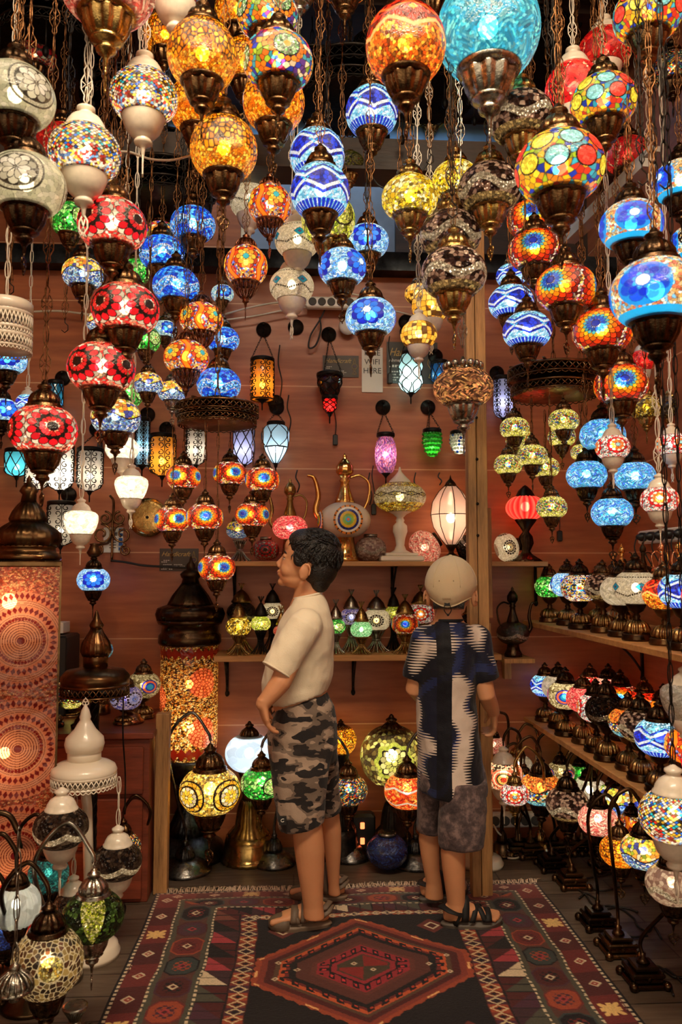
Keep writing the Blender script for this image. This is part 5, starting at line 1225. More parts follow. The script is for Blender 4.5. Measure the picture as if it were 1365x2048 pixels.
# ---------------------------------------------------------------- little table lamps on the right wall shelves
def table_lamp(label, loc, sty, mt=DARKBR, lit='w', a=.066, group=None, hb=1.0, turn=0):
    t = thing('table_lamp', label, 'lamp', loc, group=group)
    m = cached(('tlbase', mt.name), lambda: MB().lathe([(.046, 0), (.048, .006), (.044, .012), (.046, .018), (.040, .022)], 28).lathe([(.038, .02), (.043, .032), (.036, .048), (.02, .058)], 64, 1 and (0, 0, 0), 1, flute=16, famp=.2).lathe([(.018, .056), (.009, .064), (.012, .07), (.008, .078), (.022, .086), (.03, .1), (.034, .112)], 20).mesh('base', [mt, RIBM]))
    link('base', m, t, scale=(1, 1, hb)); zc = .112*hb+a*.62
    gm = MIRROR if sty in ('browndark', 'brown') else (GLASS if lit else GLASSU)
    link('glass_globe', globe_mesh(sty, 'round', 1, gm), t, loc=(0, 0, zc), rot=(0, 0, face_rz(loc, turn)), scale=a)
    link('cap', cap_mesh('bronze', mt), t, loc=(0, 0, zc), scale=a)
    if lit: link('bulb', bulb_mesh({'w': BULBW, 'd': BULBD, 'c': BULBC, 'o': BULBO}[lit]), t, loc=(0, 0, zc), scale=a)
    return t
TLN = {'green': 'green and lime', 'skyflower': 'sky blue flowered', 'diamonds': 'multicoloured diamond', 'brown': 'brown mirrored', 'clearcrackle': 'clear crackle', 'zigwhite': 'white turquoise-diamond', 'redzig': 'orange zigzag', 'orangeflower': 'orange flowered', 'zigblue': 'blue zigzag', 'peacock': 'blue and orange eye',
       'pink': 'pink crackle', 'redwhiteflower': 'red and white flowered', 'browndark': 'black and silver', 'multibow': 'orange scalloped', 'sunflower': 'sunflower', 'redflower': 'red rosette', 'pinkcrackle': 'rose crackle', 'gold': 'dark gold', 'dots': 'coloured disc'}
def row(styles, X, ys, z, rowname, grp):
    for k, (s, y) in enumerate(zip(styles, ys)):
        st, lit = s; nth = ['farthest', 'second', 'third', 'fourth', 'fifth', 'sixth', 'seventh', 'eighth', 'ninth', 'tenth', 'eleventh', 'twelfth'][k]
        table_lamp('%s table lamp, %s from the back wall, %s' % (TLN[st], nth, rowname), (X+.012*math.sin(k*2.3), y, z), st, DARKBR if k % 3 else BRONZE, lit, group=grp, a=.064+.004*(k % 3), turn=.3*math.sin(k*1.7), hb=1.0+.1*(k % 2))
ys1 = [3.40, 3.20, 3.0, 2.82, 2.65, 2.5, 2.35, 2.2, 2.05]
row([('green', 'w'), ('skyflower', 'c'), ('diamonds', 'w'), ('brown', 'd'), ('clearcrackle', 'd'), ('zigwhite', 'd'), ('redzig', 'w'), ('zigblue', 'c'), ('pink', 'w')], 1.10, ys1, RS1, 'upper right front row', 'table lamps on the upper right shelf')
row([('multibow', 'w'), ('clearcrackle', 'd'), ('pinkcrackle', 'd')], 1.29, [3.34, 3.18, 3.03], RS1, 'upper right back row', 'table lamps on the upper right shelf')
ys2 = [3.44, 3.29, 3.14, 3.0, 2.86, 2.73, 2.60, 2.47, 2.34, 2.20, 2.05]
row([('zigblue', 'c'), ('clearcrackle', 'd'), ('peacock', 'w'), ('pink', 'w'), ('redwhiteflower', 'w'), ('browndark', None), ('multibow', 'w'), ('brown', 'd'), ('zigblue', 'c'), ('orangeflower', 'w'), ('redflower', 'w')], 1.085, ys2, RS2, 'middle right front row', 'table lamps on the middle right shelf')
row([('redflower', 'w'), ('pinkcrackle', 'w'), ('sunflower', 'w'), ('redzig', 'w'), ('orangeflower', 'w'), ('gold', 'd'), ('redwhiteflower', 'w'), ('dots', 'w'), ('pink', 'w')], 1.27, [3.40, 3.22, 3.05, 2.88, 2.72, 2.56, 2.4, 2.24, 2.08], RS2, 'middle right back row', 'table lamps on the middle right shelf')

# ---------------------------------------------------------------- swan-necked lamps on the floor
def disc_base(r, mt): return cached(('dbase', round(r, 3), mt.name), lambda: MB().lathe([(r*.97, 0), (r, .006), (r*.97, .014), (r*.86, .02), (r*.84, .026), (r*.72, .032), (r*.7, .037), (r*.56, .042), (r*.54, .046), (r*.36, .052)], 56).lathe([(r*.36, .05), (r*.38, .062), (r*.3, .085), (r*.16, .1)], 60, flute=22, famp=.1).lathe([(r*.16, .098), (r*.1, .106), (r*.13, .112), (.008, .122)], 20).mesh('base', mt))
def square_base(r, mt):
    def f():
        m = MB()
        for zz, q in ((.008, 1.0), (.022, .82), (.036, .9), (.05, .66)): m.box((0, 0, zz), (2*r*q, 2*r*q, .014), 0, None, .004)
        for sx in (-1, 1):
            for sy in (-1, 1): m.ball((sx*r*.95, sy*r*.95, .012), (r*.26, r*.26, .014), 10, 6)
        for k in range(12):
            a = 2*PI*k/12; m.ball((r*.75*math.cos(a), r*.75*math.sin(a), .03), (r*.17, r*.17, .012), 8, 5)
        m.lathe([(r*.4, .056), (r*.3, .066), (r*.14, .072), (.009, .085)], 24, flute=10, famp=.12)
        return m.mesh('base', mt)
    return cached(('sbase', round(r, 3), mt.name), f)
def swan(label, bpx, gpx, gpy, gw, sty, D, base='disc', br=.1, fit='b', lit='w', shape='round', mt=DARKBR, archh=.14, ribs=0, turn=0, group='swan-necked lamps on the floor', side=None, res=1, gd=None, tilt=0):
    B = atz(*bpx)
    if B.y > 3.42: B = Vector((aty(bpx[0], 1700, 3.42).x, 3.42, 0))
    if gd: gd = min(gd, 3.42)
    d = gd or F*D/gw; G = atd(gpx, gpy, d)
    if gd: D = gw*gd/F
    t = thing('swan_neck_lamp', label, 'lamp', B, group=group)
    link('base', disc_base(br, mt) if base == 'disc' else square_base(br, mt), t)
    g = G-B; a = D/2; top = a*(.66+.84)
    zt, zb = add_globe(t, sty, fit, shape, res, lit, ribs, a=a, at=g, rz=face_rz(G, turn))
    s = side if side is not None else (-1 if g.x > 0 else 1)
    hook = g+Vector((0, 0, a*(zt+.8)+.02)); arch = hook+Vector((s*archh*.45, 0, archh*.62)); out = hook+Vector((s*archh*.95, .01, .0))
    z0 = .1 if base == 'disc' else .07
    part('swan_neck', MB().tube(bez([(0, 0, z0), (0, 0, z0+.06), Vector((0, 0, 0)).lerp(Vector((out.x, out.y, 0)), .55)+Vector((0, 0, (hook.z+z0)*.5)), out, arch, hook+Vector((s*.01, 0, .03)), hook], 9), .0058, 8), mt, t)
    part('hook_link', MB().tube([hook+Vector((0, .006*math.cos(q), -.008+.014*math.sin(q))) for q in np.linspace(0, 2*PI, 11)[:-1]], .002, 5, True), mt, t)
    return t
swan('swan-necked lamp with a gold mosaic globe of round flowers, left of the boy', (370, 1742), 420, 1582, 122, 'goldflower', .2, br=.108, archh=.17, gd=3.05, mt=PEWTER, turn=.75, res=2)
swan('swan-necked lamp with a vivid green mosaic globe beside the left boy', (549, 1727), 523, 1566, 82, 'green', .16, br=.09, gd=3.2, side=1, archh=.1, mt=PEWTER, turn=.2)
swan('swan-necked lamp with a dark confetti mosaic globe between the boys', (700, 1714), 697, 1580, 78, 'darkmulti', .16, br=.09, gd=3.25, archh=.13, side=-1, mt=PEWTER)
swan('swan-necked lamp with an orange and silver zigzag globe left of the capped boy', (832, 1728), 815, 1582, 92, 'orangecrackle', .16, br=.1, gd=3.2, side=1, archh=.13, mt=PEWTER)
RG = 'swan-necked lamps on the right floor'
RL = [((1040, 1660), 1036, 1532, 60, 'clearcrackle', 'd', 'clear crackle globe, farthest on the right', 'r'), ((1060, 1690), 1050, 1563, 48, 'skycrackle', 'c', 'small blue globe behind the orange one', 'd'), ((1062, 1712), 1083, 1578, 84, 'multibow', 'w', 'orange-topped scalloped globe', 'd'),
      ((1105, 1738), 1136, 1608, 86, 'brown', 'd', 'brown and silver mirror globe', 'd'), ((1150, 1690), 1180, 1582, 70, 'clearcrackle', 'w', 'clear globe behind the rose one', 'd'), ((1180, 1700), 1236, 1600, 84, 'yellowblue', 'c', 'blue globe with a yellow band', 'd'),
      ((1145, 1772), 1197, 1640, 78, 'pinkcrackle', 'w', 'rose crackle globe with a bright bulb', 'd'), ((1197, 1852), 1241, 1702, 80, 'amber', 'o', 'tilted amber globe', 'b'), ((1238, 1905), 1288, 1702, 90, 'yellowblue', 'w', 'blue-topped globe with yellow arches', 'd'),
      ((1288, 1965), 1345, 1768, 102, 'clearbrown', 'd', 'mauve and clear tile globe', 'd'), ((1215, 1740), 1265, 1650, 60, 'orangeflower', 'd', 'small orange globe behind the amber one', 'd'), ((1110, 1672), 1122, 1545, 56, 'peacock', 'd', 'small blue-eyed globe behind the mirror one', 'd'), ((1165, 1660), 1160, 1548, 50, 'green', 'd', 'small green globe at the back', 'd')]
GDS = [3.39, 3.27, 3.13, 2.97, 3.33, 3.14, 2.86, 2.50, 2.36, 2.22, 2.80, 3.26, 3.42]
for k, (b, x, y, w_, st, li, lb, ft) in enumerate(RL):
    q = atz(*b); swan('swan-necked lamp on the right floor, '+lb, b, x, y, w_, st, .1, 'square', .052, fit=ft, lit=li, gd=GDS[k], archh=.1, side=-1 if k % 3 else 1, mt=DARKBR if k % 2 else BRONZE, group=RG, turn=.2*k)
swan('swan-necked lamp with an orange-ringed globe half behind the capped boy', (1035, 1655), 1008, 1550, 78, 'orangerings', .13, 'square', .05, fit='w', gd=3.24, archh=.08, side=1)
swan('swan-necked lamp with a red and white globe over a brass cup', (1082, 1660), 1030, 1588, 58, 'redwhiteflower', .1, 'disc', .07, fit='r', gd=3.01, archh=.12, side=1, mt=BRASS)
swan('swan-necked lamp with a small rosy globe beside the batten', (1005, 1665), 988, 1490, 46, 'pinkcrackle', .1, 'disc', .06, fit='d', gd=3.35, archh=.07, side=1, lit='d')
# ---------------------------------------------------------------- standing lamps along the back
def floor_base(t, H_, r, mt, name='base'):
    part(name, MB().lathe([(r, 0), (r*1.02, .012), (r*.96, .022), (r*.9, .03), (r*.86, H_*.2), (r*.8, H_*.28)], 48, flute=24, famp=.04).lathe([(r*.8, H_*.27), (r*.74, H_*.3), (r*.5, H_*.38), (r*.42, H_*.55), (r*.3, H_*.66)], 60, flute=20, famp=.08).lathe([(r*.3, H_*.65), (r*.22, H_*.7), (r*.3, H_*.75), (r*.2, H_*.82), (r*.34, H_*.9), (r*.46, H_)], 32), mt, t)
def standing(label, px, py, cy, wd, sty, H_, r, mt, lit, shape='round', fit='d', mat=None, turn=0, gm=None):
    B = atz(px, py); B.y = min(B.y, 3.42); t = thing('standing_lamp', label, 'lamp', B); s = F/B.y; a = wd/s/2; zc = aty(px, cy, B.y).z
    floor_base(t, H_ or zc-a*.6, r, mt)
    g = link('glass_globe', globe_mesh(sty, shape, 2, gm or GLASS), t, loc=(0, 0, zc), rot=(0, 0, face_rz(B, turn)), scale=a)
    link('cap', cap_mesh(FIT[fit][0], FIT[fit][1]), t, loc=(0, 0, zc), scale=a*.85)
    if lit: link('bulb', bulb_mesh({'w': BULBW, 'd': BULBD, 'c': BULBC, 'o': BULBO}[lit]), t, loc=(0, 0, zc), scale=a)
    return t
standing('standing lamp with a glowing white milk glass globe on a brass base', 500, 1702, 1506, 94, 'milk', None, .115, BRASS, 'c')
standing('standing lamp with a big lime and brown flowered mosaic globe on a black base', 776, 1688, 1512, 124, 'limeflower', None, .1, BLACKM, 'w', 'ball', turn=.1)
standing('standing lamp with an amber crackle globe half hidden between the boys', 678, 1690, 1480, 62, 'amber', None, .08, BLACKM, 'w', 'ball')
B = atz(775, 1742); loose_globe('cobalt blue crackle glass vase standing on the floor between the boys', (B.x, B.y, .078), .083, 'cobalt', 'round', 0, None, 'glass_vase', 'vase')
B = atz(965, 1730); t = thing('white_lamp_stand', 'white round lamp foot on the floor behind the post', 'lamp stand', B)
part('base', MB().lathe([(.085, 0), (.088, .012), (.082, .02), (.08, .03), (.07, .036), (.02, .044), (.012, .06)], 48), WHITEP, t); part('pole', MB().tube([(0, 0, .05), (0, 0, .42)], .008, 10), WHITEP, t)
# tall amber cylinder lamp
B = atz(374, 1712); Y = B.y; s = F/Y; zz = lambda py: aty(374, py, Y).z
t = thing('tall_cylinder_lamp', 'tall amber mosaic cylinder lamp with a dark onion dome', 'lamp', B)
def cyl_mosaic(r, h, fn, W=220, Hh=260, mat=None, square=False, name='glass_shade'):
    u = np.arange(W)/W; v = np.linspace(0, 1, Hh+1); U, V = np.meshgrid(u, v)
    rgb = lin(np.clip(fn(U*2*PI*r if not square else U*8*r, V*h), 0, 1))
    if square:
        p = U*4; k = np.floor(p).astype(int); q = (p-k)*2-1
        X = np.choose(k, [q, np.ones_like(q), -q, -np.ones_like(q)])*r; Y_ = np.choose(k, [-np.ones_like(q), q, np.ones_like(q), -q])*r
    else: X = r*np.cos(2*PI*U); Y_ = r*np.sin(2*PI*U)
    vs = np.stack([X, Y_, V*h], -1).reshape(-1, 3); j, i = np.meshgrid(np.arange(Hh), np.arange(W), indexing='ij'); i2 = (i+1) % W
    fs = np.stack([j*W+i, j*W+i2, (j+1)*W+i2, (j+1)*W+i], -1).reshape(-1, 4)
    me = bpy.data.meshes.new(name); me.from_pydata([tuple(x) for x in vs], [], [tuple(int(y) for y in x) for x in fs])
    at = me.color_attributes.new('Col', 'FLOAT_COLOR', 'POINT'); at.data.foreach_set('color', np.concatenate([rgb.reshape(-1, 3), np.ones((len(vs), 1))], 1).astype(np.float32).ravel())
    me.polygons.foreach_set('use_smooth', [not square]*len(fs)); me.materials.append(mat); return me
def amberfn(S, Z):
    i, e, cu, cv = voro(S*2*PI, Z*2*PI, 170, 3)
    img = grout(shade(pal([(240, 176, 70), (252, 212, 120), (200, 126, 40), (110, 60, 20), (255, 230, 160), (60, 34, 14)], i), i, .3), e, .2)
    for (s0, z0, R) in ((.65, .319, .062), (.65, .116, .062), (.43, .25, .055), (.42, .08, .05), (.14, .3, .06), (.25, .12, .06)):
        dx = S-s0; dy = Z-z0; r = np.hypot(dx, dy); th = np.arctan2(dy, dx)
        for k in range(4, -1, -1):
            rc = R*(k+.5)/5; fs = np.mod(th*(8+2*k)/(2*PI)+.5*(k % 2), 1)-.5; q = np.abs((r-rc)/(R*.16))**1.5+np.abs(fs/.5)**1.7
            img = put(img, (q < 1.15) & (r < R), (140, 44, 18)); c = shade(np.broadcast_to(np.array((250, 136, 88))/255., img.shape), H(np.floor(th*(8+2*k)/(2*PI)+.5*(k % 2)), k), .2); img = np.where(((q < .66) & (r < R))[..., None], c, img)
    hgt = Z.max(); 
    for z0, a in ((.03, 1), (hgt-.04, -1)): img = put(img, (np.abs(Z-z0) < .016+.008*np.cos(S*190)), (130, 30, 16))
    return img
z0, z1 = zz(1512), zz(1284)
link('glass_shade', cyl_mosaic(.122, z1-z0, amberfn, 300, 300, mat=GLASS), t, loc=(0, 0, z0), rot=(0, 0, 0))
link('bulb', bulb_mesh(BULBW), t, loc=(.0, 0, z0+.12), scale=.13); link('bulb', bulb_mesh(BULBO), t, loc=(-.0, 0, z0+.3), scale=.09)
part('dome', MB().lathe([(.128, z1-.01), (.134, z1), (.132, z1+.03), (.122, z1+.04), (.118, z1+.07), (.135, z1+.078), (.142, z1+.095)], 48).lathe([(.142, z1+.094), (.15, z1+.12), (.14, z1+.145), (.1, z1+.16)], 64, flute=26, famp=.05).lathe([(.1, z1+.158), (.094, z1+.17), (.078, z1+.2), (.05, z1+.235), (.04, z1+.25)], 48, flute=18, famp=.08).lathe([(.04, z1+.248), (.034, z1+.27), (.04, z1+.276), (.046, z1+.29), (.03, z1+.305), (.018, z1+.31), (.02, z1+.33), (.008, z1+.345), (.005, z1+.36), (0, z1+.37)], 32), DARKBR, t)
part('foot', MB().lathe([(.165, 0), (.17, .015), (.16, .03), (.15, .05), (.12, .07), (.1, .1)], 56, flute=0).lathe([(.1, .098), (.07, .14), (.045, .19), (.03, .22)], 60, flute=24, famp=.08).lathe([(.03, .218), (.045, .24), (.05, .26), (.03, .28), (.05, .3), (.1, .33), (.122, .37), (.128, .4), (.124, z0)], 48), metal('blackened_pewter', C(24, 24, 26), C(86, 88, 92), .34), t)
# tall square mosaic lamp, left edge
dcol = 2.55; c = atd(43, 1500, dcol); B = Vector((c.x, c.y, 0)); t = thing('tall_square_lamp', 'tall square red and orange mosaic lamp with circles under a bronze dome', 'lamp', B)
def redfn(S, Z):
    q = .105; sl = np.mod(S, 2*q)-q   # each face
    i, e, cu, cv = voro(S*2*PI, Z*2*PI, 190, 3)
    img = grout(shade(pal([(214, 120, 84), (236, 160, 116), (190, 90, 66), (170, 70, 50), (240, 178, 130)], i), i, .25), e, .1, (90, 30, 22))
    for z0 in (.30-.0, .62, .95, -.05):
        r = np.hypot(sl+.012, Z-z0); th = np.arctan2(Z-z0, sl+.012)
        for (r0, r1, kind) in ((.126, .152, 'd'), (.108, .126, 'w'), (.084, .108, 'd'), (.074, .084, 'w'), (.0, .072, 's')):
            if kind == 's':
                m = r < r1; base = np.broadcast_to(np.array((226, 160, 128))/255., img.shape).copy(); fr = np.mod(r/.0075, 1); base = put(base, fr < .3, (110, 34, 28)); base = np.where((r < .012)[..., None], np.array((120, 30, 24))/255., base); img = np.where(m[..., None], base, img)
                img = put(img, (np.abs(r-.068) < .0045) & (np.mod(th*7, 1) > .2), (140, 30, 26))
            elif kind == 'w':
                m = (r > r0) & (r < r1); base = np.broadcast_to(np.array((236, 170, 140))/255., img.shape).copy(); base = put(base, np.mod(r/.0065, 1) < .25, (130, 56, 44)); img = np.where(m[..., None], base, img)
            else:
                rc, hl = (r0+r1)/2, (r1-r0)/2; n = int(2*PI*rc/.016); fs = np.mod(th*n/(2*PI), 1)-.5; dm = np.abs(fs*2)+np.abs((r-rc)/hl)
                m = (r > r0) & (r < r1); img = np.where(m[..., None], np.array((238, 150, 116))/255., img); img = put(img, m & (dm < .9), (130, 26, 24))
    return img
zt = atd(43, 1133, dcol).z; zb_ = .03
link('glass_shade', cyl_mosaic(.102, zt-zb_, redfn, 520, 620, GLASS, True), t, loc=(0, 0, zb_))
t.rotation_euler = (0, 0, .30)
for k, (bz, bs) in enumerate(((.14, .17), (.62, .085), (1.1, .12))): link('bulb', bulb_mesh(BULBO), t, loc=(-.05, 0, bz), scale=bs)
m = MB().box((0, 0, .015), (.215, .215, .03), 0, None, .004).box((0, 0, zt+.008), (.214, .214, .02), 0, None, .004)
for sx in (-1, 1):
    for sy in (-1, 1): m.box((sx*.103, sy*.103, (zt+.03)/2), (.006, .006, zt-.02))
part('frame', m, BRONZE, t)
part('dome', MB().lathe([(.1, zt+.018), (.108, zt+.026), (.104, zt+.04), (.09, zt+.046), (.088, zt+.06), (.098, zt+.066)], 48).lathe([(.098, zt+.064), (.108, zt+.09), (.104, zt+.11), (.08, zt+.13), (.056, zt+.145)], 72, flute=30, famp=.07).lathe([(.056, zt+.143), (.06, zt+.155), (.05, zt+.18), (.036, zt+.2), (.026, zt+.21)], 48, flute=16, famp=.09).lathe([(.026, zt+.208), (.02, zt+.235), (.03, zt+.245), (.022, zt+.262), (.008, zt+.275), (.006, zt+.29), (0, zt+.3)], 28), BRASS if False else BRONZE, t)
# ---------------------------------------------------------------- cabinet and what stands on it
X1 = aty(303, 1500, 3.05).x; t = thing('low_cabinet', 'low brown plank cabinet against the left of the back wall', 'cabinet', (X1-.45, 3.265, 0))
part('carcass', MB().box((0, 0, .29), (.9, .5, .58), 0, None, .003), CABW, t); part('top', MB().box((0, -.005, .595), (.93, .53, .022), 0, None, .003), CABW, t)
for k in range(3): part('drawer_front', MB().box((-.0, -.258, .1+.185*k), (.86, .016, .17), 0, None, .004), CABW, t)
tag(part('dark_post', MB().box((X1+.035, 3.1, .33), (.05, .05, .66), 0, None, .003), POSTW), 'dark short upright post at the right end of the cabinet', 'post')
CT = .607
c = Vector((aty(118, 1250, 3.45).x, 3.44, 1.08)); tag(part('cardboard_box', MB().box((0, 0, 0), (.09, .1, .045), 0, None, .002), WHITED, None, loc=(c.x-.01, c.y, .96)), 'small white box behind the square lamp', 'box')
tag(part('black_case', MB().box((c.x, 3.42, .77), (.14, .2, .325), 0, None, .008), BLACKP), 'black case standing under the small white box', 'case')
for k, (x, cy, w_, st, lb, yy, sc) in enumerate(((105, 1385, 60, 'darkmulti', 'behind the square lamp', 3.14, 1), (140, 1395, 58, 'greenmulti', 'left of the twisted stand', 3.36, 1), (287, 1370, 66, 'peacock', 'orange and blue, at the cabinet end', 3.3, 1), (252, 1395, 62, 'bluewhiteflower', 'lavender and blue, in front', 3.18, 1), (200, 1300, 50, 'skycrackle', 'blue, high behind the twisted stand', 3.4, 2.6))):
    TLN.setdefault(st, st); p = aty(x, cy, yy); a = w_*yy/F/2; hb = max(.25, (p.z-CT-a*.62)/.112)
    table_lamp('small table lamp on the cabinet, '+lb, (p.x, yy, CT), st, BRONZE, 'd' if k != 1 else 'w', a=a, group='small lamps on the cabinet', hb=hb, turn=.2*k)
tag(part('pedestal_disc', MB().lathe([(.05, 0), (.052, .01), (.04, .016), (.036, .03), (.012, .04), (0, .042)], 32), COPPER, None, loc=(aty(262, 1440, 3.2).x, 3.2, CT)), 'loose copper lamp foot on the cabinet', 'lamp foot')
tag(part('pedestal_disc', MB().lathe([(.05, 0), (.052, .01), (.04, .016), (.036, .03), (.012, .06), (.02, .08), (0, .1)], 32), DARKBR, None, loc=(aty(170, 1440, 3.12).x, 3.12, CT)), 'loose dark lamp foot on the cabinet', 'lamp foot')
# twisted pole stand with bronze canopy
B = Vector((aty(195, 1350, 2.95).x, 2.92, 0)); t = thing('twisted_pole_stand', 'bronze canopy lamp stand on a twisted black pole', 'lamp stand', B)
zc = aty(195, 1350, 2.95).z
m = MB().lathe([(.016, .03), (.016, zc-.02)], 12)
for k in range(4): m.tube([(.013*math.cos(z*40+k*PI/2), .013*math.sin(z*40+k*PI/2), z) for z in np.arange(.03, zc-.02, .012)], .005, 5)
part('twisted_pole', m, BLACKM, t); part('base', MB().lathe([(.12, 0), (.122, .012), (.11, .02), (.05, .03), (.02, .05)], 40), BLACKM, t)
part('canopy', MB().lathe([(.118, zc-.03), (.12, zc), (.112, zc+.01), (.1, zc+.022), (.06, zc+.03), (.045, zc+.034)], 56, flute=0).lathe([(.042, zc+.03), (.044, zc+.07), (.04, zc+.075)], 30).lathe([(.046, zc+.07), (.056, zc+.09), (.05, zc+.12), (.03, zc+.15), (.02, zc+.17)], 48, flute=18, famp=.1).lathe([(.02, zc+.168), (.026, zc+.18), (.014, zc+.2), (.004, zc+.23), (0, zc+.235)], 20), BRONZE, t)
link('pierced_ring', ring_mesh(.118, .05, BRONZE, 36), t, loc=(0, 0, zc-.05))
m = MB(); 
m.tube(bez([(.1, 0, zc-.05), (.105, -.02, zc-.2), (.11, .01, zc-.35), (.115, -.01, zc-.48)], 8), .003, 5); part('twisted_flex', m, BLACKM, t)
swanloc = None
# white chandelier stand
B = atz(180, 1912); Yw = B.y; s = F/Yw; zf = lambda py: aty(180, py, Yw).z; t = thing('white_canopy_stand', 'cream enamel canopy lamp stand with a pierced gallery', 'lamp stand', B)
part('base', MB().lathe([(.09, 0), (.092, .014), (.086, .022), (.084, .034), (.074, .04), (.03, .048), (.02, .07)], 48), WHITEP, t)
zc = zf(1548); px0 = aty(168, 1548, Yw).x-B.x
part('pole', MB().tube([(0, 0, .05), (px0*.6, 0, .45), (px0, 0, zc)], .016, 14), WHITEP, t)
cc_ = (px0, 0, 0)
def off(pr): return pr
m = MB().lathe([(.1, zc-.004), (.102, zc+.012), (.096, zc+.026), (.08, zc+.036), (.05, zc+.046)], 48, cc_).lathe([(.052, zc+.04), (.052, zc+.07), (.05, zc+.074)], 40, cc_).lathe([(.056, zc+.072), (.062, zc+.095), (.058, zc+.115), (.034, zc+.14), (.022, zc+.16), (.016, zc+.17), (.018, zc+.178), (.012, zc+.2), (.004, zc+.215), (0, zc+.22)], 36, cc_)
part('canopy', m, WHITEP, t); g = link('pierced_gallery', ring_mesh(.1, .045, WHITEP, 40), t, loc=(px0, 0, zc-.016))
link('finial', finial_mesh('bronze', WHITEP), t, loc=(px0, 0, zc+.215-.055*1.9), rot=(PI, 0, 0), scale=.055)
for k, (x, y, w_, sty, lit, lb) in enumerate(((122, 1655, 108, 'browndark', 'd', 'left'), (235, 1722, 96, 'browndark', 'd', 'right'), (146, 1812, 84, 'browndark', 'd', 'low'))):
    d = 2.36 if k == 0 else (2.5 if k == 1 else 2.46); D = w_*d/F; loc = atd(x, y, d)
    q = thing('hanging_lamp', 'x', 'lamp', loc, scale=D/2, group='mirror globes under the cream stand'); add_globe(q, sty, 'w', 'round', 2, lit, rz=face_rz(loc, .2)); q['label'] = 'black and silver mirror globe hung from the cream stand, '+['upper left one', 'right-hand one', 'lowest, behind the green globe'][k]
    hang(q, loc.z+1.44*D/2, zc-.01, WHITEP, 'link')
# left foreground lamps
swan('swan-necked lamp with a big gold and cream tile globe, front left', (62, 2010), 95, 1925, 140, 'tilesun', .165, 'disc', .08, fit='d', lit='d', shape='ball', archh=.12, side=-1, turn=.1, res=2)
swan('swan-necked lamp with a dark green mosaic globe lit yellow-green', (110, 1960), 186, 1832, 122, 'darkgreen', .155, 'disc', .08, fit='s', lit='d', archh=.16, side=-1, turn=PI*0, res=2, mt=SILVER)
swan('swan-necked lamp with a teal ribbed globe beside the square lamp', (105, 1880), 97, 1748, 76, 'tealcrackle', .115, 'disc', .07, fit='d', lit='d', shape='ball', ribs=16, archh=.1, side=-1)
swan('swan-necked lamp with a pale ribbed glass globe at the left edge', (25, 1960), 32, 1812, 92, 'milk', .115, 'disc', .07, fit='d', lit='d', shape='ball', ribs=18, archh=.1, side=-1)
swan('swan-necked lamp with a cobalt globe at the left edge', (-20, 2000), 8, 1860, 76, 'cobalt', .1, 'disc', .07, fit='d', lit='d', shape='ball', archh=.08, side=-1)
swan('swan-necked lamp with a small multicoloured globe behind the mirror globes', (250, 1790), 246, 1692, 72, 'darkmulti', .13, 'disc', .07, fit='b', lit='w', archh=.1, side=1)
p = atz(150, 2030, .06); t = thing('wire_tuft_foot', 'flared silver wire foot lying front left', 'lamp foot', (p.x, p.y, 0)); link('wire_foot', wire_foot(.08, .03, .072, SILVER, 26), t)
p = atd(28, 2010, 1.75); t = thing('lamp_pendant', 'silver ribbed cap on a chain in the bottom left corner', 'lamp cap', (p.x, p.y, p.z-.02)); link('cap', cap_mesh('filigree', SILVER), t, scale=.08)
link('chain', chain_mesh(6, SILVER, 'link'), t, loc=(0, 0, .1)); part('hook_arm', MB().tube(bez([(0, 0, .39), (-.03, 0, .43), (-.1, 0, .42), (-.14, 0, .3), (-.15, 0, .1), (-.15, 0, -p.z+.025)], 8), .007, 8), DARKBR, t)
# black switch box and power strip on the floor by the back wall
B = atz(722, 1686); t = thing('extension_box', 'black extension box with two lit orange switches', 'socket box', (B.x, 3.47, 0))
t = part('box', MB().box((0, 0, .085), (.1, .07, .17), 0, None, .012), BLACKP, t)
sw = bulb_mat('switch_glow', (1, .16, .05), 1.6)
for z in (.062, .125): part('switch', MB().box((-.006, -.037, z), (.018, .008, .026), 0, None, .002), sw, t)
t = thing('power_strip', 'white power strip with round sockets low behind the post', 'power strip', (aty(1030, 1640, 3.52).x, 3.53, aty(1030, 1640, 3.52).z)); t = part('strip_body', MB().box((0, 0, 0), (.24, .04, .06), 0, None, .006), WHITED, t); m = MB()
for k in range(5): m.lathe([(.017, 0), (.021, .0), (.021, .003), (.017, .003)], 18, (-.09+.045*k, -.021, 0), R=R90); m.ball((-.095+.045*k, -.02, 0), .003, 6, 4); m.ball((-.085+.045*k, -.02, 0), .003, 6, 4)
part('sockets', m, INK, t)
p = atz(1003, 1693); tag(part('plug_adapter', MB().box((p.x, p.y, .012), (.055, .025, .022), Matrix and None, None, .005) if False else MB().box((p.x, p.y, .012), (.055, .025, .022), 0, None, .005), WHITED), 'white plug adapter on the floor right of the post', 'plug')
cable('white cable curling on the floor right of the post', [atz(x, y, .006) for x, y in ((1010, 1693), (985, 1690), (975, 1686))]+[aty(985, 1650, 3.46), aty(1000, 1668, 3.4)]+[atz(x, y, .006) for x, y in ((1030, 1688), (1045, 1703), (1035, 1716), (1010, 1714), (985, 1700))], .004, WCABLE)
FC = 'black flexes trailing on the floor'
cable('black flex looping beside the pewter lamp foot', [atz(x, y, .006) for x, y in ((400, 1715), (425, 1706), (440, 1712), (470, 1728), (500, 1726), (520, 1712), (500, 1700), (540, 1695), (575, 1690))], .004, group=FC)
cable('black flex behind the cobalt vase', [atz(x, y, .006) for x, y in ((720, 1690), (745, 1700), (790, 1695), (830, 1690), (850, 1680))], .004, group=FC)
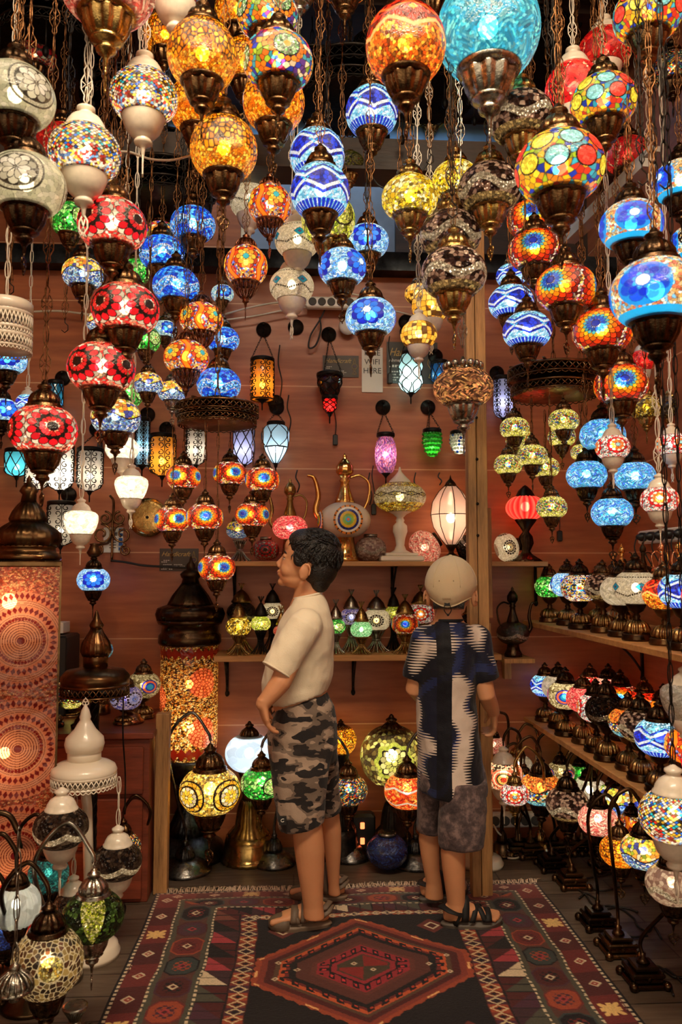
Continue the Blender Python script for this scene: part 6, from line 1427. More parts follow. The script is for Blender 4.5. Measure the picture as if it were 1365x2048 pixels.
for k in range(8):
    pts = []; x, y = 1060+k*26, 1700+k*34
    for j in range(7): x += rnd.uniform(10, 40); y += rnd.uniform(-12, 26); pts.append(atz(min(x, 1500), y, .006))
    if min(min(p.x for p in pts), 9) > .95: cable('black flex among the right floor lamp feet, %s from the back' % ['first', 'second', 'third', 'fourth', 'fifth', 'sixth', 'seventh', 'eighth'][k], pts, .0035, group=FC)
# ---------------------------------------------------------------- the kilim
def rug():
    XW, YB0, YF = .72, 3.085, 1.45; XC = .21; st = .003
    nx = int(2*XW/st); ny = int((YB0-YF)/st)
    xs = np.linspace(-XW, XW, nx+1); vs_ = np.linspace(0, YB0-YF, ny+1); X, V = np.meshgrid(xs, vs_)
    X0 = X; wob = .004*np.sin(V*9)+.002*np.sin(V*31); X = X+wob*(np.abs(X) < .7)
    d = XW-np.abs(X); back = V*1.56 < d; T = np.where(back, V*1.56, d); S = np.where(back, X+.7, V)
    RED, RUST, BLK, CRM, BRN, GRN, PNK, PUR, DRED = (104, 36, 34), (150, 66, 42), (18, 16, 20), (206, 184, 150), (84, 50, 42), (72, 70, 58), (160, 56, 62), (70, 36, 50), (74, 26, 26)
    col = np.ones(X.shape+(3,))*np.array(BLK)/255.
    def p(m, c): nonlocal col; col = put(col, m, c)
    def cell(S, per): u = S/per; k = np.floor(u); return (u-k-.5)*per, k
    # outer red strip with diamonds and stars
    p((T > .010) & (T < .10), RED); u, k = cell(S, .135); q = np.abs(u)+np.abs(T-.055); p((T > .01) & (T < .1) & (np.mod(k, 2) == 1), DRED)
    dm = (T > .01) & (T < .1)
    p(dm & (q < .021), CRM); p(dm & (q < .013), np.array((150, 60, 50))); p(dm & (q < .005), CRM)
    star = dm & (np.mod(k, 4) == 2) & ((np.abs(u) < .030) & (np.abs(T-.055) < .030)) & ((np.abs(np.abs(u)-np.abs(T-.055)) < .010) | (np.abs(u) < .008) | (np.abs(T-.055) < .008)); p(star, (222, 180, 110))
    # dashed lines
    for t0 in (.012, .102, .237): p((np.abs(T-t0) < .0045), GRN if t0 > .05 else BLK); p((np.abs(T-t0) < .0035) & (np.mod(S/.022, 1) < .55), CRM)
    # octagon strip
    o = (T > .107) & (T < .232); p(o, BRN); p(o & ((T < .122) | (T > .217)), GRN)
    u, k = cell(S, .125); w_ = T-.17
    C3 = [RUST, BLK, PUR, RED, (50, 58, 56), DRED]
    for i, c in enumerate(C3):
        m = o & (np.mod(k, 6) == i); oc = np.maximum(np.maximum(np.abs(u)/.05, np.abs(w_)/.045), (np.abs(u)+np.abs(w_))/.072)
        p(m & (oc < 1.12), C3[(i+3) % 6]); p(m & (oc < 1), c); p(m & (oc < .62) & (np.mod(np.floor(u/.012)+np.floor(w_/.012), 2) == 0), C3[(i+2) % 6])
        qq = np.abs(u)+np.abs(w_); p(m & (qq < .017), CRM if i % 2 else PNK); p(m & (qq < .009), DRED)
    # triangle strip
    o = (T > .242) & (T < .325); p(o, DRED); u, k = cell(S, .085); f = (T-.242)/.083; tr = (u/.085+.5) > f
    C4 = [PUR, CRM, BLK, RUST, GRN, PNK, (110, 60, 48)]
    for i, c in enumerate(C4): p(o & tr & (np.mod(k*3+np.floor(k/5), 7) == i), c)
    p(o & ~tr & (np.mod(k, 3) == 1), (58, 34, 40)); p(o & (np.mod(S/.0425, 1) < .1), BLK)
    # lattice of small diamonds
    o = (T > .330) & (T < .388); p(o, (120, 50, 38)); u, k = cell(S, .038); w_ = T-.359; q = np.abs(u)/.019+np.abs(w_)/.027
    p(o & (np.mod(k, 3) == 0), PUR); p(o & (np.mod(k, 3) == 1), RUST); p(o & (np.abs(q-.86) < .15), (206, 186, 140)); p(o & (q < .42), BLK)
    p(o & ((np.abs(w_) > .0262)), DRED)
    # field with hexagonal medallions
    F0 = T >= .388; fx = np.abs(X)
    for v0, pal2 in ((.60, 0), (1.33, 1)):
        yy = V-v0; s = np.abs(yy)
        saw = .028*np.abs(np.mod(np.where(2.94*s+2.32*fx > fx/.33, X, yy)/.034, 1)*2-1)
        m = np.maximum(fx/.335, 2.94*s+2.32*fx)
        A = [((0, 1.0), RUST), ((0, .93), (126, 52, 40)), ((0, .87), DRED), ((0, .80), (84, 60, 44)), ((0, .755), (190, 84, 46)), ((0, .70), RED), ((0, .66), BLK), ((0, .60), (84, 44, 38)), ((0, .47), (96, 50, 42)), ((0, .42), (146, 40, 48)), ((0, .24), (66, 56, 42))]
        if pal2: A = [(a, {RUST: (130, 50, 44), RED: (80, 60, 50)}.get(c, c)) for a, c in A]
        for (a, r), c in A: p(F0 & (m < r-(saw if r == 1.0 else 0)), c)
        run = np.where(fx/.335 > 2.94*s+2.32*fx, yy, X*1.0)
        hk = np.mod(run/.042, 1)
        p(F0 & (m < .735) & (m > .655) & (hk < .5) , BLK); p(F0 & (m < .70) & (m > .672) & (hk > .2) & (hk < .42), (176, 60, 40))
        hk2 = np.mod(run/.034, 1); p(F0 & (m < .40) & (m > .30) & (hk2 < .5), BLK); p(F0 & (m < .375) & (m > .335) & (hk2 > .14) & (hk2 < .36), (196, 54, 60)); p(F0 & (m < .31) & (m > .29), BLK)
        p(F0 & (m < .22) & (X*yy < 0), (130, 36, 34))
        for (a, b) in ((-.26, -.05), (-.26, .05), (.26, -.05), (.26, .05), (-.20, 0), (.20, 0), (-.03, -.02), (.03, .02)):
            q = np.abs(X-a)+np.abs(yy-b); p(F0 & (q < .011), CRM); p(F0 & (q < .005), RED)
        p(F0 & (np.abs(m-.955) < .012) & (np.mod(run/.17, 1) < .22), (226, 170, 110))
    for (a, b) in ((.25, .34), (-.25, .34), (-.26, .965), (.26, .965), (0, .965)):
        q = np.abs(X-a)+np.abs(V-b); p(F0 & (q < .052), (96, 40, 36)); p(F0 & (q < .028), CRM); p(F0 & (q < .019), DRED)
    p(back & (np.abs(T-.36) < .01) & (np.abs(q*0+np.abs(np.mod(X/.03, 1)-.5)*2*.02+np.abs(T-.36)-.012) < .006), CRM)
    # weave noise; pinkish lamplight at the back edge is mixed into the colour
    rs = np.random.RandomState(3); nz = rs.rand(*X.shape)*.16+.92; bars = 1+.05*np.sin(V/.006*2*PI); back_glow = 1+.45*np.exp(-V/.10)
    col = np.clip(col*nz[..., None]*bars[..., None], 0, 1); col = 1-(1-col)**1.0; glowf = np.clip(np.exp(-V/.09)*.35, 0, .35)[..., None]; col = col*(1-glowf)+np.array((216, 170, 160))/255.*glowf
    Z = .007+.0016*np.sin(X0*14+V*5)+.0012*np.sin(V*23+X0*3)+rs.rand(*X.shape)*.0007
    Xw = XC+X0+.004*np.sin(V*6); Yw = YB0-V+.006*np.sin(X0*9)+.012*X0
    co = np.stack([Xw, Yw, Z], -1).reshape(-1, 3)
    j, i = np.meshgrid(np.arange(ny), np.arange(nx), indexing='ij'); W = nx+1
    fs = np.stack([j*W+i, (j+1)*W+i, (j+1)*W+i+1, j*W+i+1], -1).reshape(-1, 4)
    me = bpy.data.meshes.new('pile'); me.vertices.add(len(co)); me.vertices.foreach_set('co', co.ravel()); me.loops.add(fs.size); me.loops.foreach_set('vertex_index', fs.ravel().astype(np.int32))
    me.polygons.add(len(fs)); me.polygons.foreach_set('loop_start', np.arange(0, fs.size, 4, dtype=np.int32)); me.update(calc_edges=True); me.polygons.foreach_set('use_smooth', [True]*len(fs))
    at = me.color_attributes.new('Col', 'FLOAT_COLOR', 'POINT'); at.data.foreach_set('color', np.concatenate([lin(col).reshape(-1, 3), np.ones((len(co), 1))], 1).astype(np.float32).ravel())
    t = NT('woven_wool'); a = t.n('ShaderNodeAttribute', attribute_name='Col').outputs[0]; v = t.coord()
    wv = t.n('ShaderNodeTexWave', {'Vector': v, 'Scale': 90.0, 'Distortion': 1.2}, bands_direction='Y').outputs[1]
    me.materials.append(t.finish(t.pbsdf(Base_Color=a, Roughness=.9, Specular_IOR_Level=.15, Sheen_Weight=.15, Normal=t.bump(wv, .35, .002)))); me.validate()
    root = thing('kilim_rug', 'patterned red and black kilim rug with a hexagon medallion under both boys', 'rug', (0, 0, 0))
    link('woven_field', me, root)
    WOOL = plain('fringe_wool', C(206, 176, 150), .9, vary=.15)
    m = MB(); rs = random.Random(2)
    for k in range(420):
        x = -XW+2*XW*k/419+rs.uniform(-.002, .002); b = Vector((XC+x, YB0+.006*math.sin(x*9)+.012*x, .006)); L = rs.uniform(.022, .045); a = rs.uniform(-.5, .5)
        m.tube([b, b+Vector((math.sin(a)*L*.5, math.cos(a)*L*.5, rs.uniform(.004, .012))), b+Vector((math.sin(a+rs.uniform(-.5, .5))*L, math.cos(a)*L, .002))], [.0022, .0017, .0008], 4)
    part('fringe', m, WOOL, root)
    e = MB(); e.box((XC, (YB0+YF)/2, .002), (2*XW-.01, YB0-YF-.01, .004)); part('backing', e, plain('rug_backing', C(60, 30, 28), .9), root)
rug()

# ---------------------------------------------------------------- the two boys
def skin_mat(name, base):
    t = NT(name); v = t.coord(); n = t.noise(v, 9, 3); c = t.ramp(n, [(.3, tuple(x*.9 for x in base)), (.7, tuple(min(1, x*1.05) for x in base))])
    return t.finish(t.pbsdf(Base_Color=c, Roughness=.52, Subsurface_Weight=.12, Subsurface_Scale=.02, Normal=t.bump(t.noise(v, 180, 2), .08, .001)))
SKIN = skin_mat('skin', C(206, 144, 102)); HAIR = plain('black_hair', C(22, 16, 13), .42, 220, .5, .5, .3, 40)
def fabric(name, colfn, rough=.85):
    t = NT(name); v = t.coord(); c = colfn(t, v)
    wr = t.noise(t.coord('Object', (1, 1, .45)), 9, 3, .55); fine = t.noise(v, 300, 1)
    h = t.math('MULTIPLY_ADD', fine, .05, wr)
    return t.finish(t.pbsdf(Base_Color=c, Roughness=rough, Specular_IOR_Level=.2, Sheen_Weight=.1, Normal=t.bump(h, .5, .03)))
TEE = fabric('cream_cotton', lambda t, v: t.ramp(t.noise(v, 3), [(.3, C(222, 206, 178)), (.7, C(236, 222, 196))]))
CAPM = fabric('cream_cap_cloth', lambda t, v: t.ramp(t.noise(v, 5), [(.3, C(212, 190, 152)), (.7, C(226, 206, 170))]))
def camo(t, v):
    d = t.n('ShaderNodeVectorMath', {0: v, 1: (3.1, 1.7, .4)}, operation='ADD').outputs[0]; vm = t.n('ShaderNodeMapping', {0: v, 3: (.8, .8, 1.6)}).outputs[0]; vm2 = t.n('ShaderNodeMapping', {0: d, 3: (.8, .8, 1.6)}).outputs[0]
    n1 = t.noise(vm, 17, 2, .5); n2 = t.noise(vm2, 15, 2, .5)
    c = t.ramp(n1, [(0, C(44, 38, 36)), (.44, C(112, 96, 84)), (.53, C(160, 138, 120))], 'CONSTANT')
    return t.mix(t.ramp(n2, [(0, (0, 0, 0)), (.54, (1, 1, 1))], 'CONSTANT'), c, C(38, 34, 34))
CAMO = fabric('camouflage_cotton', camo)
def smoke(t, v):
    n = t.noise(t.n('ShaderNodeMapping', {0: v, 3: (1, 1, 1)}).outputs[0], 26, 4, .7); return t.ramp(n, [(.3, C(52, 44, 46)), (.48, C(84, 70, 70)), (.62, C(130, 108, 104))])
SMOKE = fabric('smoky_print_cotton', smoke)
def navy(t, v):
    sx = t.n('ShaderNodeSeparateXYZ', {0: v}); z = sx.outputs[2]
    vm = t.n('ShaderNodeMapping', {0: v, 1: (.9, 0, .55), 3: (1.0, .8, .95)}).outputs[0]
    big = t.noise(vm, 10.5, 0, .3)
    st = t.math('SINE', t.math('MULTIPLY', z, 2*PI/.0095)); 
    edge = t.math('MULTIPLY_ADD', st, .075, big)
    m = t.math('GREATER_THAN', edge, .575); d2 = t.noise(t.n('ShaderNodeMapping', {0: v, 1: (4, 2, 1), 3: (1.6, .6, .9)}).outputs[0], 6, 0)
    base = t.ramp(t.math('MULTIPLY_ADD', st, .02, d2), [(.0, C(20, 20, 30)), (.47, C(34, 42, 82)), (.6, C(24, 26, 44))], 'CONSTANT')
    x_ = sx.outputs[0]; pan = t.math('MULTIPLY', t.math('GREATER_THAN', x_, -.07), t.math('LESS_THAN', x_, -.022)); m = t.math('MULTIPLY', m, t.math('SUBTRACT', 1.0, pan))
    return t.mix(t.math('MULTIPLY', pan, .85), t.mix(m, base, C(214, 196, 182)), C(16, 15, 20))
NAVY = fabric('navy_striped_jersey', navy, .6)
class Blob(MB):
    def xf(s, M, fn):
        a = len(s.v); fn(s)
        for i in range(a, len(s.v)): s.v[i] = tuple(M @ Vector(s.v[i]))
def organic(name, mb, mat, parent, voxel=.0035, smooth=4, subd=0, disp=None):
    o = part(name, mb, mat, parent)
    r = o.modifiers.new('r', 'REMESH'); r.mode = 'VOXEL'; r.voxel_size = voxel; r.use_smooth_shade = True
    sm = o.modifiers.new('s', 'SMOOTH'); sm.factor = .6; sm.iterations = smooth
    if disp:
        tx = bpy.data.textures.new(name, 'CLOUDS'); tx.noise_scale = disp[0]; tx.noise_depth = 2; dm = o.modifiers.new('d', 'DISPLACE'); dm.texture = tx; dm.strength = disp[1]; dm.mid_level = .5
    return o
def head(m):                # facing +x, origin at the middle of the skull
    m.ball((-.004, 0, .014), (.092, .074, .086), 28, 20)
    m.ball((.040, 0, -.028), (.049, .055, .066), 24, 16)
    m.ball((.036, 0, -.070), (.045, .044, .034), 20, 14); m.ball((.067, 0, -.093), (.0165, .020, .014), 14, 10)
    m.ball((.070, 0, .035), (.022, .045, .03), 14, 10)
    for s in (-1, 1):
        m.ball((.052, s*.028, -.046), (.030, .026, .028), 14, 10); m.ball((.076, s*.026, -.004), (.012, .018, .008), 10, 8)
        m.ball((-.006, s*.080, -.036), (.019, .010, .029), 14, 10, 0, Matrix.Rotation(s*.35, 3, 'Z')); m.tube([(-.006+.016*math.cos(q)-.003, s*(.088+.004*math.cos(q+PI)), -.035+.026*math.sin(q)) for q in np.linspace(-1.3, 3.6, 12)], .0042, 6)
        m.ball((.090, s*.009, -.044), (.008, .007, .006), 8, 6)
    m.tube([(.082, 0, .002), (.089, 0, -.018), (.096, 0, -.033)], [.007, .007, .009], 8); m.ball((.098, 0, -.036), (.0085, .009, .0075), 10, 8)
    m.ball((.084, 0, -.060), (.011, .019, .0055), 12, 8); m.ball((.081, 0, -.070), (.011, .017, .006), 12, 8)
def face_bits(parent, M):
    EYE = plain('eye_white', C(230, 224, 214), .2); IR = plain('dark_iris', C(40, 24, 16), .15)
    m = Blob(); m2 = Blob(); b = Blob(); mo = Blob()
    for s in (-1, 1):
        m.xf(M, lambda q: q.ball((.0705, s*.027, -.013), (.0118, .0125, .0052), 14, 10)); m2.xf(M, lambda q: q.ball((.0790, s*.028, -.0125), (.0036, .0048, .0044), 10, 8))
        b.xf(M, lambda q: (q.tube([(.084, s*.012, .006), (.084, s*.026, .0105), (.074, s*.044, .006)], [.0022, .003, .0016], 6), q.tube([(.082, s*.016, -.008), (.0845, s*.027, -.0045), (.076, s*.040, -.009)], .0016, 5)))
    mo.xf(M, lambda q: q.tube([(.088, -.015, -.0655), (.0935, 0, -.0645), (.088, .015, -.0655)], .0014, 6))
    part('eyes', m, EYE, parent); part('irises', m2, IR, parent); part('eyebrows', b, HAIR, parent); part('mouth', mo, plain('lip', C(150, 70, 60), .4), parent)
def hand(m, curl=.7, flip=1):    # wrist at 0, fingers towards +x, thumb on +y*flip
    m.loft([((-.02, 0, 0), (0, .021, 0), (0, 0, .016)), ((.01, 0, 0), (0, .026, 0), (0, 0, .014)), ((.045, 0, 0), (0, .033, 0), (0, 0, .012)), ((.066, 0, -.002), (0, .030, 0), (0, 0, .010))], 16)
    for k, (y, L) in enumerate(((.0235, .052), (.008, .058), (-.008, .054), (-.0235, .043))):
        y *= flip; p = Vector((.06, y, -.001)); pts = [p]; a = -.15
        for j in range(3): a -= curl*(.8 if j else .5); p = p+Vector((math.cos(a), y*.12, math.sin(a)))*L*(.42, .33, .25)[j]; pts.append(p)
        m.tube(pts, [.0085, .0078, .007, .0055], 8); m.ball(pts[-1], .0056, 8, 6)
    pts = [Vector((.012, .022*flip, -.004)), Vector((.034, .042*flip, -.012)), Vector((.055, .047*flip, -.022)), Vector((.07, .043*flip, -.03))]
    m.tube(pts, [.012, .0095, .008, .006], 8); m.ball(pts[-1], .006, 8, 6)
def foot(m, L=.195):         # heel at 0, toes towards +x, standing on z = 0
    m.loft([((-.004, 0, .03), (0, .014, 0), (0, 0, .022)), ((.015, 0, .034), (0, .026, 0), (0, 0, .032)), ((.05, 0, .04), (0, .029, 0), (0, 0, .038)), ((.09, 0, .032), (0, .031, 0), (0, 0, .028)), ((.13, 0, .024), (0, .036, 0), (0, 0, .018)), ((.155, 0, .02), (0, .036, 0), (0, 0, .013))], 18)
    for k, (y, r, x) in enumerate(((.024, .0115, .182), (.008, .0085, .183), (-.006, .008, .178), (-.018, .0075, .171), (-.029, .007, .162))):
        m.tube([(.14, y*.95, .02), (x-.012, y, .017), (x, y, .014)], [r, r, r*.95], 8); m.ball((x+.003, y, .013), r, 8, 6)
def sole(m, L=.205, th=.018, w=.042):
    n = 36; out = []
    for i in range(n):
        a = 2*PI*i/n; x = .092+math.cos(a)*.104; ww = (w if x > .1 else w*.8)*(1-.12*math.cos(2*a)*0); y = math.sin(a)*ww
        out.append((x, y))
    rings = [(0, .94), (.003, 1.0), (th*.6, .98), (th*.75, 1.03), (th, 1.0)]
    vs = [(.092+(x-.092)*s, y*s, z+max(0, x-.15)*.25) for z, s in rings for x, y in out]; fs = [(j*n+i, j*n+(i+1) % n, (j+1)*n+(i+1) % n, (j+1)*n+i) for j in range(len(rings)-1) for i in range(n)]
    fs.append(tuple(range(n-1, -1, -1))); fs.append(tuple((len(rings)-1)*n+i for i in range(n))); m.add(vs, fs)
def strap(m, x0, x1, w, h, th=.003, wd=.02, z0=.012, lean=0):   # band over the foot from side to side
    n = 14; vs = []
    for i in range(n+1):
        a = PI*i/n; y = math.cos(a)*w; z = z0+math.sin(a)*h; x = x0+(x1-x0)*i/n+lean*math.sin(a)
        nrm = Vector((0, math.cos(a)/w, math.sin(a)/h)).normalized()
        for (dx, o) in ((-wd/2, 0), (wd/2, 0), (wd/2, th), (-wd/2, th)): vs.append(Vector((x+dx, y, z))+nrm*o)
    fs = [(i*4+j, i*4+(j+1) % 4, (i+1)*4+(j+1) % 4, (i+1)*4+j) for i in range(n) for j in range(4)]+[(3, 2, 1, 0), (n*4, n*4+1, n*4+2, n*4+3)]
    m.add(vs, fs)
def PP(D): return lambda x, y, o=0: atd(x, y, D+o)
def ringpx(P, l, r, hd, o=0): a, b = P(l[0], l[1], o), P(r[0], r[1], o); return ((a+b)/2, (b-a)/2, Vector((0, hd, 0)))

# ---- boy in the cream T-shirt, seen from his left side
P = PP(2.72); B0 = atz(620, 1838); boy = link('person', None, None, (B0.x, B0.y, 0)); tag(boy, 'boy with black hair in a cream T-shirt and camouflage shorts, looking up to the left', 'person')
inv = Vector((B0.x, B0.y, 0))
def W(v): return v-inv
HC = W(P(617, 1122)); tilt = .27
f_ = Vector((-math.cos(tilt)*math.cos(.12), math.sin(.12), math.sin(tilt))).normalized(); lft = Vector((0, 0, 1)).cross(f_).normalized(); up = f_.cross(lft).normalized()
MH = Matrix((f_, lft, up)).transposed().to_4x4(); MH.translation = HC
def rp(l, r, hd, o=0): c, A, Bv = ringpx(P, l, r, hd, o); return (W(c), A, Bv)
m = Blob(); m.xf(MH, head)
m.loft([rp((594, 1165), (642, 1160), .042), rp((586, 1195), (648, 1190), .048), rp((578, 1215), (654, 1212), .065)], 20)
m.loft([rp((582, 1208), (652, 1208), .07), rp((558, 1250), (664, 1250), .13), rp((540, 1330), (660, 1330), .11), rp((535, 1380), (655, 1380), .105), rp((552, 1430), (655, 1430), .10), rp((565, 1490), (650, 1490), .09), rp((575, 1560), (640, 1560), .045, -.06)], 28)
for (o, pts) in ((-.085, ((1545, 585, 632), (1600, 584, 636), (1645, 586, 644), (1668, 586, 647), (1700, 589, 650), (1740, 595, 649), (1780, 602, 647), (1812, 607, 647), (1835, 607, 650))), (.12, ((1540, 630, 662), (1590, 640, 668), (1625, 646, 679), (1660, 645, 683), (1700, 649, 683), (1740, 654, 680), (1770, 657, 679), (1790, 657, 682)))):
    m.loft([rp((xl, y), (xr, y), (xr-xl)*.00171*.5*.92, o) for y, xl, xr in pts], 22)
def limb(m, pts, rs, seg=16): m.tube(pts, rs, seg); [m.ball(p, r, 14, 10) for p, r in ((pts[0], rs[0]), (pts[-1], rs[-1]))]
sh, el, wr = W(P(608, 1262, -.12)), W(P(561, 1366, -.185)), W(P(526, 1408, -.20))
limb(m, [sh, sh.lerp(el, .5), el, el.lerp(wr, .35), wr], [.036, .037, .034, .031, .023])
def handM(wr, d, palm, ):   # matrix: x to fingers, -z palm side
    x = d.normalized(); z = -(palm-x*palm.dot(x)).normalized(); y = z.cross(x); M = Matrix((x, y, z)).transposed().to_4x4(); M.translation = wr; return M
m.xf(handM(wr, W(P(533, 1450, -.19))-wr, Vector((1, .3, 0))), lambda q: hand(q, .4, -1))
sh2, el2, wr2 = W(P(612, 1248, .13)), W(P(562, 1375, .16)), W(P(530, 1410, .06))
limb(m, [sh2, sh2.lerp(el2, .5), el2, el2.lerp(wr2, .35), wr2], [.044, .040, .034, .033, .024]); m.xf(handM(wr2, W(P(537, 1446, 0))-wr2, Vector((.6, -.8, 0))), lambda q: hand(q, .45, 1))
def footM(toe, heel, z=.016): x = Vector((toe.x-heel.x, toe.y-heel.y, 0)).normalized(); y = Vector((-x.y, x.x, 0)); M = Matrix((x, y, Vector((0, 0, 1)))).transposed().to_4x4(); M.translation = Vector((heel.x, heel.y, z)); return M
F1 = footM(W(atz(528, 1862)), W(atz(656, 1856)), .022); F2 = footM(W(atz(575, 1798)), W(atz(688, 1802)), .022)
for M in (F1, F2): m.xf(M, foot)
organic('body', m, SKIN, boy, .0034, 5)
face_bits(boy, MH)
h = Blob()
def hair(q):
    q.ball((-.014, 0, .036), (.096, .084, .076), 26, 18); q.ball((-.045, 0, -.012), (.062, .074, .070), 22, 16); q.ball((-.056, 0, -.050), (.038, .056, .048), 18, 12)
    q.ball((.020, 0, .055), (.066, .074, .052), 22, 16)
    for s in (-1, 1): q.ball((.010, s*.030, .012), (.046, .050, .044), 16, 12); q.ball((.022, s*.066, -.002), (.022, .010, .024), 12, 8)
    rs = random.Random(4)
    for k in range(900):
        a = rs.uniform(0, 2*PI); e = rs.uniform(-.35, 1.5); x = Vector((math.cos(a)*math.cos(e)*.096-.014, math.sin(a)*math.cos(e)*.084, math.sin(e)*.078+.034))
        if x.x > .058 and x.z < .05: continue
        flow = Vector((.55 if x.z > .05 else -.1, .0, -.75 if x.z < .07 else -.1))+Vector((rs.uniform(-.3, .3), rs.uniform(-.3, .3), rs.uniform(-.2, .2)))
        nrm = Vector((x.x+.014, x.y, x.z-.034)).normalized(); flow = (flow-nrm*flow.dot(nrm)*.9).normalized()
        q.tube([x-nrm*.004, x+flow*.013+nrm*.0035, x+flow*.028+nrm*.002], [.0032, .0028, .0006], 4)
h.xf(MH, hair); part('hair', h, HAIR, boy)
t = Blob()
t.loft([rp((588, 1196), (644, 1184), .052), rp((582, 1208), (652, 1200), .075), rp((570, 1226), (660, 1220), .115), rp((556, 1252), (667, 1252), .145), rp((543, 1290), (669, 1290), .140), rp((532, 1330), (668, 1330), .132), rp((524, 1366), (665, 1352), .132), rp((526, 1392), (660, 1368), .130), rp((546, 1411), (653, 1382), .122), rp((556, 1404), (648, 1378), .11)], 36)
s0, s1 = W(P(612, 1246, -.125)), W(P(553, 1343, -.175)); t.tube([s0, s0.lerp(s1, .5), s1], [.058, .056, .053], 20); t.ball(s0, (.058, .045, .05), 16, 12)
s0, s1 = W(P(612, 1246, .13)), W(P(556, 1343, .165)); t.tube([s0, s0.lerp(s1, .5), s1], [.058, .056, .053], 20); t.ball(s0, (.058, .045, .05), 16, 12)
tee = organic('t_shirt', t, TEE, boy, .006, 5, disp=(.11, .016))
m2 = MB(); c, A, Bv = rp((589, 1197), (644, 1185), .054); m2.tube([c+A*1.02*math.cos(q)+Bv*1.02*math.sin(q) for q in np.linspace(0, 2*PI, 33)[:-1]], .0045, 6, True); part('collar', m2, TEE, tee)
c1 = W(P(553, 1343, -.175)); ax = (c1-W(P(612, 1246, -.125))).normalized(); o1 = ax.orthogonal().normalized(); o2 = ax.cross(o1); m2 = MB(); m2.tube([c1-ax*.004+(o1*math.cos(q)+o2*math.sin(q))*.0515 for q in np.linspace(0, 2*PI, 33)[:-1]], .0035, 5, True); part('sleeve_hem', m2, TEE, tee)
s = Blob()
s.loft([rp((552, 1412), (654, 1380), .116), rp((542, 1432), (668, 1408), .126), rp((536, 1468), (676, 1450), .13), rp((536, 1505), (677, 1490), .13), rp((542, 1535), (672, 1520), .125)], 32)
s.loft([rp((540, 1500), (668, 1490), .07, -.065), rp((543, 1545), (660, 1540), .075, -.075), rp((548, 1590), (654, 1585), .074, -.08), rp((553, 1630), (651, 1620), .073, -.085), rp((560, 1661), (649, 1645), .072, -.085)], 26)
s.loft([rp((590, 1490), (675, 1490), .066, .065), rp((602, 1545), (677, 1540), .07, .09), rp((618, 1590), (680, 1585), .07, .11), rp((634, 1631), (684, 1618), .068, .12)], 26)
shorts = organic('camouflage_shorts', s, CAMO, boy, .006, 4, disp=(.07, .014))
m2 = MB(); p = W(P(566, 1641, -.155)); m2.box(p, (.024, .004, .028)); o = part('brand_tag', m2, [BLACKP, WHITEI], shorts); o['label'] = 'small black tag with a white swirl'
m2 and None
sw_ = MB().tube([p+Vector((.0075*(1-.55*q)*math.cos(q*5+1), -.003, .006*(1-.5*q)*math.sin(q*5+1))) for q in np.linspace(0, 1, 14)], .0012, 4); part('tag_mark', sw_, WHITEI, shorts)
TAUPE = plain('taupe_leather', C(104, 86, 70), .6, 60, .2); TAUPES = plain('taupe_rubber', C(128, 108, 90), .6)
def toe_sandal(name, M, parent, up_, so_):
    a = Blob(); a.xf(M @ Matrix.Translation((0, 0, -.022)), lambda q: sole(q, th=.022)); up0 = part('sandal', a, so_, parent)
    b = Blob()
    def g(q):
        # toe cap, heel cup and straps
        n = 12
        for (x0, x1, y0) in ((.135, .196, 0),):
            rings = [((.13, 0, .004), (0, .041, 0), (0, 0, .034)), ((.150, 0, .003), (0, .042, 0), (0, 0, .031)), ((.172, 0, .002), (0, .037, 0), (0, 0, .027)), ((.190, 0, .002), (0, .026, 0), (0, 0, .02)), ((.199, 0, .002), (0, .010, 0), (0, 0, .01))]
            q.loft(rings, 20)
        strap(q, .115, .105, .039, .040, wd=.026); strap(q, .085, .078, .037, .056, wd=.016); strap(q, .055, .062, .036, .072, wd=.022, lean=.012); strap(q, .10, .13, .040, .036, wd=.012)
        q.tube([(.02+.0*k, .034*math.sin(k), .048+.008*math.cos(k)) for k in ()] or [(.03, .033, .03), (.002, .024, .045), (-.010, 0, .05), (.002, -.024, .045), (.03, -.033, .03)], .014, 8, flat=.35)
        q.tube([(.05, .035, .05), (.01, .028, .058), (-.008, 0, .064), (.01, -.028, .058), (.05, -.035, .05)], .010, 8, flat=.35)
    b.xf(M, g); part('upper', b, up_, up0)
    c = Blob()
    def lace(q):
        for k in range(4): q.tube([(.10+.012*k, -.018, .041-.004*k), (.106+.012*k, 0, .046-.0045*k), (.10+.012*k, .018, .041-.004*k)], .0016, 5)
    c.xf(M, lace); part('laces', c, SILVER, up0)
toe_sandal('left_sandal', F1, boy, TAUPE, TAUPES); toe_sandal('right_sandal', F2, boy, TAUPE, TAUPES)

# ---- boy in the cap, seen from behind
P = PP(2.76); B0 = atz(905, 1838); boy2 = link('person', None, None, (B0.x, B0.y, 0)); tag(boy2, 'boy in a cream cap and navy striped shirt seen from behind, standing by the post', 'person')
inv = Vector((B0.x, B0.y, 0))
HC = W(P(903, 1176)); fa = math.radians(70); f_ = Vector((math.cos(fa), math.sin(fa), .06)).normalized(); lft = Vector((0, 0, 1)).cross(f_).normalized(); up = f_.cross(lft).normalized()
MH = Matrix((f_, lft, up)).transposed().to_4x4(); MH.translation = HC
m = Blob(); m.xf(MH, head)
m.loft([rp((878, 1195), (924, 1195), .04), rp((874, 1225), (921, 1225), .042), rp((866, 1245), (930, 1245), .05)], 20)
m.loft([rp((862, 1246), (935, 1246), .05), rp((860, 1280), (940, 1280), .06), rp((850, 1340), (940, 1340), .075), rp((845, 1420), (945, 1420), .08), rp((850, 1480), (945, 1480), .075), rp((858, 1550), (935, 1550), .055)], 28)
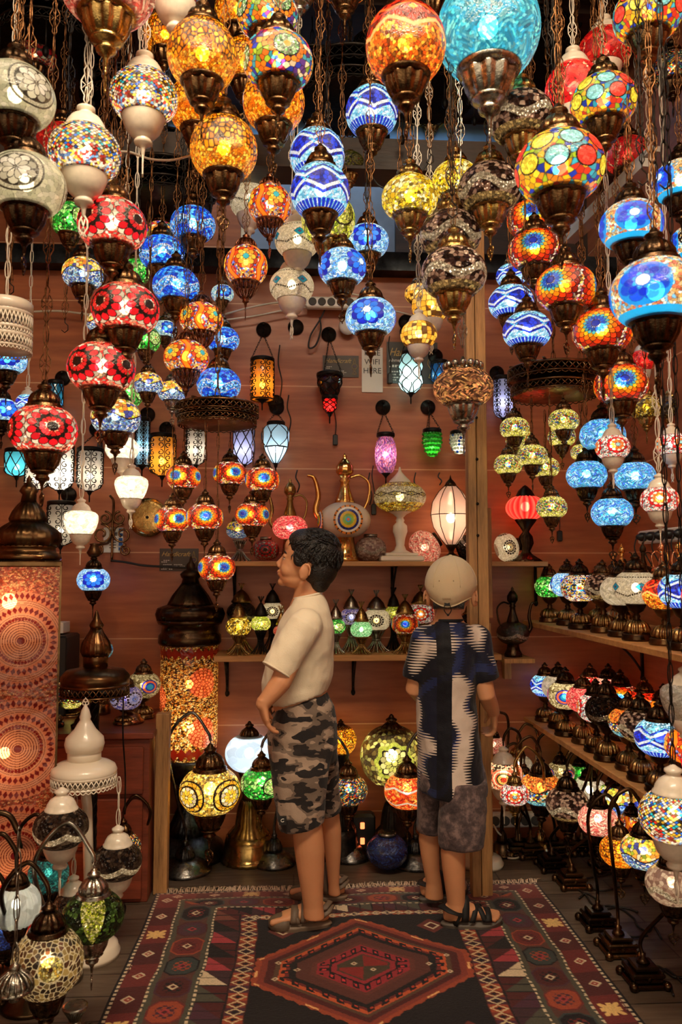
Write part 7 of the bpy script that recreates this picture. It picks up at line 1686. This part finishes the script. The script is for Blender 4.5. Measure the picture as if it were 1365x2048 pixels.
for (o, pts) in ((.07, ((1540, 852, 880), (1600, 848, 875), (1645, 842, 876), (1680, 838, 879), (1710, 842, 879), (1740, 848, 880), (1765, 853, 884), (1795, 850, 888))), (-.08, ((1560, 900, 935), (1620, 892, 932), (1670, 886, 930), (1705, 882, 931), (1735, 885, 931), (1770, 890, 931), (1805, 895, 931), (1835, 893, 934)))):
    m.loft([rp((xl, y), (xr, y), (xr-xl)*.00173*.5*.95, o) for y, xl, xr in pts], 22)
sh, el, wr = W(P(948, 1285, 0)), W(P(974, 1392, -.03)), W(P(988, 1424, .04))
limb(m, [sh, sh.lerp(el, .5), el, el.lerp(wr, .5), wr], [.034, .035, .031, .028, .022]); m.xf(handM(wr, Vector((.01, .03, -.07)), Vector((-1, .2, -.1))), lambda q: hand(q, .8, 1))
sh, el, wr = W(P(856, 1285, 0)), W(P(829, 1378, 0)), W(P(850, 1400, .17))
limb(m, [sh, sh.lerp(el, .5), el, el.lerp(wr, .5), wr], [.034, .035, .031, .028, .022]); m.xf(handM(wr, Vector((.05, .06, -.02)), Vector((0, -.4, -1))), lambda q: hand(q, .5, -1))
G1 = footM(W(atz(1000, 1853)), W(atz(890, 1856)), .020); G2 = footM(W(atz(955, 1782)), W(atz(846, 1806)), .020)
for M in (G1, G2): m.xf(M, foot)
organic('body', m, SKIN, boy2, .0034, 5); face_bits(boy2, MH)
h = Blob(); h.xf(MH, lambda q: (q.ball((-.018, 0, -.002), (.082, .078, .060), 24, 16), q.ball((-.050, 0, -.040), (.036, .052, .026), 18, 12), [q.tube([(-.05-.03*math.cos(a), .055*math.sin(a), -.045), (-.055-.03*math.cos(a), .054*math.sin(a), -.066)], [.004, .001], 5) for a in np.linspace(-1.2, 1.2, 26)]))
part('hair', h, HAIR, boy2)
t = Blob(); rings = []
def capf(q):
    R_ = (.102, .090, .102); pr = []
    for i in range(15):
        e = -.40+(PI/2+.40)*i/14; pr.append((math.cos(e)*(1+min(e, 0)*.34), math.sin(e)))
    n = 36; vs = []
    for (cr, z) in pr:
        for k in range(n):
            a = 2*PI*k/n; low = -.026*max(0, -math.cos(a))**3*(1 if z < .2 else 0)
            vs.append((cr*R_[0]*math.cos(a)-.006, cr*R_[1]*math.sin(a), .010+z*R_[2]+low*(1-max(z, 0)*4)*(z < .25)))
    fs = [(j*n+i, j*n+(i+1) % n, (j+1)*n+(i+1) % n, (j+1)*n+i) for j in range(14) for i in range(n)]; fs.append(tuple(range(n-1, -1, -1))); q.add(vs, fs)
    # band and peak
    q.tube([(math.cos(a)*.0825-.006, math.sin(a)*.0725, -.030-.026*max(0, -math.cos(a))**3) for a in np.linspace(0, 2*PI, 41)[:-1]], .0025, 6, True)
    for k in range(6):
        a0 = 2*PI*(k+.5)/6; q.tube([(math.cos(e)*.1025*math.cos(a0)-.006, math.cos(e)*.0905*math.sin(a0), .010+math.sin(e)*.1025) for e in np.linspace(0, 1.5, 12)], .0011, 4)
    q.loft([((.068, 0, -.03), (0, .062, 0), (0, 0, .004)), ((.12, 0, -.034), (0, .066, 0), (.0, 0, .004)), ((.15, 0, -.042), (0, .045, 0), (0, 0, .004)), ((.163, 0, -.046), (0, .02, 0), (0, 0, .003))], 20)
    q.ball((-.004, 0, .112), (.007, .007, .004), 10, 6)
t.xf(MH, capf); cap2 = part('cap', t, CAPM, boy2)
b = Blob(); b.xf(MH, lambda q: (q.tube(bez([(-.090, -.010, -.052), (-.084, -.012, -.068), (-.080, 0, -.084), (-.084, .012, -.068), (-.090, .010, -.052)], 6), .0018, 5), q.ball((-.080, 0, -.084), .0045, 8, 6), q.box((-.092, 0, -.046), (.006, .018, .012))))
part('strap', b, BLACKP, cap2)
b = Blob(); b.xf(MH, lambda q: ([q.ball((-.1015, s*.024, .032), .002, 6, 4) for s in (-1, 1)], q.tube([(-.1045, -.014, -.026), (-.1045, .014, -.026), (-.1035, .014, -.031), (-.1035, -.014, -.031)], .0008, 4, True))); part('eyelets', b, plain('tan_thread', C(150, 120, 84), .7), cap2)
t = Blob()
t.loft([rp((872, 1240), (924, 1240), .048), rp((860, 1250), (938, 1250), .062), rp((846, 1264), (956, 1264), .082), rp((838, 1290), (958, 1290), .10), rp((834, 1340), (954, 1340), .105), rp((833, 1400), (952, 1400), .105), rp((834, 1460), (958, 1460), .11), rp((836, 1520), (966, 1520), .115), rp((838, 1566), (973, 1572), .118), rp((840, 1584), (974, 1590), .118)], 36)
for (a, b_) in ((W(P(952, 1274, 0)), W(P(975, 1362, -.02))), (W(P(850, 1274, 0)), W(P(831, 1358, 0)))):
    t.tube([a, a.lerp(b_, .5), b_], [.052, .048, .045], 20); t.ball(a, (.050, .045, .045), 16, 12)
tee2 = organic('striped_shirt', t, NAVY, boy2, .006, 5, disp=(.09, .016))
m2 = MB(); c, A, Bv = rp((873, 1240), (924, 1240), .049); m2.tube([c+A*math.cos(q)+Bv*math.sin(q) for q in np.linspace(0, 2*PI, 33)[:-1]], .006, 6, True); part('collar', m2, plain('navy_rib', C(18, 18, 26), .8), tee2)
s = Blob()
s.loft([rp((846, 1480), (958, 1480), .095), rp((838, 1540), (970, 1540), .105), rp((836, 1580), (974, 1580), .105)], 28)
s.loft([rp((836, 1560), (896, 1560), .07, .05), rp((834, 1610), (886, 1610), .066, .06), rp((834, 1662), (881, 1664), .06, .07)], 24)
s.loft([rp((880, 1560), (974, 1560), .075, -.05), rp((877, 1620), (973, 1620), .074, -.065), rp((877, 1665), (971, 1665), .07, -.08), rp((879, 1694), (969, 1692), .066, -.08)], 24)
organic('grey_print_shorts', s, SMOKE, boy2, .006, 4, disp=(.07, .013))
BST = plain('black_neoprene', C(14, 13, 13), .7); BSO = plain('grey_rubber', C(96, 88, 80), .6)
def strap_sandal(name, M, parent):
    a = Blob(); a.xf(M @ Matrix.Translation((0, 0, -.020)), lambda q: sole(q, th=.020)); up0 = part('sandal', a, BSO, parent)
    b = Blob()
    def g(q):
        strap(q, .148, .140, .040, .026, wd=.022); strap(q, .085, .130, .038, .040, wd=.018); strap(q, .135, .085, .039, .040, wd=.018); strap(q, .055, .062, .035, .068, wd=.024, lean=.01)
        q.tube([(.055, .034, .035), (.01, .029, .048), (-.009, 0, .052), (.01, -.029, .048), (.055, -.034, .035)], .016, 8, flat=.3)
        for s_ in (-1, 1): q.tube([(.03, s_*.031, .0), (.045, s_*.034, .04)], .010, 6, flat=.3)
    b.xf(M, g); part('straps', b, BST, up0)
strap_sandal('right_sandal', G1, boy2); strap_sandal('left_sandal', G2, boy2)
